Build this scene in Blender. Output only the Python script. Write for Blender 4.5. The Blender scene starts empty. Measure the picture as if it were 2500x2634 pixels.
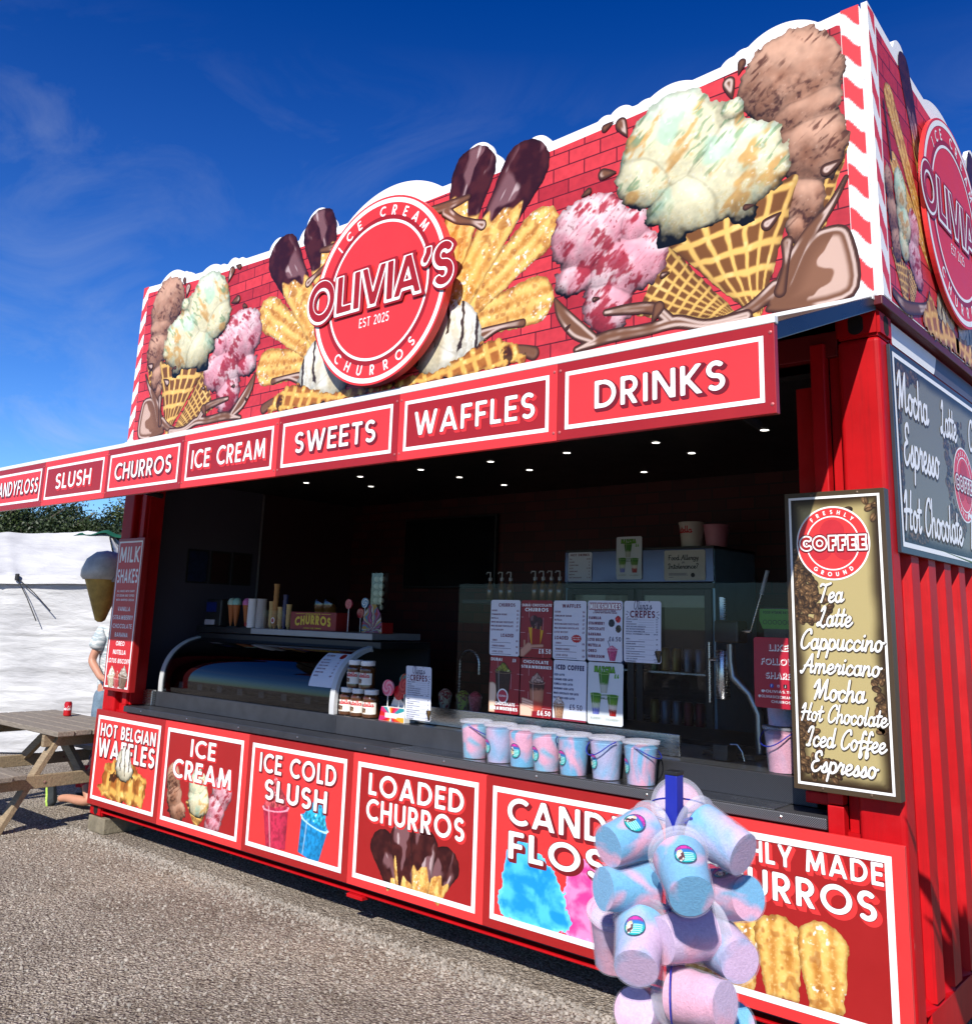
import bpy, bmesh, math, random
import numpy as np
from mathutils import Vector, Matrix

random.seed(7)
R = math.radians
S = bpy.context.scene
COL = S.collection

# ------------------------------------------------------------------ camera
cam_d = bpy.data.cameras.new('camera')
cam = bpy.data.objects.new('camera', cam_d)
COL.objects.link(cam)
_r = Vector((0.764180, 0.644385, 0.028225))
_u = Vector((0.107634, -0.170545, 0.979454))
_f = Vector((-0.635959, 0.745441, 0.199681))
_m = Matrix((_r, _u, -_f)).transposed().to_4x4()
_m.translation = Vector((7.236, -3.7487, 1.6652))
cam.matrix_world = _m
cam_d.sensor_fit = 'VERTICAL'
cam_d.sensor_height = 36.0
cam_d.lens = 2369.99 / 2634 * 36.0
cam_d.shift_x = -37.57 / 2634
cam_d.shift_y = -205.44 / 2634
cam_d.clip_start = 0.05
cam_d.clip_end = 2000
S.camera = cam

# ------------------------------------------------------------------ light
SUN = Vector((-0.46, 1.0, -0.93)).normalized()      # direction the light travels
sun_d = bpy.data.lights.new('sun', 'SUN')
sun_d.energy = 5.0
sun_d.angle = R(0.53)
sun_d.color = (1.0, 0.955, 0.88)
sun = bpy.data.objects.new('sun', sun_d)
sun.rotation_euler = SUN.to_track_quat('-Z', 'Y').to_euler()
COL.objects.link(sun)
sun_el = math.asin(-SUN.z)
sun_az = math.atan2(-SUN.x, -SUN.y)                 # from +Y towards +X

W = bpy.data.worlds.new('World')
S.world = W
W.use_nodes = True
nt = W.node_tree
nt.nodes.clear()
o_ = nt.nodes.new('ShaderNodeOutputWorld')
bg = nt.nodes.new('ShaderNodeBackground')
sky = nt.nodes.new('ShaderNodeTexSky')
sky.sky_type = 'NISHITA'
sky.sun_disc = False
sky.sun_elevation = sun_el
sky.sun_rotation = sun_az
sky.altitude = 60
sky.air_density = 1.0
sky.dust_density = 0.3
sky.ozone_density = 2.0
hs = nt.nodes.new('ShaderNodeHueSaturation')
hs.inputs['Hue'].default_value = 0.528
hs.inputs['Saturation'].default_value = 1.7
hs.inputs['Value'].default_value = 1.35
# thin cirrus streaks over the clear sky, laid out by direction
tc = nt.nodes.new('ShaderNodeTexCoord')
mp = nt.nodes.new('ShaderNodeMapping')
mp.inputs['Location'].default_value = (8.5, 4.5, 11.5)
mp.inputs['Rotation'].default_value = (R(18), R(-25), R(40))
mp.inputs['Scale'].default_value = (1.3, 5.2, 9.0)
n1 = nt.nodes.new('ShaderNodeTexNoise')
n1.inputs['Scale'].default_value = 1.15
n1.inputs['Detail'].default_value = 9
n1.inputs['Roughness'].default_value = 0.62
n1.inputs['Distortion'].default_value = 0.9
rp = nt.nodes.new('ShaderNodeValToRGB')
rp.color_ramp.elements[0].position = 0.46
rp.color_ramp.elements[0].color = (0, 0, 0, 1)
rp.color_ramp.elements[1].position = 0.80
rp.color_ramp.elements[1].color = (1, 1, 1, 1)
n2 = nt.nodes.new('ShaderNodeTexNoise')
n2.inputs['Scale'].default_value = 2.3
n2.inputs['Detail'].default_value = 3
rp2 = nt.nodes.new('ShaderNodeValToRGB')
rp2.color_ramp.elements[0].position = 0.36
rp2.color_ramp.elements[1].position = 0.66
sx = nt.nodes.new('ShaderNodeSeparateXYZ')
low = nt.nodes.new('ShaderNodeMapRange')            # cirrus thins out towards the zenith
low.inputs[1].default_value = 0.56
low.inputs[2].default_value = 0.12
mu = nt.nodes.new('ShaderNodeMath'); mu.operation = 'MULTIPLY'
mu2 = nt.nodes.new('ShaderNodeMath'); mu2.operation = 'MULTIPLY'
mu3 = nt.nodes.new('ShaderNodeMath'); mu3.operation = 'MULTIPLY'; mu3.inputs[1].default_value = 0.8
mx = nt.nodes.new('ShaderNodeMixRGB')
mx.inputs[2].default_value = (7.0, 7.8, 8.8, 1)
lk = nt.links.new
lk(tc.outputs['Generated'], mp.inputs[0]); lk(mp.outputs[0], n1.inputs[0]); lk(n1.outputs['Fac'], rp.inputs[0])
lk(tc.outputs['Generated'], n2.inputs[0]); lk(n2.outputs['Fac'], rp2.inputs[0])
lk(tc.outputs['Generated'], sx.inputs[0]); lk(sx.outputs[2], low.inputs[0])
lk(rp.outputs[0], mu.inputs[0]); lk(rp2.outputs[0], mu.inputs[1])
lk(mu.outputs[0], mu2.inputs[0]); lk(low.outputs[0], mu2.inputs[1])
lk(mu2.outputs[0], mu3.inputs[0])
pal = nt.nodes.new('ShaderNodeHueSaturation')           # paler, brighter blue towards the horizon
pal.inputs['Hue'].default_value = 0.512
pal.inputs['Saturation'].default_value = 1.25
pal.inputs['Value'].default_value = 1.75
tint = nt.nodes.new('ShaderNodeMixRGB'); tint.blend_type = 'MULTIPLY'; tint.inputs[0].default_value = 1.0; tint.inputs[2].default_value = (0.55, 0.86, 1.25, 1)
low2 = nt.nodes.new('ShaderNodeMapRange'); low2.inputs[1].default_value = 0.10; low2.inputs[2].default_value = 0.60
mg = nt.nodes.new('ShaderNodeMixRGB')
lk(sx.outputs[2], low2.inputs[0]); lk(low2.outputs[0], mg.inputs[0])
lk(sky.outputs[0], hs.inputs['Color']); lk(sky.outputs[0], pal.inputs['Color'])
lk(pal.outputs[0], tint.inputs[1]); lk(tint.outputs[0], mg.inputs[1]); lk(hs.outputs[0], mg.inputs[2])
lk(mg.outputs[0], mx.inputs[1]); lk(mu3.outputs[0], mx.inputs[0])
lk(mx.outputs[0], bg.inputs[0]); lk(bg.outputs[0], o_.inputs[0])
bg.inputs[1].default_value = 0.06
S.view_settings.view_transform = 'Standard'
S.view_settings.look = 'None'
S.view_settings.exposure = 0.45
S.view_settings.gamma = 1.0
S.cycles.max_bounces = 6
S.cycles.transparent_max_bounces = 12
S.cycles.caustics_reflective = False
S.cycles.caustics_refractive = False

# ------------------------------------------------------------------ materials
MATS = {}
def mat(name, col, rough=0.5, metal=0.0, spec=0.5, var=0.06, scale=6.0, bump=0.0, bscale=60.0, coat=0.0, emit=None, estr=0.0, streak=None):
    """Principled paint with a little uneven wear in colour and gloss."""
    if name in MATS: return MATS[name]
    m = bpy.data.materials.new(name); m.use_nodes = True
    n = m.node_tree; b = n.nodes['Principled BSDF']
    b.inputs['Metallic'].default_value = metal
    b.inputs['Specular IOR Level'].default_value = spec
    b.inputs['Coat Weight'].default_value = coat
    t = n.nodes.new('ShaderNodeTexCoord'); no = n.nodes.new('ShaderNodeTexNoise')
    no.inputs['Scale'].default_value = scale; no.inputs['Detail'].default_value = 7; no.inputs['Roughness'].default_value = 0.65
    n.links.new(t.outputs['Object'], no.inputs[0])
    if streak:
        ma = n.nodes.new('ShaderNodeMapping'); ma.inputs['Scale'].default_value = streak
        n.links.new(t.outputs['Object'], ma.inputs[0]); n.links.new(ma.outputs[0], no.inputs[0])
    cr = n.nodes.new('ShaderNodeValToRGB')
    lo = tuple(max(0, c * (1 - 2.2 * var)) for c in col); hi = tuple(min(1, c * (1 + 1.4 * var)) for c in col)
    cr.color_ramp.elements[0].position = 0.28; cr.color_ramp.elements[0].color = (*lo, 1)
    cr.color_ramp.elements[1].position = 0.72; cr.color_ramp.elements[1].color = (*hi, 1)
    n.links.new(no.outputs['Fac'], cr.inputs[0]); n.links.new(cr.outputs[0], b.inputs['Base Color'])
    mr = n.nodes.new('ShaderNodeMapRange'); mr.inputs[3].default_value = max(0.02, rough - 0.08); mr.inputs[4].default_value = min(1, rough + 0.1)
    n.links.new(no.outputs['Fac'], mr.inputs[0]); n.links.new(mr.outputs[0], b.inputs['Roughness'])
    if bump:
        nb = n.nodes.new('ShaderNodeTexNoise'); nb.inputs['Scale'].default_value = bscale; nb.inputs['Detail'].default_value = 5
        n.links.new(t.outputs['Object'], nb.inputs[0])
        bu = n.nodes.new('ShaderNodeBump'); bu.inputs['Strength'].default_value = bump; bu.inputs['Distance'].default_value = 0.01
        n.links.new(nb.outputs['Fac'], bu.inputs['Height']); n.links.new(bu.outputs[0], b.inputs['Normal'])
    if emit:
        b.inputs['Emission Color'].default_value = (*emit, 1); b.inputs['Emission Strength'].default_value = estr
    MATS[name] = m
    return m

def print_mat(name='printed_vinyl', rough=0.38, spec=0.4):
    """Ink of a printed sheet: the colours come from the sheet's own point colours."""
    if name in MATS: return MATS[name]
    m = bpy.data.materials.new(name); m.use_nodes = True
    n = m.node_tree; b = n.nodes['Principled BSDF']
    a = n.nodes.new('ShaderNodeVertexColor'); a.layer_name = 'Ink'
    n.links.new(a.outputs['Color'], b.inputs['Base Color'])
    b.inputs['Roughness'].default_value = rough; b.inputs['Specular IOR Level'].default_value = spec
    MATS[name] = m
    return m

def glass_mat(name, tint=(1, 1, 1), gloss=1.0, rough=0.02):
    """Thin pane: clear, with a Fresnel reflection."""
    if name in MATS: return MATS[name]
    m = bpy.data.materials.new(name); m.use_nodes = True
    n = m.node_tree; n.nodes.clear()
    o = n.nodes.new('ShaderNodeOutputMaterial'); mi = n.nodes.new('ShaderNodeMixShader')
    tr = n.nodes.new('ShaderNodeBsdfTransparent'); tr.inputs[0].default_value = (*tint, 1)
    gl = n.nodes.new('ShaderNodeBsdfGlossy'); gl.inputs['Roughness'].default_value = rough
    fr = n.nodes.new('ShaderNodeFresnel'); fr.inputs[0].default_value = 1.5
    mu = n.nodes.new('ShaderNodeMath'); mu.operation = 'MULTIPLY'; mu.inputs[1].default_value = gloss
    ge = n.nodes.new('ShaderNodeNewGeometry'); inv = n.nodes.new('ShaderNodeMath'); inv.operation = 'SUBTRACT'; inv.inputs[0].default_value = 1.0
    m3 = n.nodes.new('ShaderNodeMath'); m3.operation = 'MULTIPLY'; n.links.new(ge.outputs['Backfacing'], inv.inputs[1]); n.links.new(inv.outputs[0], m3.inputs[1]); n.links.new(mu.outputs[0], m3.inputs[0])
    n.links.new(fr.outputs[0], mu.inputs[0]); n.links.new(m3.outputs[0], mi.inputs[0])
    n.links.new(tr.outputs[0], mi.inputs[1]); n.links.new(gl.outputs[0], mi.inputs[2]); n.links.new(mi.outputs[0], o.inputs[0])
    MATS[name] = m
    return m

def film_mat(name, col, alpha, rough=0.25):
    """Milky translucent plastic."""
    if name in MATS: return MATS[name]
    m = bpy.data.materials.new(name); m.use_nodes = True
    n = m.node_tree; b = n.nodes['Principled BSDF']; o = n.nodes['Material Output']
    b.inputs['Base Color'].default_value = (*col, 1); b.inputs['Roughness'].default_value = rough
    b.inputs['Specular IOR Level'].default_value = 0.5
    tr = n.nodes.new('ShaderNodeBsdfTransparent'); mi = n.nodes.new('ShaderNodeMixShader')
    lw = n.nodes.new('ShaderNodeLayerWeight'); lw.inputs[0].default_value = 0.35
    mr = n.nodes.new('ShaderNodeMapRange'); mr.inputs[3].default_value = alpha; mr.inputs[4].default_value = min(1, alpha + 0.34)
    n.links.new(lw.outputs['Facing'], mr.inputs[0]); n.links.new(mr.outputs[0], mi.inputs[0])
    n.links.new(tr.outputs[0], mi.inputs[1]); n.links.new(b.outputs[0], mi.inputs[2]); n.links.new(mi.outputs[0], o.inputs[0])
    MATS[name] = m
    return m

# ------------------------------------------------------------------ objects
WLOC = {}
def wl(o): return WLOC.get(o.name, (0, 0, 0)) if o is not None else (0, 0, 0)
def tag(o, label=None, cat=None, group=None, kind=None):
    if label: o['label'] = label
    if cat: o['category'] = cat
    if group: o['group'] = group
    if kind: o['kind'] = kind
    return o
def thing(name, label, cat, loc=(0, 0, 0), group=None):
    o = bpy.data.objects.new(name, None); COL.objects.link(o)
    o.empty_display_size = 0.1
    o.location = loc; WLOC[o.name] = tuple(loc)
    return tag(o, label, cat, group)
def finish(o, m, parent, smooth=False):
    COL.objects.link(o)
    for x in (m if isinstance(m, (list, tuple)) else [m]): o.data.materials.append(x)
    if parent is not None:
        o.parent = parent; WLOC[o.name] = wl(parent)
    if smooth:
        o.data.polygons.foreach_set('use_smooth', [True] * len(o.data.polygons))
    return o
def copy_tree(o, parent=None):
    c = o.copy(); COL.objects.link(c)
    if parent is not None:
        c.parent = parent
    for ch in o.children: copy_tree(ch, c)
    return c

class MB:
    """Collects simple solids and links them as one mesh object."""
    def __init__(s): s.v = []; s.f = []; s.mi = []; s.cur = 0
    def add(s, vs, fs):
        b = len(s.v); s.v += [tuple(v) for v in vs]; s.f += [tuple(i + b for i in f) for f in fs]; s.mi += [s.cur] * len(fs); return s
    def box(s, x0, x1, y0, y1, z0, z1, M=None):
        vs = [Vector((x, y, z)) for z in (z0, z1) for y in (y0, y1) for x in (x0, x1)]
        if M is not None: vs = [M @ v for v in vs]
        return s.add(vs, [(0, 2, 3, 1), (4, 5, 7, 6), (0, 1, 5, 4), (2, 6, 7, 3), (0, 4, 6, 2), (1, 3, 7, 5)])
    def bar(s, a, b, w, h, up=(0, 0, 1)):
        a = Vector(a); b = Vector(b); d = (b - a); L = d.length; d.normalize()
        sd = d.cross(Vector(up))
        if sd.length < 1e-4: sd = d.cross(Vector((0, 1, 0)))
        sd.normalize(); u = sd.cross(d)
        M = Matrix((d, sd, u)).transposed().to_4x4(); M.translation = a
        return s.box(0, L, -w / 2, w / 2, -h / 2, h / 2, M)
    def tube(s, pts, r, n=10, caps=True):
        pts = [Vector(p) for p in pts]; k = len(pts)
        rs = r if isinstance(r, (list, tuple)) else [r] * k
        rings = []; prev = None
        for i, p in enumerate(pts):
            t = (pts[min(i + 1, k - 1)] - pts[max(i - 1, 0)]).normalized()
            if prev is None:
                a = t.cross(Vector((0, 0, 1)))
                if a.length < 0.05: a = t.cross(Vector((1, 0, 0)))
                a.normalize()
            else:
                a = (prev - t * prev.dot(t)).normalized()
            prev = a; b = t.cross(a)
            rings.append([p + (a * math.cos(2 * math.pi * j / n) + b * math.sin(2 * math.pi * j / n)) * rs[i] for j in range(n)])
        vs = [v for g in rings for v in g]
        fs = [(i * n + j, i * n + (j + 1) % n, (i + 1) * n + (j + 1) % n, (i + 1) * n + j) for i in range(k - 1) for j in range(n)]
        if caps: fs += [tuple(reversed(range(n))), tuple((k - 1) * n + j for j in range(n))]
        return s.add(vs, fs)
    def lathe(s, prof, n=32, c=(0, 0, 0), M=None, cap=True):
        k = len(prof); vs = []
        for r, z in prof:
            for j in range(n):
                a = 2 * math.pi * j / n; v = Vector((c[0] + r * math.cos(a), c[1] + r * math.sin(a), c[2] + z))
                vs.append(M @ v if M is not None else v)
        fs = [(i * n + j, i * n + (j + 1) % n, (i + 1) * n + (j + 1) % n, (i + 1) * n + j) for i in range(k - 1) for j in range(n)]
        if cap:
            if prof[0][0] > 1e-5: fs.append(tuple(reversed(range(n))))
            if prof[-1][0] > 1e-5: fs.append(tuple((k - 1) * n + j for j in range(n)))
        return s.add(vs, fs)
    def prism(s, poly, axis, lo, hi):
        """Extrude a 2D polygon along an axis; the polygon fills the other two axes in order."""
        n = len(poly)
        def P(p, t):
            return {'x': (t, p[0], p[1]), 'y': (p[0], t, p[1]), 'z': (p[0], p[1], t)}[axis]
        vs = [P(p, lo) for p in poly] + [P(p, hi) for p in poly]
        fs = [tuple(range(n)), tuple(reversed(range(n, 2 * n)))] + [(i, n + i, n + (i + 1) % n, (i + 1) % n) for i in range(n)]
        return s.add(vs, fs)
    def build(s, name, m, parent=None, smooth=False, bevel=0.0, angle=40, seg=2):
        w = wl(parent)
        me = bpy.data.meshes.new(name)
        me.from_pydata([(v[0] - w[0], v[1] - w[1], v[2] - w[2]) for v in s.v], [], s.f)
        bm = bmesh.new(); bm.from_mesh(me); bmesh.ops.recalc_face_normals(bm, faces=bm.faces); bm.to_mesh(me); bm.free()
        o = bpy.data.objects.new(name, me)
        finish(o, m, parent)
        if isinstance(m, (list, tuple)) and len(m) > 1 and len(me.polygons) == len(s.mi):
            me.polygons.foreach_set('material_index', s.mi)
        if smooth:
            me.shade_smooth(); 
            try: me.set_sharp_from_angle(angle=R(angle))
            except Exception: pass
        if bevel:
            b = o.modifiers.new('bevel', 'BEVEL'); b.width = bevel; b.segments = seg; b.limit_method = 'ANGLE'; b.angle_limit = R(35)
        return o

# ------------------------------------------------------------------ flat printed artwork
class Frame:
    """A printed surface: origin, right, up; the normal faces the viewer of the print."""
    def __init__(s, o, u, v, wrap=None):
        s.o = np.array(o, float); s.u = np.array(u, float); s.v = np.array(v, float); s.n = np.cross(s.u, s.v); s.wrap = wrap
    def at(s, P, layer):
        if s.wrap is not None: return s.wrap(P, layer)
        return s.o + P[:, :1] * s.u + P[:, 1:2] * s.v + s.n * layer
    def sub(s, du, dv): return Frame(s.o + du * s.u + dv * s.v, s.u, s.v)

_POLY = {1: 'a ab ad', 2: 'b bc ab', 4: 'c dc bc', 8: 'd ad dc', 3: 'a b bc ad', 6: 'b c dc ab', 12: 'c d ad bc', 9: 'd a ab dc',
         7: 'a b c dc ad', 14: 'b c d ad ab', 13: 'c d a ab bc', 11: 'd a b bc dc', 15: 'a b c d', 5: 'a ab bc c dc ad', 10: 'b bc dc d ad ab'}
def msq(D, xs, ys):
    """Polygons that fill D<0 on a grid: (V, {corners: faces})."""
    ny, nx = D.shape; I = D < 0
    vid = np.full(D.shape, -1, int); vid[I] = np.arange(I.sum()); cnt = int(I.sum())
    jj, ii = np.nonzero(I); V = [np.stack([xs[ii], ys[jj]], 1)]
    hx = I[:, :-1] != I[:, 1:]; hid = np.full(hx.shape, -1, int); k = int(hx.sum()); hid[hx] = cnt + np.arange(k); cnt += k
    j, i = np.nonzero(hx); t = D[j, i] / (D[j, i] - D[j, i + 1]); V.append(np.stack([xs[i] + t * (xs[i + 1] - xs[i]), ys[j]], 1))
    vx = I[:-1] != I[1:]; vvid = np.full(vx.shape, -1, int); k = int(vx.sum()); vvid[vx] = cnt + np.arange(k)
    j, i = np.nonzero(vx); t = D[j, i] / (D[j, i] - D[j + 1, i]); V.append(np.stack([xs[i], ys[j] + t * (ys[j + 1] - ys[j])], 1))
    code = I[:-1, :-1] + 2 * I[:-1, 1:] + 4 * I[1:, 1:] + 8 * I[1:, :-1]
    F = {}
    for c, s in _POLY.items():
        j, i = np.nonzero(code == c)
        if not len(j): continue
        g = {'a': lambda: vid[j, i], 'b': lambda: vid[j, i + 1], 'c': lambda: vid[j + 1, i + 1], 'd': lambda: vid[j + 1, i],
             'ab': lambda: hid[j, i], 'dc': lambda: hid[j + 1, i], 'ad': lambda: vvid[j, i], 'bc': lambda: vvid[j, i + 1]}
        f = np.stack([g[q]() for q in s.split()], 1)
        F.setdefault(f.shape[1], []).append(f)
    return np.concatenate(V), {k: np.concatenate(f) for k, f in F.items()}

def join2(parts):
    V = []; F = {}; b = 0
    for v, f in parts:
        V.append(v)
        for k, a in f.items(): F.setdefault(k, []).append(a + b)
        b += len(v)
    if not V: return np.zeros((0, 2)), {}
    return np.concatenate(V), {k: np.concatenate(a) for k, a in F.items()}

def sheet(name, VF, frame, layer, m, parent=None, cols=None, mirror=None, thick=0.0):
    """Link a flat print (V, F) as one mesh on its frame; thick gives it a real edge and back."""
    V, F = VF
    if not len(V): return None
    if mirror is not None:
        V = V.copy(); V[:, 0] = 2 * mirror - V[:, 0]; F = {k: f[:, ::-1] for k, f in F.items()}
    P = frame.at(V, layer)
    if thick:
        cnt = {}
        for k, f in F.items():
            for q in range(k):
                for a, b in zip(f[:, q].tolist(), f[:, (q + 1) % k].tolist()):
                    if (b, a) in cnt: del cnt[(b, a)]
                    else: cnt[(a, b)] = 1
        n = len(P); P = np.concatenate([P, frame.at(V, layer - thick)])
        F = {k: np.concatenate([f, f[:, ::-1] + n]) for k, f in F.items()}
        e = np.array(list(cnt)); side = np.stack([e[:, 1], e[:, 0], e[:, 0] + n, e[:, 1] + n], 1)
        F[4] = np.concatenate([F[4], side]) if 4 in F else side
    P = P - np.array(wl(parent))
    me = bpy.data.meshes.new(name)
    nl = sum(f.size for f in F.values()); nf = sum(len(f) for f in F.values())
    me.vertices.add(len(P)); me.vertices.foreach_set('co', P.ravel())
    me.loops.add(nl); me.polygons.add(nf)
    lv = np.concatenate([f.ravel() for f in F.values()])
    sz = np.concatenate([np.full(len(f), k) for k, f in F.items()])
    me.loops.foreach_set('vertex_index', lv)
    me.polygons.foreach_set('loop_start', np.concatenate([[0], np.cumsum(sz)[:-1]]))
    me.polygons.foreach_set('use_smooth', np.zeros(nf, bool))
    me.update(calc_edges=True)
    if cols is not None:
        a = me.color_attributes.new('Ink', 'FLOAT_COLOR', 'POINT')
        c = np.ones((len(P), 4)); c[:len(cols), :3] = np.clip(cols, 0, 1)
        if thick: c[len(cols):, :3] = np.clip(cols, 0, 1)
        a.data.foreach_set('color', c.ravel())
    o = bpy.data.objects.new(name, me)
    return finish(o, m, parent)

def vnoise(x, y, s=0):
    xi = np.floor(x).astype(np.int64); yi = np.floor(y).astype(np.int64); fx = x - xi; fy = y - yi
    def h(a, b):
        n = (a * 374761393 + b * 668265263 + s * 974711) & 0x7fffffff
        n = ((n ^ (n >> 13)) * 1274126177) & 0x7fffffff
        return ((n ^ (n >> 16)) & 0xffff) / 65535.0
    fx = fx * fx * (3 - 2 * fx); fy = fy * fy * (3 - 2 * fy)
    return (h(xi, yi) * (1 - fx) + h(xi + 1, yi) * fx) * (1 - fy) + (h(xi, yi + 1) * (1 - fx) + h(xi + 1, yi + 1) * fx) * fy
def fbm(x, y, s=0, o=4):
    t = 0; a = 0.5; q = 0
    for k in range(o):
        t = t + a * vnoise(x * 2 ** k, y * 2 ** k, s + k * 17); q += a; a *= 0.55
    return t / q
def sst(a, b, x):
    t = np.clip((x - a) / (b - a), 0, 1); return t * t * (3 - 2 * t)
def lerp(a, b, t): return np.asarray(a) * (1 - t[..., None]) + np.asarray(b) * t[..., None]
def seg_d(x, y, a, b):
    ax, ay = a; dx = b[0] - ax; dy = b[1] - ay; L = dx * dx + dy * dy + 1e-12
    t = np.clip(((x - ax) * dx + (y - ay) * dy) / L, 0, 1)
    return np.hypot(x - ax - t * dx, y - ay - t * dy), t
def poly_d(x, y, P):
    """Signed distance to a closed polygon."""
    d = np.full(np.shape(x), 1e9); ins = np.zeros(np.shape(x), bool); n = len(P)
    for i in range(n):
        a, b = P[i], P[(i + 1) % n]
        d = np.minimum(d, seg_d(x, y, a, b)[0])
        c = (a[1] > y) != (b[1] > y)
        ins ^= c & (x < (b[0] - a[0]) * (y - a[1]) / (b[1] - a[1] + 1e-15) + a[0])
    return np.where(ins, -d, d)
def smooth_pts(P, n=6, closed=False):
    P = np.array(P, float); k = len(P); out = []
    for i in range(k if closed else k - 1):
        p0, p1, p2, p3 = (P[(i - 1) % k], P[i], P[(i + 1) % k], P[(i + 2) % k]) if closed else (P[max(i - 1, 0)], P[i], P[i + 1], P[min(i + 2, k - 1)])
        for t in np.arange(n) / n:
            out.append(0.5 * ((2 * p1) + (-p0 + p2) * t + (2 * p0 - 5 * p1 + 4 * p2 - p3) * t * t + (-p0 + 3 * p1 - 3 * p2 + p3) * t ** 3))
    if not closed: out.append(P[-1])
    return np.array(out)
def grid(b, res):
    x0, x1, y0, y1 = b
    xs = np.linspace(x0, x1, max(3, int(round((x1 - x0) / res)) + 1)); ys = np.linspace(y0, y1, max(3, int(round((y1 - y0) / res)) + 1))
    X, Y = np.meshgrid(xs, ys); return xs, ys, X, Y
def patch(b, res, sdf, col=None):
    """A print cut out along sdf<0 and coloured by col(x, y, d)."""
    xs, ys, X, Y = grid(b, res); D = np.array(sdf(X, Y)); D[0] = D[-1] = np.maximum(D[0], res); D[:, 0] = D[:, -1] = res
    D[0, :] = np.maximum(D[0, :], res); D[-1, :] = np.maximum(D[-1, :], res)
    VF = msq(D, xs, ys)
    if col is None: return VF, None
    V = VF[0]; return VF, col(V[:, 0], V[:, 1], sdf(V[:, 0], V[:, 1]))
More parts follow.
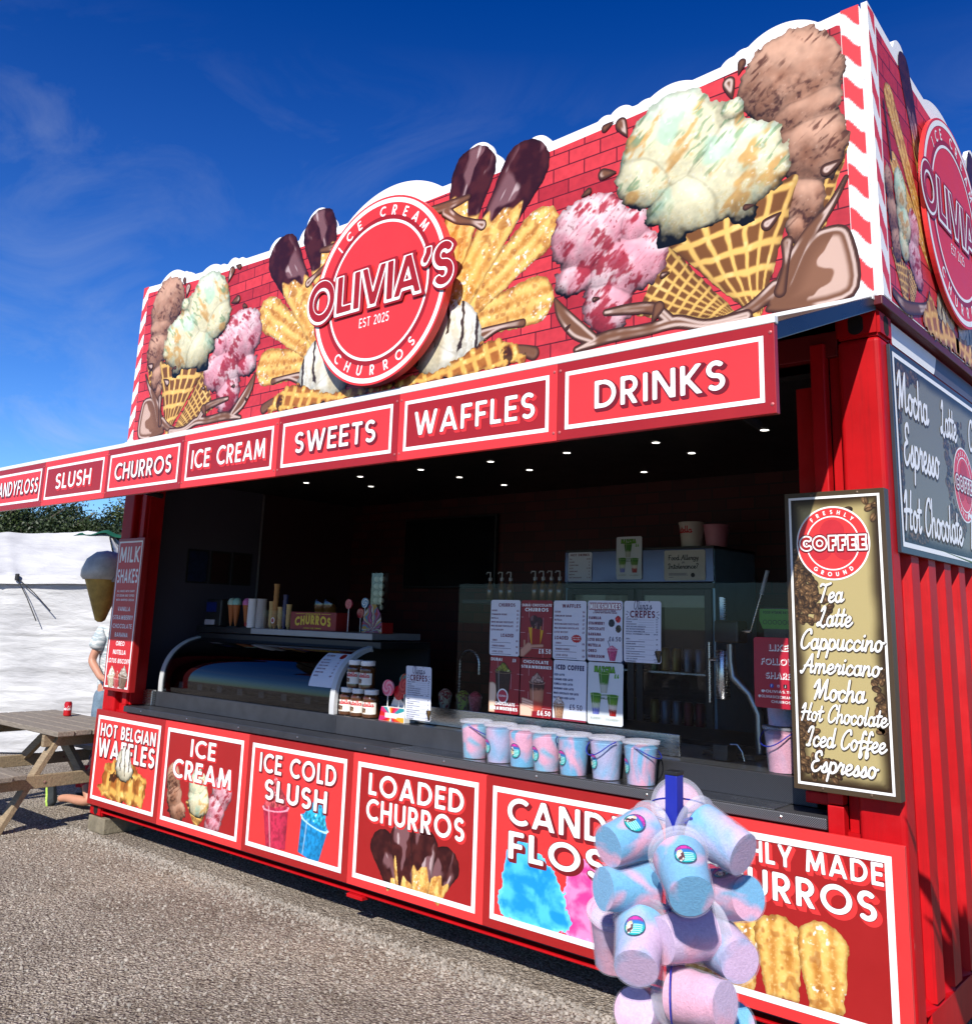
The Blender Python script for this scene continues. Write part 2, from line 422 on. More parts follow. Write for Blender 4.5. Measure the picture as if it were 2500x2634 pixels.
# ------------------------------------------------------------------ stroke lettering
def arc(cx, cy, rx, ry, a0, a1, n=16):
    a = np.radians(np.linspace(a0, a1, n)); return np.stack([cx + rx * np.cos(a), cy + ry * np.sin(a)], 1)
def cap_glyph(c, h):
    """Width and strokes (points, round-ended?) of a sign-writer's capital; h is half the stroke."""
    L = lambda *p: (np.array(p, float).reshape(-1, 2), False)
    A = lambda *a: (arc(*a), False)
    q = .5 - h / 2; r = (.5 - h) / 2
    if c == 'A': w = .84; return w, [L(h * .9 - .03, -.1, w / 2 + .035, 1.1), L(w - h * .9 + .03, -.1, w / 2 - .035, 1.1), L(.2, .27, w - .2, .27)]
    if c == 'B': w = .6; return w, [L(h, 0, h, 1), L(0, h, .3, h), L(0, .5, .3, .5), L(0, 1 - h, .28, 1 - h), A(.28, .5 + r, w - h - .32, r, -90, 90), A(.3, .5 - r, w - h - .3, r, -90, 90)]
    if c in 'CG':
        w = .8; s = [A(.5, .5, .5 - h, .5 - h, 48, 312, 26)]
        if c == 'G': w = .88; s = [A(.5, .5, .5 - h, .5 - h, 45, 330, 26), L(.5, .45, .97, .45), L(.97 - h, .15, .97 - h, .5)]
        return w, s
    if c == 'D': w = .78; return w, [L(h, 0, h, 1), L(0, h, .3, h), L(0, 1 - h, .3, 1 - h), A(.3, .5, w - .3 - h, .5 - h, -90, 90, 20)]
    if c == 'E': w = .54; return w, [L(h, 0, h, 1), L(0, h, w, h), L(0, .51, w * .92, .51), L(0, 1 - h, w, 1 - h)]
    if c == 'F': w = .52; return w, [L(h, 0, h, 1), L(0, .48, w * .9, .48), L(0, 1 - h, w, 1 - h)]
    if c == 'H': w = .72; return w, [L(h, 0, h, 1), L(w - h, 0, w - h, 1), L(0, .51, w, .51)]
    if c == 'I': w = 2 * h; return w, [L(h, 0, h, 1)]
    if c == 'J': w = .42; return w, [L(w - h, .28, w - h, 1), A(w - h - .16, .28, .16, .28 - h, 210, 360, 10)]
    if c == 'K': w = .66; return w, [L(h, 0, h, 1), L(h, .38, w + .02, 1.1), L(.22, .5, w + .04, -.12)]
    if c == 'L': w = .48; return w, [L(h, 0, h, 1), L(0, h, w, h)]
    if c == 'M': w = .94; return w, [L(h, -.05, h + .08, 1.05), L(w - h, -.05, w - h - .08, 1.05), L(h + .06, 1.05, w / 2 + .01, .12), L(w - h - .06, 1.05, w / 2 - .01, .12)]
    if c == 'N': w = .76; return w, [L(h, 0, h, 1), L(w - h, 0, w - h, 1), L(h, 1.03, w - h, -.03)]
    if c in 'OQ':
        w = 1.0; s = [(arc(.5, .5, .5 - h, .5 - h, 0, 360, 34), True)]
        if c == 'Q': s.append(L(.6, .3, .9, -.05))
        return w, s
    if c == 'P': w = .6; return w, [L(h, 0, h, 1), L(0, .44, .3, .44), L(0, 1 - h, .3, 1 - h), A(.3, (.44 + 1 - h) / 2, w - .3 - h, (1 - h - .44) / 2, -90, 90)]
    if c == 'R': w = .63; return w, [L(h, 0, h, 1), L(0, .44, .3, .44), L(0, 1 - h, .3, 1 - h), A(.3, (.44 + 1 - h) / 2, w - .33 - h, (1 - h - .44) / 2, -90, 90), L(.26, .46, w - .07, -.08)]
    if c == 'S':
        w = .58; return w, [(np.concatenate([arc(w / 2, .5 + r, w / 2 - h, r, 32, 250, 16), arc(w / 2, .5 - r, w / 2 - h, r, 70, -148, 16)]), False)]
    if c == 'T': w = .6; return w, [L(w / 2, 0, w / 2, 1), L(0, 1 - h, w, 1 - h)]
    if c == 'U': w = .7; return w, [L(h, .34, h, 1), L(w - h, .34, w - h, 1), A(w / 2, .34, w / 2 - h, .34 - h, 180, 360, 14)]
    if c == 'V': w = .8; return w, [L(h * .9 - .03, 1.1, w / 2 + .035, -.1), L(w - h * .9 + .03, 1.1, w / 2 - .035, -.1)]
    if c == 'W': w = 1.14; return w, [L(h * .9 - .02, 1.08, .33, -.08), L(.31, -.08, w / 2 + .01, 1.0), L(w / 2 - .01, 1.0, w - .31, -.08), L(w - .33, -.08, w - h * .9 + .02, 1.08)]
    if c == 'X': w = .7; return w, [L(h - .04, -.05, w - h + .04, 1.05), L(h - .04, 1.05, w - h + .04, -.05)]
    if c == 'Y': w = .7; return w, [L(w / 2, 0, w / 2, .46), L(h - .04, 1.05, w / 2, .42), L(w - h + .04, 1.05, w / 2, .42)]
    if c == 'Z': w = .6; return w, [L(0, 1 - h, w, 1 - h), L(0, h, w, h), L(w - h, 1 - h, h, h)]
    if c == '0': w = .58; return w, [(arc(w / 2, .5, w / 2 - h, .5 - h, 0, 360, 28), True)]
    if c == '1': w = .34; return w, [L(w - h, 0, w - h, 1), L(.02, .72, w - h, .96)]
    if c == '2': w = .54; return w, [(np.concatenate([arc(w / 2, .72, w / 2 - h, .28 - h, 160, -10, 12), [[h * 1.1, h]]]), False), L(0, h, w, h)]
    if c == '5': w = .54; return w, [L(h + .02, .5, h + .06, 1), L(.06, 1 - h, w - .04, 1 - h), A(w / 2 - .02, .32, w / 2 - h + .02, .32 - h, 130, -150, 18)]
    if c == '6': w = .56; return w, [(arc(w / 2, .3, w / 2 - h, .3 - h, 0, 360, 22), True), L(h, .32, .42, 1.03)]
    if c == '7': w = .52; return w, [L(0, 1 - h, w, 1 - h), L(w - h, 1 - h, .14, -.05)]
    if c == '8': w = .56; return w, [(arc(w / 2, .5 + r, w / 2 - h - .03, r, 0, 360, 20), True), (arc(w / 2, .5 - r, w / 2 - h, r, 0, 360, 20), True)]
    if c == '£': w = .58; return w, [(smooth_pts([(.5, .84), (.38, 1 - h), (.24, .86), (.22, .6), (.22, .25), (.08, h)]), False), L(0, h, w, h), L(.04, .46, .44, .46)]
    if c == '.': w = 2 * h; return w, [(np.array([(h, h), (h, h + .01)]), True)]
    if c == "'": w = .2; return w, [(np.array([(.13, .98), (.12, .84), (.03, .7)]), True)]
    if c == '@': w = .95; return w, [(arc(.47, .45, .42, .45, -30, 300, 22), False), (arc(.45, .45, .18, .2, 0, 360, 14), True), L(.64, .65, .66, .3)]
    if c == '?': w = .5; return w, [(np.concatenate([arc(w / 2, .74, w / 2 - h, .26 - h, 170, -60, 12), [[w / 2, .28]]]), False), (np.array([(w / 2, h), (w / 2, h + .01)]), True)]
    if c == '&': w = .7; return w, [(smooth_pts([(.66, .05), (.3, .55), (.22, .82), (.36, .96), (.46, .8), (.14, .42), (.12, .14), (.3, h), (.5, .12), (.66, .42)]), False)]
    if c == '-': w = .36; return w, [L(0, .42, w, .42)]
    if c == ',': w = .2; return w, [(np.array([(.12, .06), (.04, -.12)]), True)]
    return .3, []

def script_glyph(c):
    """Joined brush lettering: x-height .5, written with one round brush."""
    P = lambda *p: (smooth_pts(np.array(p, float).reshape(-1, 2), 5), True)
    E = lambda cx, cy, rx, ry, a0=0, a1=360: (arc(cx, cy, rx, ry, a0, a1, 20), True)
    g = {
        'a': (.5, [E(.22, .25, .16, .25), P(.4, .5, .39, .2, .43, .03, .56, .14)]),
        'b': (.48, [P(.08, 1, .08, .5, .08, .1), E(.25, .25, .16, .25)]),
        'c': (.42, [P(.36, .4, .24, .5, .09, .36, .08, .14, .2, 0, .34, .04, .48, .2)]),
        'd': (.5, [E(.22, .25, .16, .25), P(.42, 1, .4, .5, .4, .2, .43, .03, .56, .14)]),
        'e': (.42, [P(.08, .2, .26, .26, .34, .4, .24, .5, .1, .4, .07, .16, .2, 0, .36, .06, .48, .2)]),
        'f': (.38, [P(.36, .86, .28, 1, .2, .9, .17, .5, .16, .1, .16, -.26, .22, -.34, .28, -.2, .2, .06, .42, .2), P(.04, .46, .36, .5)]),
        'g': (.5, [E(.22, .25, .16, .25), P(.4, .5, .4, .1, .36, -.26, .2, -.34, .1, -.2)]),
        'h': (.5, [P(.08, 1, .08, .5, .07, 0), P(.08, .25, .2, .46, .34, .46, .36, .2, .4, .02, .54, .14)]),
        'i': (.24, [P(.1, .5, .09, .2, .13, .02, .26, .14), P(.13, .72, .14, .75)]),
        'l': (.26, [P(.12, 1, .1, .5, .1, .15, .15, .01, .28, .14)]),
        'm': (.72, [P(.08, .5, .07, .2, .07, 0), P(.08, .25, .18, .46, .3, .46, .31, .2, .31, 0), P(.32, .25, .42, .46, .54, .46, .56, .2, .6, .02, .74, .14)]),
        'n': (.5, [P(.08, .5, .07, .2, .07, 0), P(.08, .25, .2, .46, .33, .46, .35, .2, .39, .02, .54, .14)]),
        'o': (.46, [E(.22, .25, .16, .25), P(.26, .48, .36, .4, .5, .42)]),
        'p': (.48, [P(.1, .5, .08, .1, .04, -.4), E(.25, .25, .16, .25), P(.3, .02, .42, .08, .5, .2)]),
        'r': (.4, [P(.06, .3, .14, .52, .2, .44, .32, .44, .27, .2, .31, .02, .44, .14)]),
        's': (.38, [P(.06, .12, .2, .46, .26, .4, .3, .14, .2, 0, .08, .06), P(.24, .02, .36, .08, .44, .2)]),
        't': (.32, [P(.18, .86, .15, .5, .14, .14, .2, .01, .34, .14), P(.02, .56, .34, .58)]),
        'u': (.5, [P(.08, .5, .08, .15, .2, .01, .34, .14, .37, .5), P(.37, .5, .38, .12, .44, .02, .56, .14)]),
        'v': (.42, [P(.06, .5, .12, .1, .2, 0, .32, .2, .34, .48, .46, .42)]),
        'y': (.48, [P(.08, .5, .1, .15, .22, .05, .36, .5), P(.38, .5, .36, .0, .26, -.3, .1, -.24)]),
        'T': (.6, [P(.02, .84, .1, .95, .3, .9, .5, .94, .62, .99), P(.36, .92, .3, .5, .22, 0)]),
        'L': (.56, [P(.16, .78, .3, 1, .36, .86, .28, .45, .18, .1, .06, .02, .02, .12, .14, .16, .3, .02, .42, -.06, .52, .06)]),
        'C': (.62, [P(.56, .78, .5, .98, .3, .92, .12, .6, .1, .2, .26, 0, .46, .1, .56, .28)]),
        'A': (.72, [P(-.04, .06, .06, .0, .26, .5, .48, 1), P(.48, 1, .52, .5, .56, .04, .7, .1), P(.14, .36, .36, .4, .62, .36)]),
        'M': (.86, [P(.0, .6, .1, .86, .22, .94, .2, .5, .12, .02), P(.22, .9, .3, .5, .36, .1), P(.36, .1, .52, .7, .64, .98), P(.64, .98, .64, .4, .68, .04, .84, .12)]),
        'H': (.7, [P(.02, .7, .12, .95, .2, .9, .16, .4, .1, 0), P(.58, 1, .52, .5, .5, .08, .64, .08), P(.0, .46, .3, .5, .64, .5)]),
        'I': (.36, [P(.0, .72, .1, .96, .26, .95, .22, .5, .14, .04), P(.02, .02, .14, .0, .22, .04)]),
        'E': (.56, [P(.48, .82, .4, .99, .2, .9, .2, .66, .36, .54), P(.34, .54, .12, .44, .06, .2, .2, 0, .4, .06, .54, .24)]),
        'O': (.66, [E(.3, .5, .24, .5), P(.34, .98, .5, .86, .62, .9)]),
        "'": (.16, [P(.1, 1, .1, .9, .05, .82)]),
        'F': (.5, [P(.04, .9, .2, .96, .5, .94), P(.14, .95, .12, .5, .08, 0), P(.0, .5, .36, .52)]),
        '-': (.3, [P(.04, .26, .26, .28)]), '?': (.4, [P(.06, .8, .2, 1, .34, .8, .2, .5, .18, .3), P(.18, .05, .18, .07)]),
    }
    return g.get(c, (.26, []))

_GL = {}
def glyph(c, h, off, style, res):
    key = (c, h, off, style, res)
    if key in _GL: return _GL[key]
    if style == 'cap': w, st = cap_glyph(c, h)
    else: w, st = script_glyph(c)
    if not st: _GL[key] = (w, None); return _GL[key]
    m = off + .06; d0 = .45 if style != 'cap' else .16
    xs = np.arange(-m - .1, w + m + .14, 1 / res); ys = np.arange(-m - d0, 1 + m + .06, 1 / res)
    X, Y = np.meshgrid(xs, ys); D = np.full(X.shape, 9.0)
    for P, rnd in st:
        k = len(P) - 1
        for i in range(k):
            d = seg_d(X, Y, P[i], P[i + 1])[0] - h
            if not rnd and (i == 0 or i == k - 1):
                t = P[i + 1] - P[i]; t = t / (np.hypot(*t) + 1e-9)
                if i == 0: d = np.maximum(d, -((X - P[0][0]) * t[0] + (Y - P[0][1]) * t[1]))
                if i == k - 1: d = np.maximum(d, (X - P[-1][0]) * t[0] + (Y - P[-1][1]) * t[1])
            D = np.minimum(D, d)
    if style == 'cap' and c not in ',@': D = np.maximum(D, np.maximum(Y - 1, -Y))
    D = D - off
    D[0] = D[-1] = 9; D[:, 0] = D[:, -1] = 9
    _GL[key] = (w, msq(D, xs, ys)); return _GL[key]

def text_w(t, h, style='cap', sp=None):
    sp = (.16 if style == 'cap' else 0.0) if sp is None else sp
    w = 0
    for c in t: w += (.34 if c == ' ' else (cap_glyph(c, h)[0] if style == 'cap' else script_glyph(c)[0])) + sp
    return w - sp
def text2d(t, cx, y, hgt, h=.085, off=0.0, style='cap', width=None, align='c', sp=None, shear=0.0, res=16, dx=0, dy=0, maxsx=9):
    """A line of lettering, hgt tall with its foot at y; width (if given) is the length it is set to."""
    sp = (.16 if style == 'cap' else 0.0) if sp is None else sp
    w = text_w(t, h, style, sp); sx = hgt
    if width: sx = min(width / w, hgt * maxsx)
    x = {'c': cx - w * sx / 2, 'l': cx, 'r': cx - w * sx}[align] + dx
    out = []
    for c in t:
        if c == ' ': x += (.34 + sp) * sx; continue
        gw, VF = glyph(c, h, off, style, res)
        if VF is not None:
            V, F = VF; V = np.stack([V[:, 0] * sx + V[:, 1] * hgt * shear + x, V[:, 1] * hgt + y + dy], 1)
            out.append((V, F))
        x += (gw + sp) * sx
    return out
def ring_text(t, cx, cy, r, hgt, a_mid, step, h=.085, out=True, res=14):
    """Lettering round a circle, centred on the angle a_mid (degrees)."""
    res_ = []; n = len(t)
    for i, c in enumerate(t):
        if c == ' ': continue
        a = a_mid + (-(i - (n - 1) / 2) if out else (i - (n - 1) / 2)) * step
        gw, VF = glyph(c, h, 0.0, 'cap', res); V, F = VF
        p = (V - np.array([gw / 2, .5])) * hgt
        ra = math.radians(a - 90 if out else a + 90)
        q = np.stack([p[:, 0] * math.cos(ra) - p[:, 1] * math.sin(ra), p[:, 0] * math.sin(ra) + p[:, 1] * math.cos(ra)], 1)
        res_.append((q + np.array([cx + r * math.cos(math.radians(a)), cy + r * math.sin(math.radians(a))]), F))
    return res_
def rect(x0, x1, y0, y1):
    return np.array([(x0, y0), (x1, y0), (x1, y1), (x0, y1)], float), {4: np.array([[0, 1, 2, 3]])}
def ring_rect(x0, x1, y0, y1, t):
    a = [(x0, y0), (x1, y0), (x1, y1), (x0, y1)]; b = [(x0 + t, y0 + t), (x1 - t, y0 + t), (x1 - t, y1 - t), (x0 + t, y1 - t)]
    return np.array(a + b, float), {4: np.array([[i, (i + 1) % 4, 4 + (i + 1) % 4, 4 + i] for i in range(4)])}
def disc2d(cx, cy, r, n=64, ri=0.0):
    a = np.linspace(0, 2 * np.pi, n, endpoint=False); o = np.stack([cx + r * np.cos(a), cy + r * np.sin(a)], 1)
    if ri <= 0: return np.concatenate([o, [[cx, cy]]]), {3: np.array([[i, (i + 1) % n, n] for i in range(n)])}
    q = np.stack([cx + ri * np.cos(a), cy + ri * np.sin(a)], 1)
    return np.concatenate([o, q]), {4: np.array([[i, (i + 1) % n, n + (i + 1) % n, n + i] for i in range(n)])}
def letters(name, frame, layer, items, parent, m, alt=0.0):
    """All the writing of one colour on a sign, as one print. Neighbouring outlines sit a hair apart so none coincide."""
    L = np.concatenate([np.full((len(v), 1), layer + (alt if k % 2 else 0.0)) for k, (v, f) in enumerate(items)]) if items else layer
    return sheet(name, join2(items), frame, L, m, parent)
# ------------------------------------------------------------------ printed pictures (food artwork)
def union(ds): 
    d = ds[0]
    for e in ds[1:]: d = np.minimum(d, e)
    return d
def ice_art(kind, circles, res, seed, drip=()):
    """Scoops of ice cream: kind is vanilla, chocolate or strawberry; circles (x, y, rx, ry)."""
    pad = .05
    b = (min(c[0] - c[2] for c in circles) - pad, max(c[0] + c[2] for c in circles) + pad, min(c[1] - c[3] for c in circles) - pad, max(c[1] + c[3] for c in circles) + pad)
    sc = np.mean([c[2] for c in circles]) / .2
    C = np.array(circles)
    def field(x, y):
        wx = x + .06 * sc * (fbm(x * 6 / sc, y * 6 / sc, seed + 51, 3) - .5); wy = y + .06 * sc * (fbm(x * 6 / sc + 9, y * 6 / sc, seed + 52, 3) - .5)
        return np.stack([(np.hypot((wx - c[0]) / c[2], (wy - c[1]) / c[3]) - 1) for c in circles]), wx, wy
    def sd(x, y):
        e = (fbm(x * 26 / sc, y * 26 / sc, seed, 3) - .5) * .05 * sc
        q, _, _ = field(x, y); q = q * np.minimum(C[:, 2], C[:, 3]).reshape((-1,) + (1,) * np.ndim(x)); k = .022 * sc
        d = -k * np.log(np.exp(-np.clip(q / k, -60, 60)).sum(0))
        if drip: d = np.minimum(d, union([seg_d(x, y, q_[:2], q_[2:4])[0] - q_[4] for q_ in drip]))
        return d + e
    def col(x, y, d):
        ds, wx, wy = field(x, y); ds = ds + 1; k = ds.argmin(0); w = np.exp(-9 * (ds - ds.min(0))); w = w / w.sum(0)
        tx = (w * np.stack([(wx - c[0]) / c[2] for c in circles])).sum(0); ty = (w * np.stack([(wy - c[1]) / c[3] for c in circles])).sum(0); rr = np.minimum(ds.min(0), 1.2)
        big = fbm(x * 7 / sc, y * 7 / sc, seed + 3, 3); mid = fbm(x * 17 / sc, y * 17 / sc, seed + 4, 3); fine = fbm(x * 60 / sc, y * 60 / sc, seed + 5, 3)
        u = (x * .8 + y * .6) / sc; v = (-x * .6 + y * .8) / sc
        groove = sst(.55, .70, fbm(u * 14 + k * 3, v * 62, seed + 9, 2)) * sst(.43, .56, fbm(u * 5, v * 5, seed + 11, 2)) * (ty > -.35)
        crumb = sst(.46, .66, fine) * sst(.05, -.6, ty + .8 * (big - .5))
        edge = sst(-.035 * sc, 0, d)
        so = np.sort(ds, 0); cre = sst(.10, .0, so[1] - so[0]) * (so[1] < 1.02) if len(circles) > 1 else 0 * tx
        sh = .80 + .30 * ty + .10 * tx - .24 * rr ** 3 - .16 * cre + .34 * (mid - .5) + .22 * (fine - .5) * (ty < .1)
        if kind == 'vanilla':
            c = lerp((.66, .84, .64), (.93, .88, .62), sst(.32, .52, big + .10 * tx - .14 * (ty - .2)))
            c = lerp(c, (.93, .93, .80), sst(.4, .8, ty) * .5)
            car = sst(.60, .70, fbm(u * 6 + 4, v * 13, seed + 21, 3)); c = lerp(c, (.80, .44, .10), car * .75)
            c = lerp(c, (.36, .50, .30), groove * .85); c = lerp(c, (.66, .50, .18), crumb * .5); c = lerp(c, (.97, .97, .90), sst(.66, .8, fine) * .5)
        elif kind == 'strawberry':
            c = lerp((.84, .44, .50), (.92, .70, .72), sst(.35, .7, big + .2 * ty))
            red = sst(.54, .66, fbm(u * 9 + 7, v * 16, seed + 31, 4)); c = lerp(c, (.46, .025, .05), red * .9)
            c = lerp(c, (.28, .01, .02), sst(.72, .8, fine) * .8); c = lerp(c, (.62, .22, .28), groove * .5)
        elif kind == 'chocolate':
            c = lerp((.40, .20, .12), (.68, .43, .31), sst(.3, .7, big * .5 + .5 * (ty * .5 + .5)))
            rug = sst(.5, .72, fbm(x * 34 / sc, y * 34 / sc, seed + 41, 3)) * sst(.1, -.3, ty + .6 * (big - .5))
            c = lerp(c, (.10, .03, .02), rug * .85); c = lerp(c, (.16, .06, .035), groove * .85); c = lerp(c, (.80, .60, .48), sst(.78, .9, fine) * .5)
        else:
            c = lerp((.80, .74, .56), (.95, .93, .84), sst(.3, .7, big + .2 * ty))
            rib = sst(.55, .8, vnoise(x * 40 / sc + 2 * fine, y * 5 / sc, seed + 2)); c = lerp(c, (.62, .52, .34), rib * .4)
            q = x * 9 / sc + .9 * big; dz = np.abs((q % 1) - .5); run = vnoise(np.floor(q) * 3.7 + .5, y * 0 + seed, seed) * 1.5 - .9
            c = lerp(c, (.05, .015, .01), sst(.12, .07, dz + .10 * (fine - .5)) * (ty > run - .2) * .95)
        return np.clip(c * (sh - .28 * edge)[:, None], 0, 1)
    return patch(b, res, sd, col)

def cone_art(pa, pb, tip, res, seed=0, dark=1.0):
    """A waffle cone: mouth from pa to pb, pointed at tip."""
    P = [pa, pb, tip]; xs = [p[0] for p in P]; ys = [p[1] for p in P]; b = (min(xs) - .03, max(xs) + .03, min(ys) - .03, max(ys) + .03)
    m = np.array([(pa[0] + pb[0]) / 2, (pa[1] + pb[1]) / 2]); ax = np.array(tip) - m; L = np.hypot(*ax); ax /= L; wd = np.hypot(pb[0] - pa[0], pb[1] - pa[1])
    def sd(x, y): return poly_d(x, y, P) - .012 + (fbm(x * 30, y * 30, seed, 2) - .5) * .014
    def col(x, y, d):
        t = ((x - m[0]) * ax[0] + (y - m[1]) * ax[1]) / L; s = ((x - m[0]) * -ax[1] + (y - m[1]) * ax[0]) / (wd * (1.06 - t).clip(.1))
        g = wd / 6.5
        wob = .25 * fbm(x * 12, y * 12, seed + 2, 2)
        a = np.abs(((s * 6.0 + t * 1.2 + wob) % 1) - .5) * 2; c2 = np.abs(((t * L / g * .9 - s * .8 + wob) % 1) - .5) * 2
        ridge = np.maximum(sst(.58, .86, a), sst(.58, .86, c2))
        c = lerp((.24, .105, .028), (.80, .52, .17), ridge); c = lerp(c, (.90, .70, .34), sst(.6, .8, fbm(x * 22, y * 22, seed + 4, 3)) * .5 * ridge)
        return np.clip(c * dark * (1.05 - .35 * np.abs(s * 1.6) ** 2 - .2 * sst(-.03, 0, d))[:, None], 0, 1)
    return patch(b, res, sd, col)

def churro_art(base, tip, w, res, seed=0, dip=0.0, flat=False):
    """A ridged, sugared churro; dip is the share of its length under dark chocolate."""
    base = np.array(base); tip = np.array(tip); ax = tip - base; L = np.hypot(*ax); ax = ax / L; r = w / 2
    xs = [base[0], tip[0]]; ys = [base[1], tip[1]]; p = w * .9; b = (min(xs) - p, max(xs) + p, min(ys) - p, max(ys) + p)
    def ts(x, y): return ((x - base[0]) * ax[0] + (y - base[1]) * ax[1]) / L, ((x - base[0]) * -ax[1] + (y - base[1]) * ax[0])
    k = 1 / w
    def sd(x, y):
        t, s = ts(x, y); wid = r * (.62 + .40 * np.clip(t * 1.25, 0, 1)) * (1 + (.10 * sst(1 - dip, 1.0 - dip * .5, t) if dip else 0))
        end = t * L - (L - r * .95)
        tipd = np.where(end > 0, np.hypot(end, np.abs(s) * r / wid) - r, np.abs(s) - wid)
        d = np.maximum(tipd, -t * L)
        return d + (fbm(x * 9 * k, y * 9 * k, seed, 3) - .5) * w * (.09 if not dip else .05)
    def col(x, y, d):
        t, s = ts(x, y); q = s / r; wav = .25 * fbm(t * L * 7 * k, s * 3 * k, seed + 1, 2)
        ridge = .5 + .5 * np.cos((q * 1.6 + wav) * 2 * np.pi)
        big = fbm(x * 4 * k, y * 4 * k, seed + 2, 3); fine = fbm(x * 22 * k, y * 22 * k, seed + 3, 3)
        c = lerp((.52, .24, .05), (.88, .58, .20), sst(.0, .9, ridge * .45 + big * .6)); c = lerp(c, (.92, .70, .34), sst(.5, .8, fine) * .5)
        c = lerp(c, (.38, .15, .035), sst(.60, .75, fbm(x * 7 * k + 5, y * 7 * k, seed + 6, 2)) * .6)
        sug = sst(.68, .74, fbm(x * 17 * k, y * 17 * k, seed + 4, 2)) * sst(.54, .66, fbm(x * 3 * k, y * 3 * k, seed + 5, 2)); c = lerp(c, (.95, .90, .80), sug * .9)
        if dip:
            line = 1 - dip + .85 * dip * (vnoise(q * 3.0 + 3, t * 0 + seed, seed + 7) - .70)
            m = sst(-.012, .012, t - line)
            hl = sst(.60, .70, vnoise(q * 2.4 + 1.5 * fbm(t * L * 3 * k, q, seed + 12, 2), t * L * 1.3 * k, seed + 8)) * sst(.98, .6, np.abs(q))
            ch = lerp((.055, .008, .010), (.10, .022, .020), sst(.3, .7, big)); ch = lerp(ch, (.30, .16, .17), hl * .75); ch = lerp(ch, (.62, .5, .5), sst(.74, .8, vnoise(q * 5, t * L * 2.2 * k, seed + 15)) * hl * .7)
            c = lerp(c, (0, 0, 0), m) + ch * m[:, None]
        return np.clip(c * (1 - .38 * sst(-.10 * w, 0, d))[:, None], 0, 1)
    return patch(b, res, sd, col)

CHOC = ((.085, .035, .020), (.235, .115, .062), (.66, .52, .46))
def splash_art(strokes, res, seed=0, polys=()):
    """Poured chocolate: strokes are lists of (x, y, half-width)."""
    S_ = []
    for st in strokes:
        q = smooth_pts(np.array(st, float), 7); S_.append(q)
    allp = np.concatenate([q[:, :2] for q in S_] + [np.array(p, float) for p in polys]); mw = .1
    b = (allp[:, 0].min() - mw, allp[:, 0].max() + mw, allp[:, 1].min() - mw, allp[:, 1].max() + mw)
    PP = [smooth_pts(p, 6, True) for p in polys]
    def sd(x, y):
        D = np.full(np.shape(x), 9.)
        for q in S_:
            for i in range(len(q) - 1):
                d, t = seg_d(x, y, q[i, :2], q[i + 1, :2]); D = np.minimum(D, d - (q[i, 2] * (1 - t) + q[i + 1, 2] * t))
        for p in PP: D = np.minimum(D, poly_d(x, y, p))
        return D
    def col(x, y, d):
        w = fbm(x * 5, y * 5, seed, 3); dep = -d + .012 * (w - .5)
        c = lerp(CHOC[0], CHOC[1], sst(.002, .022, dep)); c = lerp(c, (.30, .155, .09), sst(.04, .11, dep))
        u = vnoise(x * 7 + 1.5 * w, y * 3.2 + 2 * w, seed + 4)
        hl = sst(.010, .016, dep) * sst(.032, .022, dep) * sst(.35, .6, u); c = lerp(c, CHOC[2], hl * .9)
        band = sst(.68, .74, vnoise(x * 9 + 3 * w, y * 2.4 + 4 * w, seed + 6)) * sst(.035, .06, dep); c = lerp(c, (.68, .50, .42), band * .85)
        return c
    return patch(b, res, sd, col)
def drop_art(x, y, r, a, res=.004):
    """One flung drop of chocolate: round head, pointed tail along a (degrees)."""
    dx, dy = math.cos(R(a)), math.sin(R(a))
    return splash_art([[(x, y, r), (x + dx * r * 1.3, y + dy * r * 1.3, r * .62), (x + dx * r * 2.6, y + dy * r * 2.6, r * .10)]], res, int(x * 100))
def waffle_art(poly, res, seed=0, pit=.085, syrup=True, tilt=.35):
    xs = [p[0] for p in poly]; ys = [p[1] for p in poly]; b = (min(xs) - .03, max(xs) + .03, min(ys) - .03, max(ys) + .03); P = smooth_pts(poly, 4, True)
    def sd(x, y): return poly_d(x, y, P) + (fbm(x * 3 / pit, y * 3 / pit, seed, 3) - .5) * pit * .55
    def col(x, y, d):
        w = .3 * fbm(x / pit, y / pit, seed + 1, 2); u = (x + tilt * y) / pit + w; v = (y - tilt * .5 * x) / (pit * .95) + w
        a = np.abs((u % 1) - .5) * 2; c2 = np.abs((v % 1) - .5) * 2; rid = np.maximum(sst(.45, .8, a), sst(.5, .85, c2))
        n = fbm(x * 4 / pit, y * 4 / pit, seed + 2, 3)
        c = lerp((.42, .16, .035), (.86, .54, .16), np.clip(rid * .8 + .4 * (n - .4), 0, 1)); c = lerp(c, (.92, .74, .34), sst(.62, .8, n) * rid * .7)
        if syrup: c = lerp(c, (.06, .016, .008), sst(.68, .73, vnoise(u * 1.1 + n, v * .45, seed + 3)) * .9)
        return np.clip(c * (1 - .35 * sst(-.25 * pit, 0, d))[:, None], 0, 1)
    return patch(b, res, sd, col)
def floss_art(poly, c0, c1, res, seed=0):
    xs = [p[0] for p in poly]; ys = [p[1] for p in poly]; b = (min(xs) - .06, max(xs) + .06, min(ys) - .05, max(ys) + .05); P = smooth_pts(poly, 5, True)
    def sd(x, y): return poly_d(x, y, P) + (fbm(x * 40, y * 40, seed, 4) - .5) * .05
    def col(x, y, d):
        n = fbm(x * 13 + 2 * fbm(x * 7, y * 7, seed + 1, 2), y * 16, seed + 2, 5); c = lerp(c0, c1, sst(.3, .68, n))
        return lerp(c, tuple(min(1, q * 1.25 + .16) for q in c1), sst(-.022, .0, d) * .5)
    return patch(b, res, sd, col)
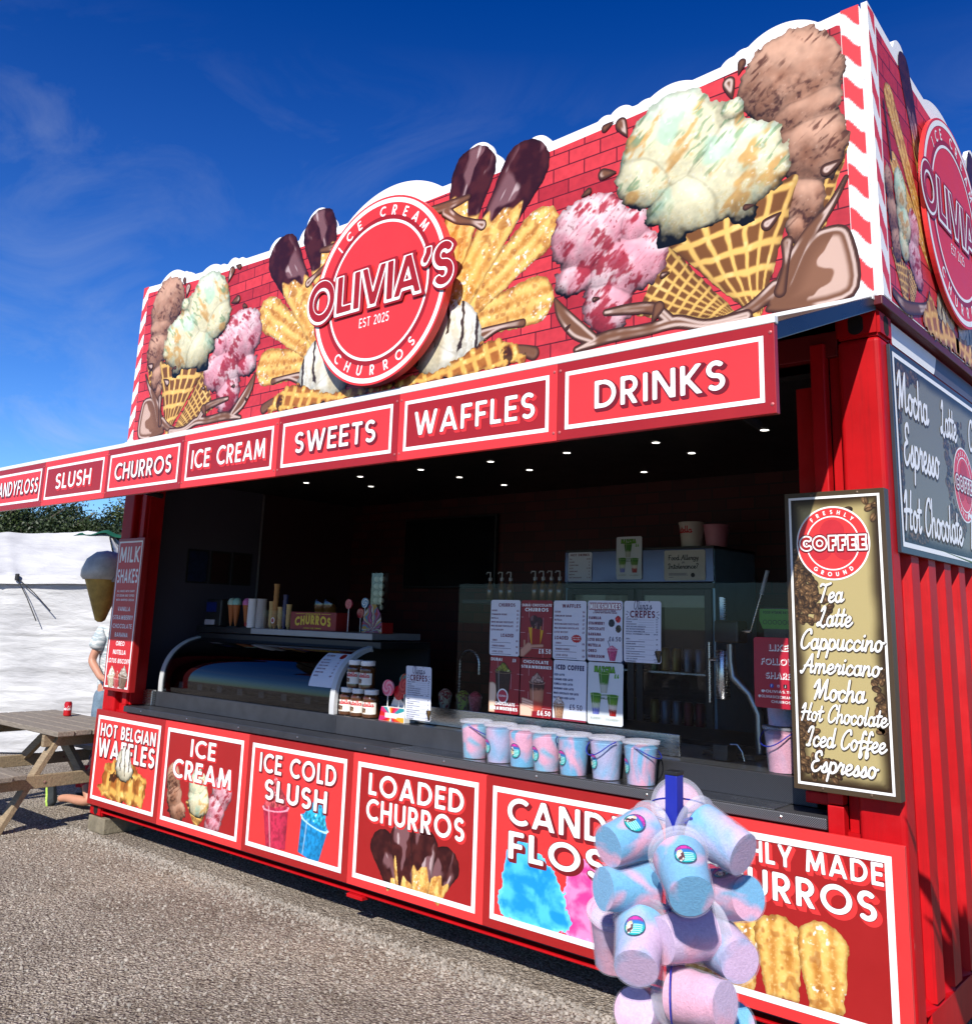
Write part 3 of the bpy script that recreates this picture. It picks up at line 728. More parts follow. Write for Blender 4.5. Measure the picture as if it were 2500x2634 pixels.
def cup_art(x, y, w0, w1, h, tilt, body, top, res, seed=0, heap=.5, rim=(.9, .75, .8), layers=None):
    """A plastic cup with a heaped or layered filling, foot at (x, y)."""
    ca, sa = math.cos(R(tilt)), math.sin(R(tilt))
    def loc(X, Y): return (X - x) * ca + (Y - y) * sa, -(X - x) * sa + (Y - y) * ca
    b = (x - h * 1.0 - w1, x + h * 1.0 + w1, y - .2 * h, y + h * (1.25 + heap))
    def body_d(u, v): return np.maximum(np.abs(u) - (w0 + (w1 - w0) * np.clip(v / h, 0, 1)) / 2, np.maximum(v - h, -v))
    def heap_d(u, v): return np.maximum(np.abs(u) - .47 * w1 * (1 - np.clip((v - h) / (heap * h + 1e-6), 0, 1) ** 1.4), np.maximum(v - h * (1 + heap), h * .97 - v)) + (fbm(u * 9 / w1, v * 9 / w1, seed, 3) - .5) * .14 * w1
    def rim_d(u, v): return np.hypot(u / (w1 * .54), (v - h) / (w1 * .10)) * w1 * .1 - w1 * .1
    def sd(X, Y):
        u, v = loc(X, Y); d = np.minimum(body_d(u, v), rim_d(u, v))
        return np.minimum(d, heap_d(u, v)) if heap > .01 else d
    def col(X, Y, d):
        u, v = loc(X, Y); n = fbm(u * 14 / w1, v * 14 / w1, seed + 1, 4); q = 2 * u / (w0 + (w1 - w0) * np.clip(v / h, 0, 1))
        if layers:
            c = np.zeros((len(X), 3)) + np.array(layers[0][1])
            for z, cc in layers[1:]: c = lerp(c, cc, sst(z - .08, z + .08, v / h + .18 * (n - .5)))
        else: c = lerp(tuple(.6 * k for k in body), body, sst(.25, .7, n))
        c = c * (1.05 - .3 * np.abs(q) ** 2)[:, None]; c = lerp(c, (.95, .95, .95), sst(.08, .0, np.abs(q + .55)) * .35)
        if heap > .01:
            g = sst(0, -.01, heap_d(u, v)) * (v > h * .98); hc = lerp(tuple(.42 * k for k in top), top, sst(.3, .62, n)); hc = lerp(hc, (1, .97, .97), sst(.66, .8, n) * .7); c = c * (1 - g)[:, None] + hc * g[:, None]
        rd = np.abs(rim_d(u, v)); on = sst(.02 * w1, .008 * w1, np.abs(np.hypot(u / (w1 * .54), (v - h) / (w1 * .1)) - 1) * w1 * .1) * ((v < h + .02 * w1) if heap > .01 else 1)
        return np.clip(c * (1 - on)[:, None] + np.array(rim) * on[:, None], 0, 1)
    return patch(b, res, sd, col)
def beans_art(beans, res, clip=None, seed=0):
    """Roasted coffee beans, (x, y, long radius, angle) each, later ones on top."""
    B = np.array(beans); mr = B[:, 2].max(); b = (B[:, 0].min() - mr, B[:, 0].max() + mr, B[:, 1].min() - mr, B[:, 1].max() + mr)
    def all_(x, y):
        top = np.full(np.shape(x), -1); D = np.full(np.shape(x), 9.); u_ = np.zeros(np.shape(x)); v_ = np.zeros(np.shape(x))
        for k, (bx, by, r, a) in enumerate(beans):
            c, s = math.cos(a), math.sin(a); u = ((x - bx) * c + (y - by) * s) / r; v = (-(x - bx) * s + (y - by) * c) / (r * .68)
            d = (np.hypot(u, v) - 1) * r * .68; m = d < 0
            top = np.where(m, k, top); u_ = np.where(m, u, u_); v_ = np.where(m, v, v_); D = np.minimum(D, d)
        if clip is not None: D = np.maximum(D, clip(x, y))
        return D, top, u_, v_
    def col(x, y, d):
        D, k, u, v = all_(x, y); n = vnoise(k * 7.3, k * 3.1, seed)
        c = lerp((.085, .045, .02), (.36, .22, .11), n); sl = np.abs(v + .22 * np.sin(u * 3))
        lit = np.clip(.95 - .75 * (u ** 2 + v ** 2) + .3 * v, .15, 1.2)
        c = c * lit[:, None]; c = lerp(c, (.62, .42, .22), sst(.16, .05, np.abs(v - .45) + .35 * np.abs(u)) * .7); c = lerp(c, (.025, .012, .006), sst(.17, .06, sl) * (np.abs(u) < .9) * .9)
        return np.clip(c, 0, 1)
    return patch(b, res, lambda x, y: all_(x, y)[0], col)
INK = print_mat()
def put(name, art, frame, layer, parent, mirror=None):
    c = art[1]; c = np.clip(c, 0, 1) ** 1.22 * .98             # ink contrast of a vinyl print
    return sheet(name, art[0], frame, layer, INK, parent, c, mirror)
# ------------------------------------------------------------------ ground
def make_ground():
    m = bpy.data.materials.new('compacted_gravel'); m.use_nodes = True
    n = m.node_tree; b = n.nodes['Principled BSDF']; L = n.links.new
    t = n.nodes.new('ShaderNodeTexCoord')
    def vor(scale, feat='F1'):
        v = n.nodes.new('ShaderNodeTexVoronoi'); v.inputs['Scale'].default_value = scale; v.feature = feat; L(wp.outputs[0], v.inputs['Vector']); return v
    nz = n.nodes.new('ShaderNodeTexNoise'); nz.inputs['Scale'].default_value = 30; nz.inputs['Detail'].default_value = 3
    L(t.outputs['Object'], nz.inputs[0])
    wp = n.nodes.new('ShaderNodeMixRGB'); wp.blend_type = 'ADD'; wp.inputs[0].default_value = 0.02
    L(t.outputs['Object'], wp.inputs[1]); L(nz.outputs['Color'], wp.inputs[2])
    v1 = vor(75); v2 = vor(150); v3 = vor(34)
    def ramp(src, *st):
        r = n.nodes.new('ShaderNodeValToRGB'); e = r.color_ramp.elements
        while len(e) < len(st): e.new(0.5)
        for q, (p, c) in zip(e, st): q.position = p; q.color = (*c, 1)
        L(src, r.inputs[0]); return r.outputs[0]
    def mix(a, b_, f, mode='MIX'):
        x = n.nodes.new('ShaderNodeMixRGB'); x.blend_type = mode
        L(a, x.inputs[1]); L(b_, x.inputs[2])
        if isinstance(f, float): x.inputs[0].default_value = f
        else: L(f, x.inputs[0])
        return x.outputs[0]
    sp = n.nodes.new('ShaderNodeSeparateColor'); L(v1.outputs['Color'], sp.inputs[0])
    sp2 = n.nodes.new('ShaderNodeSeparateColor'); L(v2.outputs['Color'], sp2.inputs[0])
    c1 = ramp(sp.outputs[0], (0.0, (.20, .172, .142)), (.5, (.40, .35, .29)), (.86, (.56, .50, .42)), (1.0, (.78, .72, .63)))
    c2 = ramp(sp2.outputs[1], (0.0, (.16, .14, .118)), (.6, (.40, .35, .295)), (1.0, (.64, .58, .50)))
    col = mix(c1, c2, 0.45)
    gap = ramp(v1.outputs['Distance'], (.30, (1, 1, 1)), (.62, (.40, .36, .32)))
    col = mix(col, gap, 0.8, 'MULTIPLY')
    big = n.nodes.new('ShaderNodeTexNoise'); big.inputs['Scale'].default_value = 0.9; big.inputs['Detail'].default_value = 6; big.inputs['Roughness'].default_value = .6
    L(t.outputs['Object'], big.inputs[0])
    pat = ramp(big.outputs['Fac'], (.32, (.66, .62, .58)), (.52, (.98, .97, .95)), (.72, (1.18, 1.15, 1.10)))
    col = mix(col, pat, 1.0, 'MULTIPLY')
    st = n.nodes.new('ShaderNodeTexNoise'); st.inputs['Scale'].default_value = 3.2; st.inputs['Detail'].default_value = 5; L(t.outputs['Object'], st.inputs[0])
    dk = ramp(st.outputs['Fac'], (.30, (.62, .58, .54)), (.42, (1, 1, 1)))
    col = mix(col, dk, 0.8, 'MULTIPLY')
    L(col, b.inputs['Base Color']); b.inputs['Roughness'].default_value = .92; b.inputs['Specular IOR Level'].default_value = .25
    ad = n.nodes.new('ShaderNodeMath'); ad.operation = 'MULTIPLY_ADD'; ad.inputs[1].default_value = -1.0
    L(v1.outputs['Distance'], ad.inputs[0]); L(v3.outputs['Distance'], ad.inputs[2])
    bu = n.nodes.new('ShaderNodeBump'); bu.inputs['Strength'].default_value = 1.0; bu.inputs['Distance'].default_value = 0.014
    L(ad.outputs[0], bu.inputs['Height']); L(bu.outputs[0], b.inputs['Normal'])
    g = MB(); g.add([(-600, -300, 0), (400, -300, 0), (400, 700, 0), (-600, 700, 0)], [(0, 1, 2, 3)])
    tag(g.build('ground', m), kind='structure')
    return m
GRAVEL = make_ground()
def loose_stones():
    """Loose chippings lying on the compacted surface."""
    rng = random.Random(3); g = MB()
    def stone(x, y, r):
        a = rng.random() * 6.28; k = rng.choice((5, 6, 7)); h = r * rng.uniform(.5, .95)
        lo = [(x + r * rng.uniform(.75, 1.1) * math.cos(a + 6.283 * i / k), y + r * rng.uniform(.75, 1.1) * math.sin(a + 6.283 * i / k), -.001) for i in range(k)]
        sx, sy = rng.uniform(-.2, .2) * r, rng.uniform(-.2, .2) * r
        hi = [(x + sx + (p[0] - x) * rng.uniform(.45, .75), y + sy + (p[1] - y) * rng.uniform(.45, .75), h * rng.uniform(.8, 1.1)) for p in lo]
        g.add(lo + hi, [tuple(range(k, 2 * k))] + [(i, (i + 1) % k, k + (i + 1) % k, k + i) for i in range(k)])
    for _ in range(3200):                                   # the strip along the kiosk that wheels never press down
        x = rng.uniform(-.2, 6.1); y = -.02 - abs(rng.gauss(0, .10)) - .05 * rng.random(); stone(x, y, rng.uniform(.004, .012))
    for _ in range(5200):
        x = rng.uniform(-1.2, 6.6); y = rng.uniform(-2.2, 0); stone(x, y, rng.choice((.004, .005, .006, .008, .011)))
    tag(g.build('gravel', mat('stone_chips', (.33, .295, .25), .9, var=.3, scale=22)), kind='stuff')
loose_stones()

# ------------------------------------------------------------------ the kiosk container
RED = mat('container_red_paint', (.43, .002, .005), .5, spec=.22, var=.09, scale=3.0)
def weather(m):
    """Dirt runs, chalky chips and small rust spots over the paint."""
    n = m.node_tree; b = n.nodes['Principled BSDF']; L = n.links.new; src = b.inputs['Base Color'].links[0].from_socket
    t = n.nodes.new('ShaderNodeTexCoord')
    def layer(src, scale, sc, lo, hi, col, fac, det=6):
        mp_ = n.nodes.new('ShaderNodeMapping'); mp_.inputs['Scale'].default_value = sc; no = n.nodes.new('ShaderNodeTexNoise'); no.inputs['Scale'].default_value = scale; no.inputs['Detail'].default_value = det; no.inputs['Roughness'].default_value = .7
        r = n.nodes.new('ShaderNodeValToRGB'); r.color_ramp.elements[0].position = lo; r.color_ramp.elements[0].color = (0, 0, 0, 1); r.color_ramp.elements[1].position = hi; r.color_ramp.elements[1].color = (fac, fac, fac, 1)
        x = n.nodes.new('ShaderNodeMixRGB'); x.inputs[2].default_value = (*col, 1)
        L(t.outputs['Object'], mp_.inputs[0]); L(mp_.outputs[0], no.inputs[0]); L(no.outputs['Fac'], r.inputs[0]); L(r.outputs[0], x.inputs[0]); L(src, x.inputs[1]); return x.outputs[0]
    s = layer(src, 3.5, (9, 9, .55), .52, .75, (.20, .004, .006), .65)
    s = layer(s, 1.2, (1, 1, 1), .50, .72, (.55, .030, .034), .45)
    s = layer(s, 38, (1, 1, .35), .70, .735, (.52, .16, .14), .8)
    s = layer(s, 21, (1, 1, 1), .735, .76, (.09, .03, .015), .9)
    L(s, b.inputs['Base Color'])
weather(RED)
RED_D = mat('container_red_dark', (.16, .003, .005), .45, var=.08)  # darker copy of the container red for front header and sill
DARKM = mat('counter_grey_metal', (.045, .048, .058), .38, metal=.35, var=.12, scale=9)
STEEL = mat('stainless_steel', (.55, .55, .54), .26, metal=1.0, var=.07, scale=14, streak=(1, 1, 12))
BLACK = mat('black_plastic', (.012, .012, .013), .45, var=.1)
WHITE = mat('white_vinyl', (.82, .82, .80), .4, var=.015)
ALU = mat('white_aluminium_trim', (.72, .72, .70), .38, var=.05)

def diamond_mat():
    """Fine chequered anti-slip texture on the sill metal."""
    m = bpy.data.materials.new('chequered_metal'); m.use_nodes = True; n = m.node_tree; b = n.nodes['Principled BSDF']
    t = n.nodes.new('ShaderNodeTexCoord'); mp_ = n.nodes.new('ShaderNodeMapping'); mp_.inputs['Rotation'].default_value = (0, R(45), 0); mp_.inputs['Scale'].default_value = (165, 165, 165)
    ck = n.nodes.new('ShaderNodeTexVoronoi'); ck.inputs['Scale'].default_value = 1.0; ck.inputs['Randomness'].default_value = 0.0
    n.links.new(t.outputs['Object'], mp_.inputs[0]); n.links.new(mp_.outputs[0], ck.inputs['Vector'])
    r = n.nodes.new('ShaderNodeValToRGB'); r.color_ramp.elements[0].color = (.24, .24, .25, 1); r.color_ramp.elements[0].position = .15; r.color_ramp.elements[1].color = (.035, .036, .042, 1); r.color_ramp.elements[1].position = .5
    n.links.new(ck.outputs['Distance'], r.inputs[0]); n.links.new(r.outputs[0], b.inputs['Base Color'])
    b.inputs['Metallic'].default_value = .5; b.inputs['Roughness'].default_value = .42
    bu = n.nodes.new('ShaderNodeBump'); bu.inputs['Strength'].default_value = .5; bu.inputs['Distance'].default_value = .003; bu.invert = True
    n.links.new(ck.outputs['Distance'], bu.inputs['Height']); n.links.new(bu.outputs[0], b.inputs['Normal'])
    return m
CHEQ = diamond_mat()

K = thing('kiosk', 'red shipping container turned into a food kiosk with its serving hatch open', 'food kiosk', (0, 0, .11))
LX = 6.06; DEP = 2.44
# floor, roof, back and inner linings
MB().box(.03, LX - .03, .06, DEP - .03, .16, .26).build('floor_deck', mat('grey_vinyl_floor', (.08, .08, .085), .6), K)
MB().box(.02, LX - .02, .02, DEP - .02, 2.91, 2.95).build('roof_panel', RED, K)
MB().box(.04, LX - .04, DEP - .05, DEP - .01, .24, 2.93).build('back_wall', RED, K)
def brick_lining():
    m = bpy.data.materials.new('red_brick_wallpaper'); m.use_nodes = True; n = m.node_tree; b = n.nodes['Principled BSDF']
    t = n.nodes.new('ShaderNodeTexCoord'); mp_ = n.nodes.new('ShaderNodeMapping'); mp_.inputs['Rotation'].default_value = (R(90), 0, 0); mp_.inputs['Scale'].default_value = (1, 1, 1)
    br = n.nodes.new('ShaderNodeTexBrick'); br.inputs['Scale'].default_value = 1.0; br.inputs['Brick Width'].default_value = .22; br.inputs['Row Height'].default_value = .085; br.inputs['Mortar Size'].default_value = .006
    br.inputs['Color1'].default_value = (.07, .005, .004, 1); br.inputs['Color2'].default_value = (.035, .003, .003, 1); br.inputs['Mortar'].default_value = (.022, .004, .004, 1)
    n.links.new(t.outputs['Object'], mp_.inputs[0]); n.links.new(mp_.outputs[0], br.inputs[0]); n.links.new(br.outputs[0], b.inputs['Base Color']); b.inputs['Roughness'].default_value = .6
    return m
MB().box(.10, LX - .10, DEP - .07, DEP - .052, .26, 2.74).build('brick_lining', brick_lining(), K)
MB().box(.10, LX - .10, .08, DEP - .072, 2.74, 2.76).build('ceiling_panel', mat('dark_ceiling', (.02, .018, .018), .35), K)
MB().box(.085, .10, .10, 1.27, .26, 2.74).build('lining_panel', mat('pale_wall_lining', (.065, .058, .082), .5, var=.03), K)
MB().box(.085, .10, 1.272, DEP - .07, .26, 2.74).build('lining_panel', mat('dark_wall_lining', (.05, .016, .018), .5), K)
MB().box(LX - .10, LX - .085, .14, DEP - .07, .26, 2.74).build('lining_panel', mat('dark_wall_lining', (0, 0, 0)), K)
MB().tube([(.115, 1.275, .3), (.115, 1.275, 2.73)], .012).build('conduit', mat('grey_pipe', (.12, .11, .12), .5), K)

def end_wall(x, sgn):
    """Pressed-steel end wall: outer flats, steep flanks and inner flats repeating along it."""
    g = MB(); p = .237; d = .036
    # rib rhythm measured on the photograph: flat outside from .241 to .345, then back in
    prof = [(.055, -d)]; yy = .232
    while yy + .115 < DEP - .09:
        prof += [(yy - .002, -d), (yy + .012, 0), (yy + .112, 0), (yy + .126, -d)]; yy += p
    prof.append((DEP - .055, -d))
    z0, z1 = .30, 2.80
    vs = [(x + sgn * q[1], q[0], z) for z in (z0, z1) for q in prof]; n = len(prof)
    g.add(vs, [(i, i + 1, n + i + 1, n + i) for i in range(n - 1)])
    o = g.build('end_wall', RED, K)
    md = o.modifiers.new('sheet', 'SOLIDIFY'); md.thickness = .003; md.offset = 0
    b2 = o.modifiers.new('bevel', 'BEVEL'); b2.width = .004; b2.segments = 2; b2.limit_method = 'ANGLE'; b2.angle_limit = R(20)
    return o
end_wall(LX, 1); end_wall(0.0, -1)
def sill_rail(x0, x1):
    g = MB(); g.box(x0, x1, .178, DEP - .178, .13, .285)
    g.build('end_sill', RED, K, bevel=.004)
sill_rail(LX - .075, LX - .002); sill_rail(.002, .075)
g = MB()                                                     # folded ledge where the ribs meet the sill
yy = .232
while yy + .115 < DEP - .09:
    g.add([(LX - .036, yy - .10, .288), (LX - .036, yy + .03, .33), (LX, yy + .03, .285), (LX - .002, yy - .10, .286), (LX - .04, yy - .10, .28), (LX - .04, yy + .03, .28)], [(0, 1, 2, 3), (3, 2, 5, 4)]); yy += .237
g.build('rib_gusset', RED, K)
MB().box(LX - .07, LX - .012, .178, DEP - .178, 2.82, 2.97).build('end_header', RED, K, bevel=.004)
MB().box(.012, .07, .178, DEP - .178, 2.82, 2.97).build('end_header', RED, K, bevel=.004)
# pale band under the topper: white, then charcoal beyond a curved edge
ef = Frame((LX - .011, 0, 0), (0, 1, 0), (0, 0, 1))
xs, ys, X, Y = grid((.19, DEP - .19, 2.862, 2.965), .01)
cur = lambda x, y: x - (.76 + .10 * np.sqrt(np.clip((y - 2.85) / .12, 0, 1)))
sheet('white_band', msq(np.maximum(cur(X, Y), np.maximum(np.maximum(2.866 - Y, Y - 2.961), .192 - X)), xs, ys), ef, .002, WHITE, K)
sheet('grey_band', msq(np.maximum(-cur(X, Y), np.maximum(np.maximum(2.866 - Y, Y - 2.961), X - DEP + .2)), xs, ys), ef, .002, mat('charcoal_vinyl', (.085, .075, .095), .4, var=.03), K)

def corner_post(x, y):
    sx = 1 if x < 3 else -1; sy = 1 if y < 1 else -1
    g = MB(); x1 = x + sx * (.175 if y < 1 else .07); y1 = y + sy * .12
    g.box(min(x, x1), max(x, x1), min(y, y1), max(y, y1), .228, 2.855)
    p = g.build('corner_post', RED, K, bevel=.02, seg=4)
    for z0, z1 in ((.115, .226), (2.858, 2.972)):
        bm = bmesh.new()
        x2 = x + sx * .178; y2 = y + sy * .162; e = .004
        bmesh.ops.create_cube(bm, size=1.0)
        bmesh.ops.scale(bm, vec=(.178 + e, .162 + e, z1 - z0), verts=bm.verts)
        bmesh.ops.translate(bm, vec=((x + x2) / 2 - sx * e / 2, (y + y2) / 2 - sy * e / 2, (z0 + z1) / 2), verts=bm.verts)
        bmesh.ops.bevel(bm, geom=bm.edges[:], offset=.012, segments=2, affect='EDGES')
        w = wl(K)
        bmesh.ops.translate(bm, vec=(-w[0], -w[1], -w[2]), verts=bm.verts)
        me = bpy.data.meshes.new('corner_casting'); bm.to_mesh(me); bm.free()
        c = bpy.data.objects.new('corner_casting', me); finish(c, RED, p)
        # oval lifting holes, their dark inside painted as flat black ovals on both faces
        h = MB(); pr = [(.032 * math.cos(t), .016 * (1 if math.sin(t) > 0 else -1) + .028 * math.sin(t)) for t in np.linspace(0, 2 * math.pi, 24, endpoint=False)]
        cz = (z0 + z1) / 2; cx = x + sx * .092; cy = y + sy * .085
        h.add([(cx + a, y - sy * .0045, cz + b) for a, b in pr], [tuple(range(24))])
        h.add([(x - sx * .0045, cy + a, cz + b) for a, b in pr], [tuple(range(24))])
        h.build('lifting_hole', mat('hole_shade_black', (.006, .002, .002), .9), p)
    return p
for x in (0, LX):
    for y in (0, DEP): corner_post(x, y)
# front face: jambs either side of the serving opening
for (x0, x1, y0, y1, z0, z1) in ((5.832, 5.884, .05, .09, .88, 2.86), (.176, .29, .05, .09, .88, 2.86)):
    MB().box(x0, x1, y0, y1, z0, z1).build('side_infill', RED, K, bevel=.003)
MB().box(5.768, 5.830, -.004, .05, 1.0, 2.86).build('door_jamb', RED, K, bevel=.006)
MB().box(.292, .352, .004, .06, .95, 2.86).build('door_jamb', RED, K, bevel=.006)
MB().box(5.768, 5.832, -.006, .045, .885, .996).build('jamb_foot', RED, K, bevel=.004)
MB().box(5.662, 5.766, .095, .14, 1.0, 2.7).build('door_return', RED, K, bevel=.003)
MB().box(5.662, 5.766, .04, .094, .985, 1.03).build('door_return', RED, K, bevel=.006)
MB().box(.354, .372, .03, .15, .95, 2.7).build('door_return', RED, K, bevel=.003)
MB().box(.18, LX - .18, .02, .075, 2.80, 2.97).build('front_header', RED_D, K, bevel=.004)
MB().box(.17, LX - .17, .03, .09, .22, .90).build('front_panel', RED, K)
MB().box(.18, LX - .18, .06, .14, .161, .215).build('front_sill', RED_D, K, bevel=.004)
MB().box(.18, LX - .18, -.006, .10, .150, .160).build('sill_flange', RED, K, bevel=.003)
MB().box(3.03, 3.16, -.03, .02, .130, .149).build('sill_bracket', RED, K, bevel=.003)
# serving ledge, upstand and worktop
MB().box(.36, 3.30, -.012, .165, .902, .945).build('serving_ledge', DARKM, K, bevel=.004)
MB().box(3.302, 5.765, -.012, .165, .902, .945).build('serving_ledge', [CHEQ], K, bevel=.004)
MB().box(3.32, 5.55, -.006, .16, .9465, .9485).build('ledge_top_plate', mat('worn_steel_top', (.55, .56, .57), .24, metal=1.0, var=.1, scale=5), K)
MB().box(.38, 2.62, .166, .20, .946, 1.055).build('counter_upstand', DARKM, K, bevel=.003)
MB().box(2.622, 4.80, .166, .20, .946, 1.055).build('counter_upstand', mat('grey_metal_panel', (.06, .062, .072), .36, metal=.4, var=.1), K, bevel=.003)
MB().box(4.802, 5.66, .166, .20, .946, 1.055).build('counter_upstand', [CHEQ], K, bevel=.003)
MB().box(.38, 5.66, .20, .80, 1.02, 1.052).build('worktop', mat('worktop_steel', (.20, .20, .21), .3, metal=.8), K, bevel=.003)
MB().box(.374, .50, .13, .165, .946, 1.065).build('end_cap', STEEL, K, bevel=.006)
for i in range(9): MB().lathe([(.006, 0), (.006, .002), (.003, .004)], 10, M=Matrix.Translation((.62 + i * .62, -.012, .925)) @ Matrix.Rotation(R(90), 4, 'X')).build('ledge_screw', STEEL, K)
# stainless back shelf seen under the menus
MB().box(3.0, 4.95, .30, .315, 1.056, 1.155).build('splash_panel', STEEL, K, bevel=.002)
# guard glass the menus hang on
MB().box(3.62, 5.60, .168, .173, 1.058, 1.86).build('guard_glass', glass_mat('clear_glass', (.985, .99, .99), .5), K)
MB().box(4.80, 5.45, .140, .144, 1.058, 1.13).build('low_glass', glass_mat('clear_glass'), K)

# raised hatch: one insulated leaf hinged at the roof, sloping out over the customer
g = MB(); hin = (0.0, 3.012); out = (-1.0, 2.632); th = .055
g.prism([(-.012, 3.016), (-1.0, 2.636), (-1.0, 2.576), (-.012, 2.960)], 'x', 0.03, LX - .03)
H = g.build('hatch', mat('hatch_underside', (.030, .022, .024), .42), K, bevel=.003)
MB().prism([(-.004, 3.026), (-1.004, 2.640), (-1.004, 2.578), (-.004, 2.962)], 'x', LX - .029, LX - .004).build('hatch_edge', mat('hatch_edge_metal', (.022, .034, .055), .28, metal=.6, var=.12), H, bevel=.004)
MB().prism([(-.004, 3.026), (-1.004, 2.640), (-1.004, 2.578), (-.004, 2.962)], 'x', .004, .029).build('hatch_edge', mat('hatch_edge_metal', (0, 0, 0)), H, bevel=.004)
MB().box(-.004, LX + .003, -1.034, -1.006, 2.628, 2.654).build('hatch_lip', ALU, H, bevel=.003)
for x in (.5, 5.5):
    MB().tube([(x, .05, 2.55), (x, -.75, 2.64)], .014).tube([(x, .05, 2.55), (x, -.35, 2.597)], .022).build('gas_strut', BLACK, H)
# timber blocks under the corners
WOOD_D = mat('weathered_timber_block', (.20, .17, .115), .85, var=.22, scale=9, bump=.5, bscale=40)
t = thing('timber_block', 'weathered timber block packed under the kiosk corner by the picnic table', 'timber block', (.125, .16, 0))
MB().box(-.005, .245, -.004, .32, 0, .112).build('beam_end', WOOD_D, t, bevel=.006)
t = thing('timber_block', 'timber block packed under the kiosk corner nearest the tub stand', 'timber block', (5.93, .16, 0))
MB().box(5.81, 6.06, -.004, .32, 0, .112).build('beam_end', WOOD_D, t, bevel=.006)

# lamps in the ceiling (lit)
LAMP = mat('lit_lamp', (.9, .9, .85), .4, emit=(1, .95, .85), estr=5.0)
LR = mat('lamp_ring', (.3, .3, .3), .35, metal=.8)
proto = None; i = 0
for yy, xs_ in ((.99, (1.09, 1.76, 2.43, 3.11, 3.76, 4.42, 5.11)), (1.41, (1.42, 2.43, 3.12, 4.43)), (1.9, (2.47, 3.78))):
    for x in xs_:
        if proto is None:
            proto = thing('downlight', 'small round lit downlight in the dark kiosk ceiling', 'ceiling light', (0, 0, 0), 'downlights in the kiosk ceiling')
            MB().lathe([(.034, 0), (.034, -.004), (.024, -.005), (.024, 0)], 24, cap=False).build('ring', LR, proto)
            MB().lathe([(.0001, -.003), (.0235, -.003)], 20, cap=False).build('lens', LAMP, proto)
            o = proto
        else: o = copy_tree(proto)
        o.location = (x, yy, 2.739)
# ------------------------------------------------------------------ signs on the kiosk
V_RED = mat('sign_red', (.70, .034, .034), .36, var=.02)
V_DRK = mat('sign_dark_red', (.32, .010, .010), .36, var=.03)
V_WHT = mat('sign_white', (.84, .84, .83), .38, var=.012)
V_MAR = mat('sign_maroon', (.17, .006, .010), .36, var=.03)
SCREW = mat('screw_head', (.5, .12, .12), .4, metal=.3)
def FX(x, y, z): return Frame((x, y, z), (1, 0, 0), (0, 0, 1))          # faces -Y
def FY(x, y, z): return Frame((x, y, z), (0, 1, 0), (0, 0, 1))          # faces +X

def headline(fr, t, cx, y, h, width, parent, back, dd=.045, st=.088, out=V_MAR, name='lettering', res=22, off=.022):
    """White capitals with a coloured block shadow thrown down to the right and a thin dark line round them."""
    top = text2d(t, cx, y, h, st, 0, width=width, res=res)
    if back is not None:
        blk = []
        for k in (1, .66, .33): blk += [text2d(t, cx, y, h, st, off + .02, width=width, res=res, dx=dd * h * k, dy=-dd * h * k)]
        for k, b in enumerate(blk): letters('letter_shadow', fr, .0016 + .0003 * k, b, parent, back, alt=.00012)
    letters('letter_outline', fr, .0028, text2d(t, cx, y, h, st, off, width=width, res=res), parent, out, alt=.00015)
    letters(name, fr, .0034, top, parent, V_WHT)

# fascia boards along the outer edge of the hatch
words = ['CANDYFLOSS', 'SLUSH', 'CHURROS', 'ICE CREAM', 'SWEETS', 'WAFFLES', 'DRINKS']
FW = LX / 7
for i, wd in enumerate(words):
    x0 = i * FW; dark = i % 2 == 1
    t = thing('fascia_sign', '%s fascia board lettered %s in white along the open hatch' % ('dark centred red' if dark else 'bright centred red', wd), 'sign', (x0 + FW / 2, -1.0, 2.33), 'fascia boards along the hatch')
    MB().box(x0 + .001, x0 + FW - .001, -1.032, -1.006, 2.33, 2.628).build('board', V_RED if dark else V_DRK, t, bevel=.0015)
    f = FX(x0, -1.032, 2.33); H_ = .298
    sheet('centre_panel', rect(.045, FW - .045, .045, H_ - .045), f, .0006, V_DRK if dark else V_RED, t)
    sheet('border', ring_rect(.038, FW - .038, .038, H_ - .038, .016), f, .0012, V_WHT, t)
    wid = FW * {'CANDYFLOSS': .83, 'SLUSH': .56, 'CHURROS': .74, 'ICE CREAM': .78, 'SWEETS': .67, 'WAFFLES': .76, 'DRINKS': .60}[wd]
    headline(f, wd, FW / 2, .100, .104, wid, t, V_RED if dark else V_MAR, dd=.09, st=.078)
    for sx_ in (.014, FW - .014):
        for sz_ in (.03, H_ - .03): MB().lathe([(.006, 0), (.006, .0015), (.002, .003)], 10, M=Matrix.Translation((x0 + sx_, -1.032, 2.33 + sz_)) @ Matrix.Rotation(R(90), 4, 'X')).build('screw', SCREW, t)

# six picture boards below the ledge
PW = LX / 6; PH = .696
def lower_board(i, dark, label):
    t = thing('picture_board', label, 'sign', (i * PW + PW / 2, -.02, .2), 'picture boards below the serving ledge')
    MB().box(i * PW + .0008, (i + 1) * PW - .0008, -.034, -.014, .2, .2 + PH).build('board', V_RED if dark else V_DRK, t, bevel=.0015)
    f = FX(i * PW, -.034, .2)
    sheet('centre_panel', rect(.06, PW - .06, .05, PH - .05), f, .0005, V_DRK if dark else V_RED, t)
    sheet('border', ring_rect(.048, PW - .048, .042, PH - .042, .026), f, .0030, V_WHT, t)
    return t, f
t, f = lower_board(0, False, 'bright red picture board reading HOT BELGIAN WAFFLES with a waffle')
headline(f, 'HOT BELGIAN', PW / 2, .505, .095, .80, t, V_MAR, dd=.06)
headline(f, 'WAFFLES', PW / 2, .355, .135, .82, t, V_MAR, dd=.05)
fz = f.sub(0, 0)
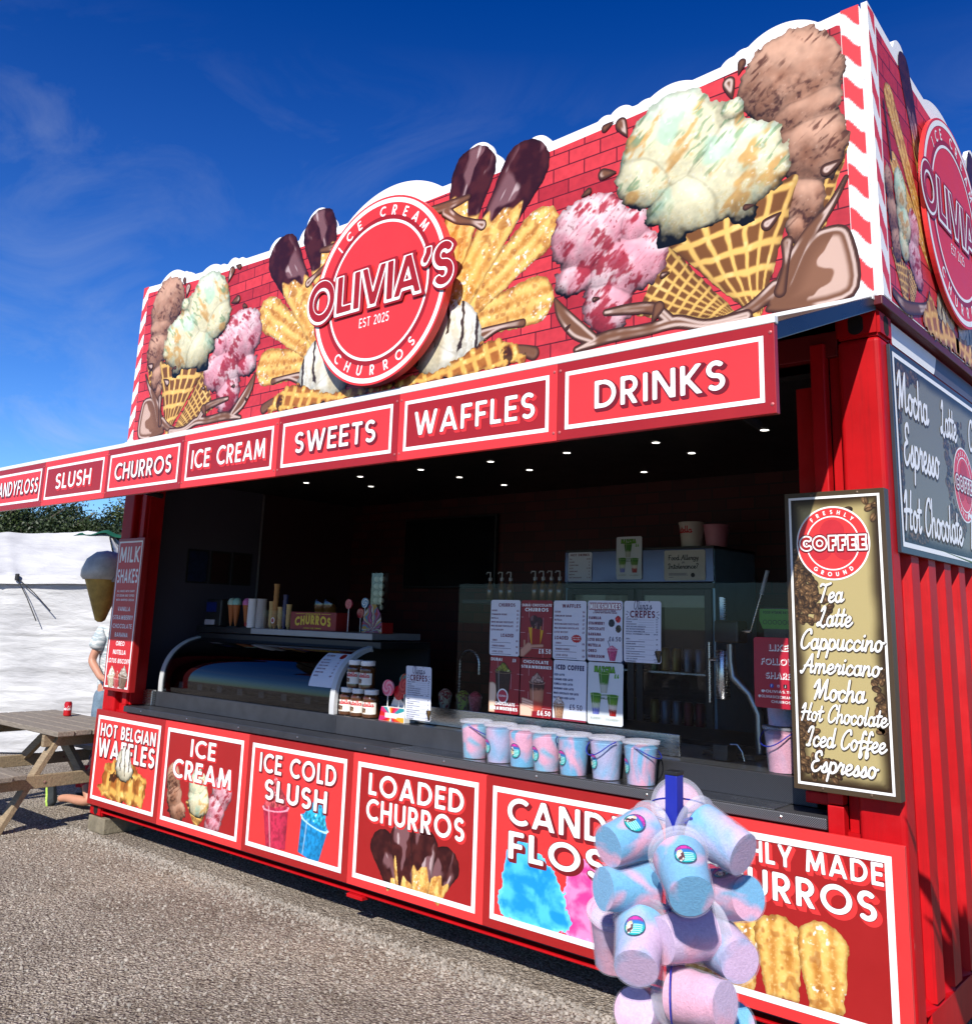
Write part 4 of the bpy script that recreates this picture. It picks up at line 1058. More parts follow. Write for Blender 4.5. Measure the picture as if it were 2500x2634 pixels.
put('waffle_picture', waffle_art([(.20, .10), (.14, .16), (.22, .20), (.22, .30), (.36, .35), (.52, .36), (.66, .33), (.76, .30), (.83, .22), (.80, .11), (.72, .074), (.30, .074)], .0045, 3, pit=.13, tilt=.1), f, .0012, t)
for k, (x, y, rx) in enumerate(((.27, .20, .055), (.38, .17, .06), (.50, .155, .066), (.62, .16, .066), (.74, .17, .06))):
    put('waffle_picture', waffle_art([(x - rx, y - .07), (x - rx * 1.05, y + .04), (x - .02, y + .10), (x + rx * .9, y + .06), (x + rx, y - .06), (x, y - .085)], .004, 20 + k, pit=.16, tilt=0), f, .0016 + .0003 * k, t)
put('scoop_picture', ice_art('drizzle', [(.50, .36, .10, .10), (.50, .30, .13, .08)], .004, 5), f, .0039, t)

t, f = lower_board(1, True, 'dark red picture board reading ICE CREAM with three scooped cones')
for nm, a, ly in (('scoop_picture', ice_art('chocolate', [(.17, .33, .085, .10), (.20, .21, .09, .10), (.25, .125, .11, .07)], .004, 11), .0010),
                  ('cone_picture', cone_art((.36, .20), (.60, .19), (.50, .055), .004, 3), .0013),
                  ('scoop_picture', ice_art('vanilla', [(.47, .32, .10, .11), (.50, .22, .13, .10)], .004, 12), .0016),
                  ('scoop_picture', ice_art('strawberry', [(.76, .31, .11, .11), (.70, .20, .11, .10), (.68, .11, .085, .07)], .004, 13), .0013)):
    put(nm, a, f, ly, t)
headline(f, 'ICE', PW / 2, .49, .115, .30, t, V_RED, dd=.05)
headline(f, 'CREAM', PW / 2, .335, .125, .70, t, V_RED, dd=.05)

t, f = lower_board(2, False, 'bright red picture board reading ICE COLD SLUSH with pink and blue cups')
put('cup_picture', cup_art(.35, .068, .19, .25, .235, 6, (.62, .05, .12), (.70, .14, .16), .004, 4, .78, (.84, .40, .48)), f, .0012, t)
put('cup_picture', cup_art(.66, .068, .19, .25, .205, -12, (.02, .34, .66), (.05, .55, .80), .004, 5, .74, (.55, .80, .9)), f, .0014, t)
headline(f, 'ICE COLD', PW / 2, .49, .115, .74, t, V_MAR, dd=.05)
headline(f, 'SLUSH', PW / 2, .335, .12, .60, t, V_MAR, dd=.05)

t, f = lower_board(3, True, 'dark red picture board reading LOADED CHURROS with chocolate dipped churros')
for k, (bx, tx, ty, w) in enumerate(((.38, .235, .31, .175), (.66, .79, .30, .175), (.455, .43, .375, .185), (.575, .60, .375, .185))):
    put('churro_picture', churro_art((bx, .05), (tx, ty), w, .0034, 30 + k, dip=.64), f, .0010 + .0004 * k, t)
headline(f, 'LOADED', PW / 2, .49, .115, .72, t, V_RED, dd=.07)
headline(f, 'CHURROS', PW / 2, .355, .115, .74, t, V_RED, dd=.07)

t, f = lower_board(4, False, 'bright red picture board reading CANDY FLOSS with blue and pink floss')
put('floss_picture', floss_art([(.13, .072), (.12, .22), (.15, .36), (.22, .43), (.33, .39), (.44, .31), (.50, .20), (.51, .072)], (.02, .34, .78), (.12, .58, .92), .004, 2), f, .0012, t)
put('floss_picture', floss_art([(.49, .072), (.48, .22), (.52, .34), (.62, .40), (.74, .36), (.83, .26), (.86, .072)], (.70, .08, .34), (.88, .32, .56), .004, 7), f, .0010, t)
headline(f, 'CANDY', PW / 2, .49, .125, .72, t, V_MAR, dd=.10)
headline(f, 'FLOSS', PW / 2, .335, .125, .70, t, V_MAR, dd=.10)

t, f = lower_board(5, True, 'dark red picture board reading FRESHLY MADE CHURROS with upright plain churros')
for k, x in enumerate((.16, .335, .51, .685)):
    put('churro_picture', churro_art((x + .012, .066), (x, .360 + .012 * (k % 2)), .205, .003, 50 + k), f, .0010 + .0004 * k, t)
headline(f, 'FRESHLY MADE', .545, .545, .080, .77, t, V_RED, dd=.13)
headline(f, 'CHURROS', .535, .415, .105, .73, t, V_RED, dd=.13)

# ---------------------------------------------------------------- topper along the front
Z0 = 3.02
base_line = lambda x: 4.25 - Z0 + .12 * ((x - 3.03) / 3.03) ** 2
MID = 3.08
bumps = [(5.70, 1.135, .27), (5.46, 1.26, .075), (5.515, 1.29, .065), (5.13, 1.065, .255), (4.98, 1.19, .10), (4.83, 1.215, .09), (4.73, 1.215, .07), (4.26, 1.205, .12), (4.20, 1.15, .14), (3.82, 1.30, .13), (3.74, 1.22, .12), (3.90, 1.2, .13)]
def topper_sd(x, y):
    d = y - base_line(x)
    for bx, by, br in bumps:
        d = np.minimum(d, np.hypot(x - bx, y - by) - br); d = np.minimum(d, np.hypot(x - (2 * MID - bx), y - by) - br)
    d = np.minimum(d, np.hypot(x - 3.10, y - .63) - .745)
    return np.maximum(d, np.maximum(np.maximum(-x, x - LX), -y))
def brick_print():
    m = bpy.data.materials.new('printed_red_bricks'); m.use_nodes = True; n = m.node_tree; b = n.nodes['Principled BSDF']
    t_ = n.nodes.new('ShaderNodeTexCoord'); mp_ = n.nodes.new('ShaderNodeMapping'); br = n.nodes.new('ShaderNodeTexBrick')
    mp_.inputs['Rotation'].default_value = (R(90), 0, 0)
    sp_ = n.nodes.new('ShaderNodeSeparateXYZ'); cb = n.nodes.new('ShaderNodeCombineXYZ'); ad = n.nodes.new('ShaderNodeMath'); ad.operation = 'ADD'
    n.links.new(t_.outputs['Object'], sp_.inputs[0]); n.links.new(sp_.outputs[0], ad.inputs[0]); n.links.new(sp_.outputs[1], ad.inputs[1])
    n.links.new(ad.outputs[0], cb.inputs[0]); n.links.new(sp_.outputs[2], cb.inputs[1])
    def brick(ms, mort, c1, c2):
        q = n.nodes.new('ShaderNodeTexBrick'); q.inputs['Scale'].default_value = 1.0; q.inputs['Brick Width'].default_value = .205; q.inputs['Row Height'].default_value = .083
        q.inputs['Mortar Size'].default_value = ms; q.inputs['Mortar Smooth'].default_value = .25; q.inputs['Bias'].default_value = -.1
        q.inputs['Color1'].default_value = (*c1, 1); q.inputs['Color2'].default_value = (*c2, 1); q.inputs['Mortar'].default_value = (*mort, 1)
        n.links.new(cb.outputs[0], q.inputs[0]); return q
    q = brick(.0042, (.10, .004, .008), (.66, .045, .052), (.34, .014, .022))
    no = n.nodes.new('ShaderNodeTexNoise'); no.inputs['Scale'].default_value = 26; no.inputs['Detail'].default_value = 5; n.links.new(t_.outputs['Object'], no.inputs[0])
    r_ = n.nodes.new('ShaderNodeValToRGB'); r_.color_ramp.elements[0].position = .3; r_.color_ramp.elements[0].color = (.84, .82, .82, 1); r_.color_ramp.elements[1].position = .7; r_.color_ramp.elements[1].color = (1.06, 1.06, 1.06, 1)
    n.links.new(no.outputs['Fac'], r_.inputs[0]); mu_ = n.nodes.new('ShaderNodeMixRGB'); mu_.blend_type = 'MULTIPLY'; mu_.inputs[0].default_value = 1
    n.links.new(q.outputs[0], mu_.inputs[1]); n.links.new(r_.outputs[0], mu_.inputs[2]); n.links.new(mu_.outputs[0], b.inputs['Base Color']); b.inputs['Roughness'].default_value = .4
    return m
BRICK = brick_print()
def candy_stripe(x, y, w, seed=0, flip=False):
    u = (w - x if flip else x) / w
    ph = (y + .085 * sst(0, 1, u) * 1.0) / .205
    red = sst(.48, .50, ph % 1.0) * sst(1.0, .985, ph % 1.0)
    return red
def topper(fr, t, mir):
    P_ = lambda n, a, l: put(n, a, fr, l, t, mir)
    # chocolate scoop on the outside, its cone and the wave of chocolate at the corner
    P_('cone_picture', cone_art((5.72, .50), (5.975, .70), (5.76, .06), .005, 5, .85), .0016)
    P_('ice_cream_picture', ice_art('chocolate', [(5.735, 1.115, .25, .24), (5.83, .76, .15, .20), (5.80, .93, .17, .12), (5.78, .50, .095, .13), (5.75, .38, .06, .08)], .005, 41), .0024)
    P_('chocolate_splash_picture', splash_art([[(5.97, .55, .012), (5.90, .44, .02), (5.80, .33, .035), (5.72, .2, .05), (5.65, .06, .05)], [(5.40, .03, .012), (5.52, .05, .03), (5.64, .12, .04)]], .005, 9, [[(5.98, .30), (5.86, .345), (5.76, .27), (5.68, .12), (5.60, .015), (5.98, .012)]]), .0042)
    # strawberry
    P_('cone_picture', cone_art((4.93, .14), (5.10, .44), (5.46, .015), .005, 6, .9), .0016)
    P_('ice_cream_picture', ice_art('strawberry', [(4.63, .645, .245, .215), (4.90, .62, .09, .09), (4.86, .42, .24, .175), (4.54, .41, .14, .08), (4.74, .22, .15, .16)], .005, 42), .0026)
    # vanilla in front
    P_('cone_picture', cone_art((5.10, .47), (5.75, .62), (5.555, .005), .005, 7), .0034)
    P_('ice_cream_picture', ice_art('vanilla', [(5.13, .98, .28, .285), (5.43, .755, .295, .235), (5.00, .86, .19, .18), (5.22, .67, .24, .17), (5.46, 1.05, .045, .055)], .005, 43, drip=((5.12, .62, 5.12, .46, .08), (5.16, .5, 5.12, .42, .05), (5.40, .62, 5.50, .52, .06))), .0046)
    # chocolate ribbon along the foot
    P_('chocolate_splash_picture', splash_art([[(4.42, .32, .012), (4.47, .23, .04), (4.56, .13, .05), (4.66, .06, .035)], [(4.56, .02, .02), (4.76, .055, .035), (4.98, .05, .03), (5.14, .06, .035), (5.30, .015, .028), (5.50, .02, .03)], [(4.74, .185, .018), (4.88, .175, .03), (5.02, .15, .03), (5.12, .06, .03)], [(5.70, .32, .03), (5.69, .22, .018), (5.66, .1, .03)]], .005, 10), .0050)
    # fan of churros
    for k, (b0, b1, w, dp) in enumerate((((3.72, .30), (4.40, .36), .27, 0), ((3.68, .34), (4.42, .82), .26, 0), ((3.55, .44), (3.84, 1.40), .31, .36), ((3.68, .42), (4.28, 1.285), .31, .40))):
        P_('churro_picture', churro_art(b0, b1, w, .0045, 60 + k, dip=dp), .0016 + .0005 * k)
    P_('chocolate_splash_picture', splash_art([[(3.40, 1.10, .03), (3.60, 1.09, .035), (3.76, 1.10, .02)], [(3.58, 1.06, .04), (3.68, .98, .03), (3.80, .93, .022), (3.88, .89, .034)], [(3.84, .20, .05), (3.92, .22, .04), (4.04, .24, .02), (4.2, .235, .024)], [(4.0, .1, .02), (4.16, .09, .028), (4.28, .05, .04)]], .005, 12), .0048)
    P_('scoop_picture', ice_art('drizzle', [(3.69, .23, .21, .22), (3.62, .15, .24, .14)], .005, 44), .0052)
    P_('waffle_picture', waffle_art([(3.10, .012), (3.34, .055), (3.62, .07), (3.84, .15), (3.98, .185), (4.12, .14), (4.20, .07), (4.20, .012)], .0045, 45, pit=.10), .0058)
    for (x, y, r, a) in ((4.73, 1.21, .022, 20), (5.51, 1.28, .022, 250), (5.44, 1.20, .034, -80), (4.83, 1.20, .036, -65), (4.72, .95, .032, -10), (4.63, .88, .020, 200), (5.51, .54, .016, 0), (5.61, .43, .03, 30), (5.07, .31, .016, 10), (5.05, .15, .032, 240), (4.67, .27, .014, 0), (4.50, .145, .012, 40), (5.89, .61, .03, 20)):
        P_('chocolate_drop_picture', drop_art(x, y, r, a), .0064)
T = thing('topper_sign', 'tall shaped signboard of ice creams, churros and printed bricks along the kiosk roof', 'sign', (3.03, 0, 3.02))
tf = FX(0, -.028, Z0)
art = patch((-.01, LX + .01, -.01, 1.46), .012, topper_sd)
sheet('board', art[0], tf, 0.0, V_WHT, T, thick=.028)
xs, ys, X, Y = grid((.08, LX - .08, .004, 1.36), .02)
sheet('brick_print', msq(np.maximum(Y - base_line(X) + .056, np.maximum(np.maximum(.082 - X, X - LX + .082), .006 - Y)), xs, ys), tf, .0008, BRICK, T)
def stripe_col(x0, w, h, fr, parent, flip=False):
    VF, c = patch((x0 - .005, x0 + w + .005, -.01, h + .01), .006, lambda x, y: np.maximum(np.maximum(x0 - x, x - x0 - w), np.maximum(.004 - y, y - h)), lambda x, y, d: lerp((.84, .84, .83), (.68, .05, .055), candy_stripe(x - x0, y, w, flip=flip)))
    sheet('candy_stripe_edge', VF, fr, .0012, INK, parent, c)
stripe_col(.0, .08, 1.348, tf, T, True); stripe_col(LX - .08, .08, 1.348, tf, T)
topper(tf, T, None); topper(tf, T, MID)
MB().box(0, LX, -.05, -.0005, 2.996, 3.019).build('bottom_trim', ALU, T, bevel=.003)
for k in range(9): MB().bar((.4 + k * .65, .002, 3.03), (.4 + k * .65, .45, 3.03), .03, .03).bar((.4 + k * .65, .004, 3.9), (.4 + k * .65, .45, 3.04), .025, .025).build('stay', STEEL, T)

# ---------------------------------------------------------------- topper along the right-hand end
base_s = lambda y: 1.27 + .10 * ((y - 1.22) / 1.22) ** 2
sb = [(.44, 1.30, .10), (.50, 1.22, .11), (1.75, 1.30, .10), (1.69, 1.22, .11)]
def side_sd(x, y):
    d = y - base_s(x)
    for bx, by, br in sb: d = np.minimum(d, np.hypot(x - bx, y - by) - br)
    d = np.minimum(d, np.hypot(x - 1.10, y - .70) - .65)
    return np.maximum(d, np.maximum(np.maximum(-x, x - DEP), -y))
T2 = thing('topper_sign', 'narrower shaped signboard of churros and cones on the kiosk end roof', 'sign', (LX, 1.22, 3.02))
sf = FY(LX + .028, 0, Z0)
art = patch((-.01, DEP + .01, -.01, 1.5), .012, side_sd)
sheet('board', art[0], sf, 0, V_WHT, T2, thick=.027)
xs, ys, X, Y = grid((.10, DEP - .1, .004, 1.4), .02)
sheet('brick_print', msq(np.maximum(Y - base_s(X) + .055, np.maximum(np.maximum(.082 - X, X - DEP + .08), .006 - Y)), xs, ys), sf, .0008, BRICK, T2)
stripe_col(.0, .085, 1.352, sf, T2)
def side_half(mir):
    P_ = lambda n, a, l: put(n, a, sf, l, T2, mir)
    for k, (b0, b1, w, dp) in enumerate((((.75, .35), (.20, .72), .12, 0), ((.72, .40), (.19, 1.06), .14, 0), ((.78, .5), (.60, 1.0), .15, 0), ((.80, .5), (.46, 1.36), .155, .42))):
        P_('churro_picture', churro_art(b0, b1, w, .006, 70 + k, dip=dp), .0016 + .0005 * k)
    P_('cone_picture', cone_art((.14, .25), (.34, .22), (.31, .01), .006, 8), .0036)
    P_('cone_picture', cone_art((.36, .22), (.50, .25), (.36, .012), .006, 9), .0036)
    P_('ice_cream_picture', ice_art('chocolate', [(.145, .56, .06, .09), (.17, .42, .065, .10), (.2, .3, .07, .09)], .006, 46), .0042)
    P_('ice_cream_picture', ice_art('vanilla', [(.30, .58, .09, .11), (.33, .44, .10, .10), (.31, .33, .07, .08)], .006, 47), .0046)
    P_('ice_cream_picture', ice_art('strawberry', [(.47, .46, .085, .10), (.45, .32, .10, .10), (.5, .24, .07, .07)], .006, 48), .0042)
    P_('chocolate_splash_picture', splash_art([[(.12, .05, .02), (.26, .03, .03), (.42, .06, .03), (.60, .12, .025), (.66, .2, .015)], [(.13, .95, .008), (.17, .84, .014), (.20, .70, .012)], [(.62, .98, .012), (.60, .90, .03), (.66, .86, .025)]], .006, 14), .0050)
    P_('scoop_picture', ice_art('drizzle', [(.93, .16, .15, .16)], .006, 49), .0054)
    P_('waffle_picture', waffle_art([(.55, .012), (.60, .13), (.68, .19), (.80, .13), (1.10, .10), (1.10, .012)], .006, 50, pit=.10), .0060)
side_half(None); side_half(1.10)
MB().box(LX - .03, LX + .03, -.03, DEP, 2.975, 3.016).build('bottom_rail', mat('dark_red_rail', (.10, .004, .006), .45), T2, bevel=.004)

# ---------------------------------------------------------------- round name badges
def badge(fr, cx, cy, RR, t, big):
    k = RR / .61
    DR = disc2d(cx, cy, RR, 96)
    sheet('disc', DR, fr, 0, V_RED, t, thick=.05 if big else .02)
    sheet('white_ring', disc2d(cx, cy, RR - .014 * k, 96, RR - .045 * k), fr, .001, V_WHT, t)
    sheet('inner_ring', disc2d(cx, cy, .455 * k, 96, .438 * k), fr, .001, V_WHT, t)
    sheet('ring_shadow', disc2d(cx, cy, .485 * k, 96, .455 * k), fr, .0006, V_DRK, t)
    L1 = ring_text('ICE CREAM', cx, cy, .515 * k, .066 * k, 88, 12.2, st_) + ring_text('CHURROS', cx, cy, .515 * k, .066 * k, 270, 13.5, st_, out=False)
    letters('lettering', fr, .0014, L1, t, V_WHT)
    letters('year_lettering', fr, .0014, text2d('EST 2025', cx - .01, cy - .225 * k, .062 * k, .06, width=.27 * k, res=20), t, V_WHT)
    # the name across the middle: raised, outlined letters, a taller O and S at its ends
    it = [('O', -.655, -.115, .285, .265), ('L', -.365, -.095, .25, .145), ('I', -.20, -.095, .25, .055), ('V', -.125, -.095, .25, .215), ('I', .105, -.095, .25, .055), ('A', .175, -.095, .25, .225), ("'", .425, -.085, .25, .05), ('S', .505, -.10, .27, .16)]
    def nm(off, ox=0, oy=0):
        o_ = []
        for c, x, y, h, w in it: o_ += text2d(c, cx + (x + ox) * k, cy + (y + oy) * k, h * k, .090, off * .25 / h, width=w * k, align='l', res=26)
        return o_
    pl = letters('name_plate', fr, .012 if big else .004, nm(.105, .005, -.005), t, V_DRK, alt=.0004)
    letters('name_outline', fr, .0132 if big else .0048, nm(.045, -.006, -.006), t, V_WHT, alt=.0004)
    letters('name_lettering', fr, .0142 if big else .0056, nm(-.008), t, V_DRK)
st_ = .085
t = thing('name_badge', 'big round red name badge standing proud of the front topper', 'sign', (3.10, -.09, 3.05))
badge(FX(0, -.125, 0), 3.10, 3.655, .61, t, True)
for dx in (-.3, .3): MB().bar((3.10 + dx, -.075, 3.6), (3.10 + dx, -.036, 3.6), .06, .06).build('standoff', ALU, t)
t = thing('name_badge', 'round dark-lit red name badge on the end topper', 'sign', (LX + .04, 1.10, 3.2))
badge(FY(LX + .066, 0, 0), 1.10, 3.72, .545, t, False)
MB().bar((LX + .0365, 1.1, 3.72), (LX + .045, 1.1, 3.72), .5, .5, up=(0, 1, 0)).build('standoff', ALU, t)
# ---------------------------------------------------------------- drinks boards on the corner posts
TANB = mat('board_tan', (.47, .40, .215), .42, var=.04, scale=3)
BRN = mat('board_brown', (.055, .034, .015), .42, var=.05)
def script(fr, t, cx, y, h, parent, width=None, layer=.003, m=None, shadow=True, st=.058, align='c', sh=.22):
    a = dict(style='script', width=width, shear=sh, align=align, res=26)
    if shadow:
        letters('lettering_outline', fr, layer - .0012, text2d(t, cx, y, h, st, .030, dx=.02 * h, dy=-.03 * h, **a), parent, BRN, alt=.0002)
    letters('lettering', fr, layer, text2d(t, cx, y, h, st, 0, **a), parent, m or V_WHT, alt=.00025)
def coffee_ground(fr, w, h, t, seed, m_edge=.06, c0=(.06, .035, .014), c1=(.50, .42, .215)):
    """Tan print darkening to brown at its margin, as designed on the board."""
    x0, x1, y0, y1 = m_edge, w - m_edge, m_edge, h - m_edge
    def sd(x, y): return np.maximum(np.maximum(x0 - x, x - x1), np.maximum(y0 - y, y - y1))
    def col(x, y, d):
        e = -d + .018 * (fbm(x * 9, y * 9, seed, 3) - .5)
        return lerp(c0, c1, sst(.004, .055, e) * .98)
    put('ground_print', patch((0, w, 0, h), .012, sd, col), fr, .0008, t)
def coffee_badge(fr, cx, cy, r, t):
    sheet('badge', disc2d(cx, cy, r, 64), fr, .0020, V_WHT, t)
    sheet('badge', disc2d(cx, cy, r * .955, 64), fr, .0024, V_RED, t)
    for dx, dy in ((0, .30), (-.34, -.12), (.34, -.12)):
        sheet('bean_print', join2([disc2d(cx + dx * r, cy + dy * r, r * .34, 40)]), fr, .0028 + .0001 * (dx + 1), mat('badge_bean_red', (.50, .020, .030), .4), t)
    sheet('badge_ring', disc2d(cx, cy, r * .735, 64, r * .70), fr, .0032, V_WHT, t)
    letters('lettering', fr, .0032, ring_text('FRESHLY', cx, cy, r * .84, r * .115, 90, 13.5, .1) + ring_text('GROUND', cx, cy, r * .84, r * .115, 270, 14, .1, out=False), t, V_WHT)
    y = cy - r * .19; h = r * .38
    letters('name_plate', fr, .0042, text2d('COFFEE', cx, y, h, .13, .16, width=1.80 * r, sp=.18, res=24), t, V_MAR, alt=.0003)
    letters('name_outline', fr, .0050, text2d('COFFEE', cx, y, h, .13, .075, width=1.80 * r, sp=.18, res=24, dx=.004 * r), t, V_WHT, alt=.0003)
    letters('name_lettering', fr, .0058, text2d('COFFEE', cx, y, h, .13, -.035, width=1.80 * r, sp=.18, res=24), t, V_DRK)
rng = random.Random(11)
def heap(regions, n, r0):
    o = []
    for _ in range(n):
        cx, cy, rx, ry = rng.choice(regions); a = rng.random() * 6.28; q = math.sqrt(rng.random())
        o.append((cx + rx * q * math.cos(a), cy + ry * q * math.sin(a), r0 * rng.uniform(.8, 1.15), rng.random() * 3.14))
    return o
w, h = .405, 1.165
t = thing('menu_board', 'tall tan and brown coffee board with white script drink names on the corner post', 'sign', (5.865, -.01, 1.05), None)
x0, z0 = 5.66, 1.05
MB().box(x0, x0 + w, -.062, -.008, z0, z0 + h).build('board', BRN, t, bevel=.0015)
f = FX(x0, -.062, z0)
coffee_ground(f, w, h, t, 1, .030)
ins = lambda x, y: np.maximum(np.maximum(.034 - x, x - w + .034), np.maximum(.034 - y, y - h + .034))
put('bean_picture', beans_art(heap([(.07, .77, .05, .13), (.10, .70, .09, .06), (.05, .86, .03, .10)], 170, .0175), .0026, ins), f, .0014, t)
put('bean_picture', beans_art(heap([(.36, .38, .035, .10), (.36, .30, .04, .06)], 60, .0175) + heap([(.07, .16, .05, .10), (.12, .08, .07, .04), (.06, .24, .03, .06)], 100, .0175), .0026, ins), f, .0014, t)
put('bean_picture', beans_art([(.262, 1.085, .02, .2), (.345, 1.09, .022, .6), (.33, 1.12, .02, 2.), (.36, 1.05, .02, 1.2), (.37, 1.1, .02, .4), (.255, .455, .02, .9), (.275, .265, .018, 1.1), (.345, .245, .018, .3)], .0026, ins), f, .0014, t)
sheet('border', ring_rect(.018, w - .018, .020, h - .020, .0095), f, .0012, V_WHT, t)
coffee_badge(f, .195, .955, .148, t)
for k, (wd, y, hh, wid, cx) in enumerate((('Tea', .722, .074, .098, .175), ('Latte', .628, .076, .135, .185), ('Cappuccino', .538, .076, .325, .205), ('Americano', .445, .072, .305, .200), ('Mocha', .345, .078, .200, .190), ('Hot Chocolate', .262, .066, .330, .203), ('Iced Coffee', .168, .072, .300, .208), ('Espresso', .075, .076, .250, .195))):
    script(f, wd, cx, y, hh, t, wid, layer=.0042 + .00004 * k)
for sx_, sz_ in ((.115, h - .012), (.30, h - .012), (.115, .012), (.30, .012)):
    MB().lathe([(.006, 0), (.006, .0015), (.002, .003)], 10, M=Matrix.Translation((x0 + sx_, -.062, z0 + sz_)) @ Matrix.Rotation(R(90), 4, 'X')).build('screw', mat('screw_brown', (.12, .08, .05), .4, metal=.4), t)

# coffee board on the end wall, its shade put into greyer colours
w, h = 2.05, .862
t = thing('menu_board', 'wide coffee board coloured as in shade with white script on the kiosk end wall', 'sign', (LX, 1.1, 1.97))
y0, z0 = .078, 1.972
FRAME_SHADE = mat('board_frame_shade', (.030, .034, .045), .35)  # brown frame greyed: shade and sky reflection put into the colour
MB().box(LX + .001, LX + .016, y0, y0 + w, z0, z0 + h).build('board', FRAME_SHADE, t, bevel=.0015)
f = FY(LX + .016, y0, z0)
coffee_ground(f, w, h, t, 5, .05, (.045, .042, .040), (.26, .25, .20))  # tan ground painted grey as it looks in shade
ins = lambda x, y: np.maximum(np.maximum(.055 - x, x - w + .055), np.maximum(.055 - y, y - h + .055))
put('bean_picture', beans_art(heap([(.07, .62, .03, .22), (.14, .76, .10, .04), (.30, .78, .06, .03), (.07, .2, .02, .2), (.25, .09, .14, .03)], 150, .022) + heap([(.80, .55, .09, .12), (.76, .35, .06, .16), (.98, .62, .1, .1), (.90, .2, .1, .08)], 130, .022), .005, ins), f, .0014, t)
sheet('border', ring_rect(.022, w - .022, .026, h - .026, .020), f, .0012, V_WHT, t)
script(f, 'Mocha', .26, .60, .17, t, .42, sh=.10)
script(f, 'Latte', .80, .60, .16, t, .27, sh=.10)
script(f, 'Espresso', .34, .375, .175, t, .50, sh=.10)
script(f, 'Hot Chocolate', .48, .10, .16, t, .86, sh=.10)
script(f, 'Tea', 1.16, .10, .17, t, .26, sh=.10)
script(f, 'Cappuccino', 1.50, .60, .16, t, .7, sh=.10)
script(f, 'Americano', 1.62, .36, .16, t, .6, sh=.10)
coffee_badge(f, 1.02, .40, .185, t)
MB().box(LX - .034, LX + .001, .3, .34, 2.0, 2.8).build('batten', BLACK, t); MB().box(LX - .034, LX + .001, 1.7, 1.74, 2.0, 2.8).build('batten', BLACK, t)

# milkshake board on the left post
w, h = .395, 1.165
x0, z0 = .100, 1.050
t = thing('menu_board', 'tall narrow red MILK SHAKES board on the left corner post, lower end in the sun', 'sign', (x0 + w / 2, -.01, z0))
MB().box(x0, x0 + w, -.058, -.008, z0, z0 + h).build('board', V_DRK, t, bevel=.0015)
f = FX(x0, -.058, z0)
sheet('centre_panel', rect(.02, w - .02, .02, h - .02), f, .0006, mat('board_crimson', (.52, .012, .018), .38), t)
sheet('border', ring_rect(.018, w - .018, .022, h - .022, .013), f, .0012, V_WHT, t)
letters('lettering', f, .0016, text2d('MILK', w / 2, .975, .125, .085, width=.30) + text2d('SHAKES', w / 2, .815, .11, .085, width=.315), t, V_WHT)
small = []
for k, s_ in enumerate(('ALL MADE WITH DAIRY', 'ICE CREAM AND TOPPED', 'WITH WHIPPED CREAM')): small += text2d(s_, w / 2, .745 - .034 * k, .017, .09, width=.27, res=10)
for k, s_ in enumerate(('VANILLA', 'STRAWBERRY', 'CHOCOLATE', 'BANANA', 'OREO', 'NUTELLA', 'LOTUS BISCOFF')): small += text2d(s_, w / 2, .600 - .0655 * k, .034, .085, width=min(.33, text_w(s_, .085) * .036), res=12)
letters('flavour_lettering', f, .0016, small, t, V_WHT)
put('milkshake_picture', cup_art(.12, .024, .07, .12, .085, 4, (.62, .55, .42), (.90, .86, .74), .003, 3, .9, (.8, .8, .7)), f, .0020, t)
put('milkshake_picture', cup_art(.20, .024, .06, .10, .075, 0, (.55, .10, .10), (.70, .16, .12), .003, 4, .8, (.8, .5, .5)), f, .0022, t)
put('milkshake_picture', cup_art(.285, .024, .08, .14, .095, -5, (.26, .17, .12), (.62, .55, .48), .003, 5, .8, (.6, .5, .45)), f, .0024, t)

# ---------------------------------------------------------------- paper menus on the guard glass
PAPER = mat('paper_lilac_white', (.66, .68, .76), .5, var=.03, scale=4)
PINK = mat('ink_plum', (.15, .012, .045), .5); NAVYI = mat('ink_navy', (.028, .018, .085), .5); RIBR = mat('menu_red', (.26, .006, .014), .42, var=.05)
GRN = mat('ink_green', (.10, .34, .012), .5)
def sheet_thing(label, x, z, w, h, y=.150, m=None, lean=0.0, name='paper_menu', cat='menu sheet', group='menu sheets on the guard glass'):
    t = thing(name, label, cat, (x + w / 2, y, z), group)
    def wrap(P, layer, o=(x, y, z), lw=w, lh=h):
        c = .0035 * np.sin(P[:, :1] / lw * math.pi) * (P[:, 1:2] / lh) + .002 * np.sin(P[:, 1:2] / lh * 5.0 + lean)      # paper bows a little off the glass
        return np.concatenate([o[0] + P[:, :1] + lean * .012 * (1 - P[:, 1:2] / lh), o[1] - c - layer, o[2] + P[:, 1:2]], 1)
    f = Frame((x, y, z), (1, 0, 0), (0, 0, 1), wrap)
    xs, ys, X, Y = grid((-.004, w + .004, -.004, h + .004), .012)
    sheet('paper', msq(np.maximum(np.maximum(.0 - X, X - w), np.maximum(0 - Y, Y - h)), xs, ys), f, 0.0, m or PAPER, t, thick=.0006)
    return t, f
def list_lines(rows, y, dy, h, x, wmax, st=.1):
    o = []
    for k, s_ in enumerate(rows): o += text2d(s_, x, y - dy * k, h, st, width=min(wmax, text_w(s_, st) * h * .95), align='l', res=9)
    return o
A4 = (.207, .294)
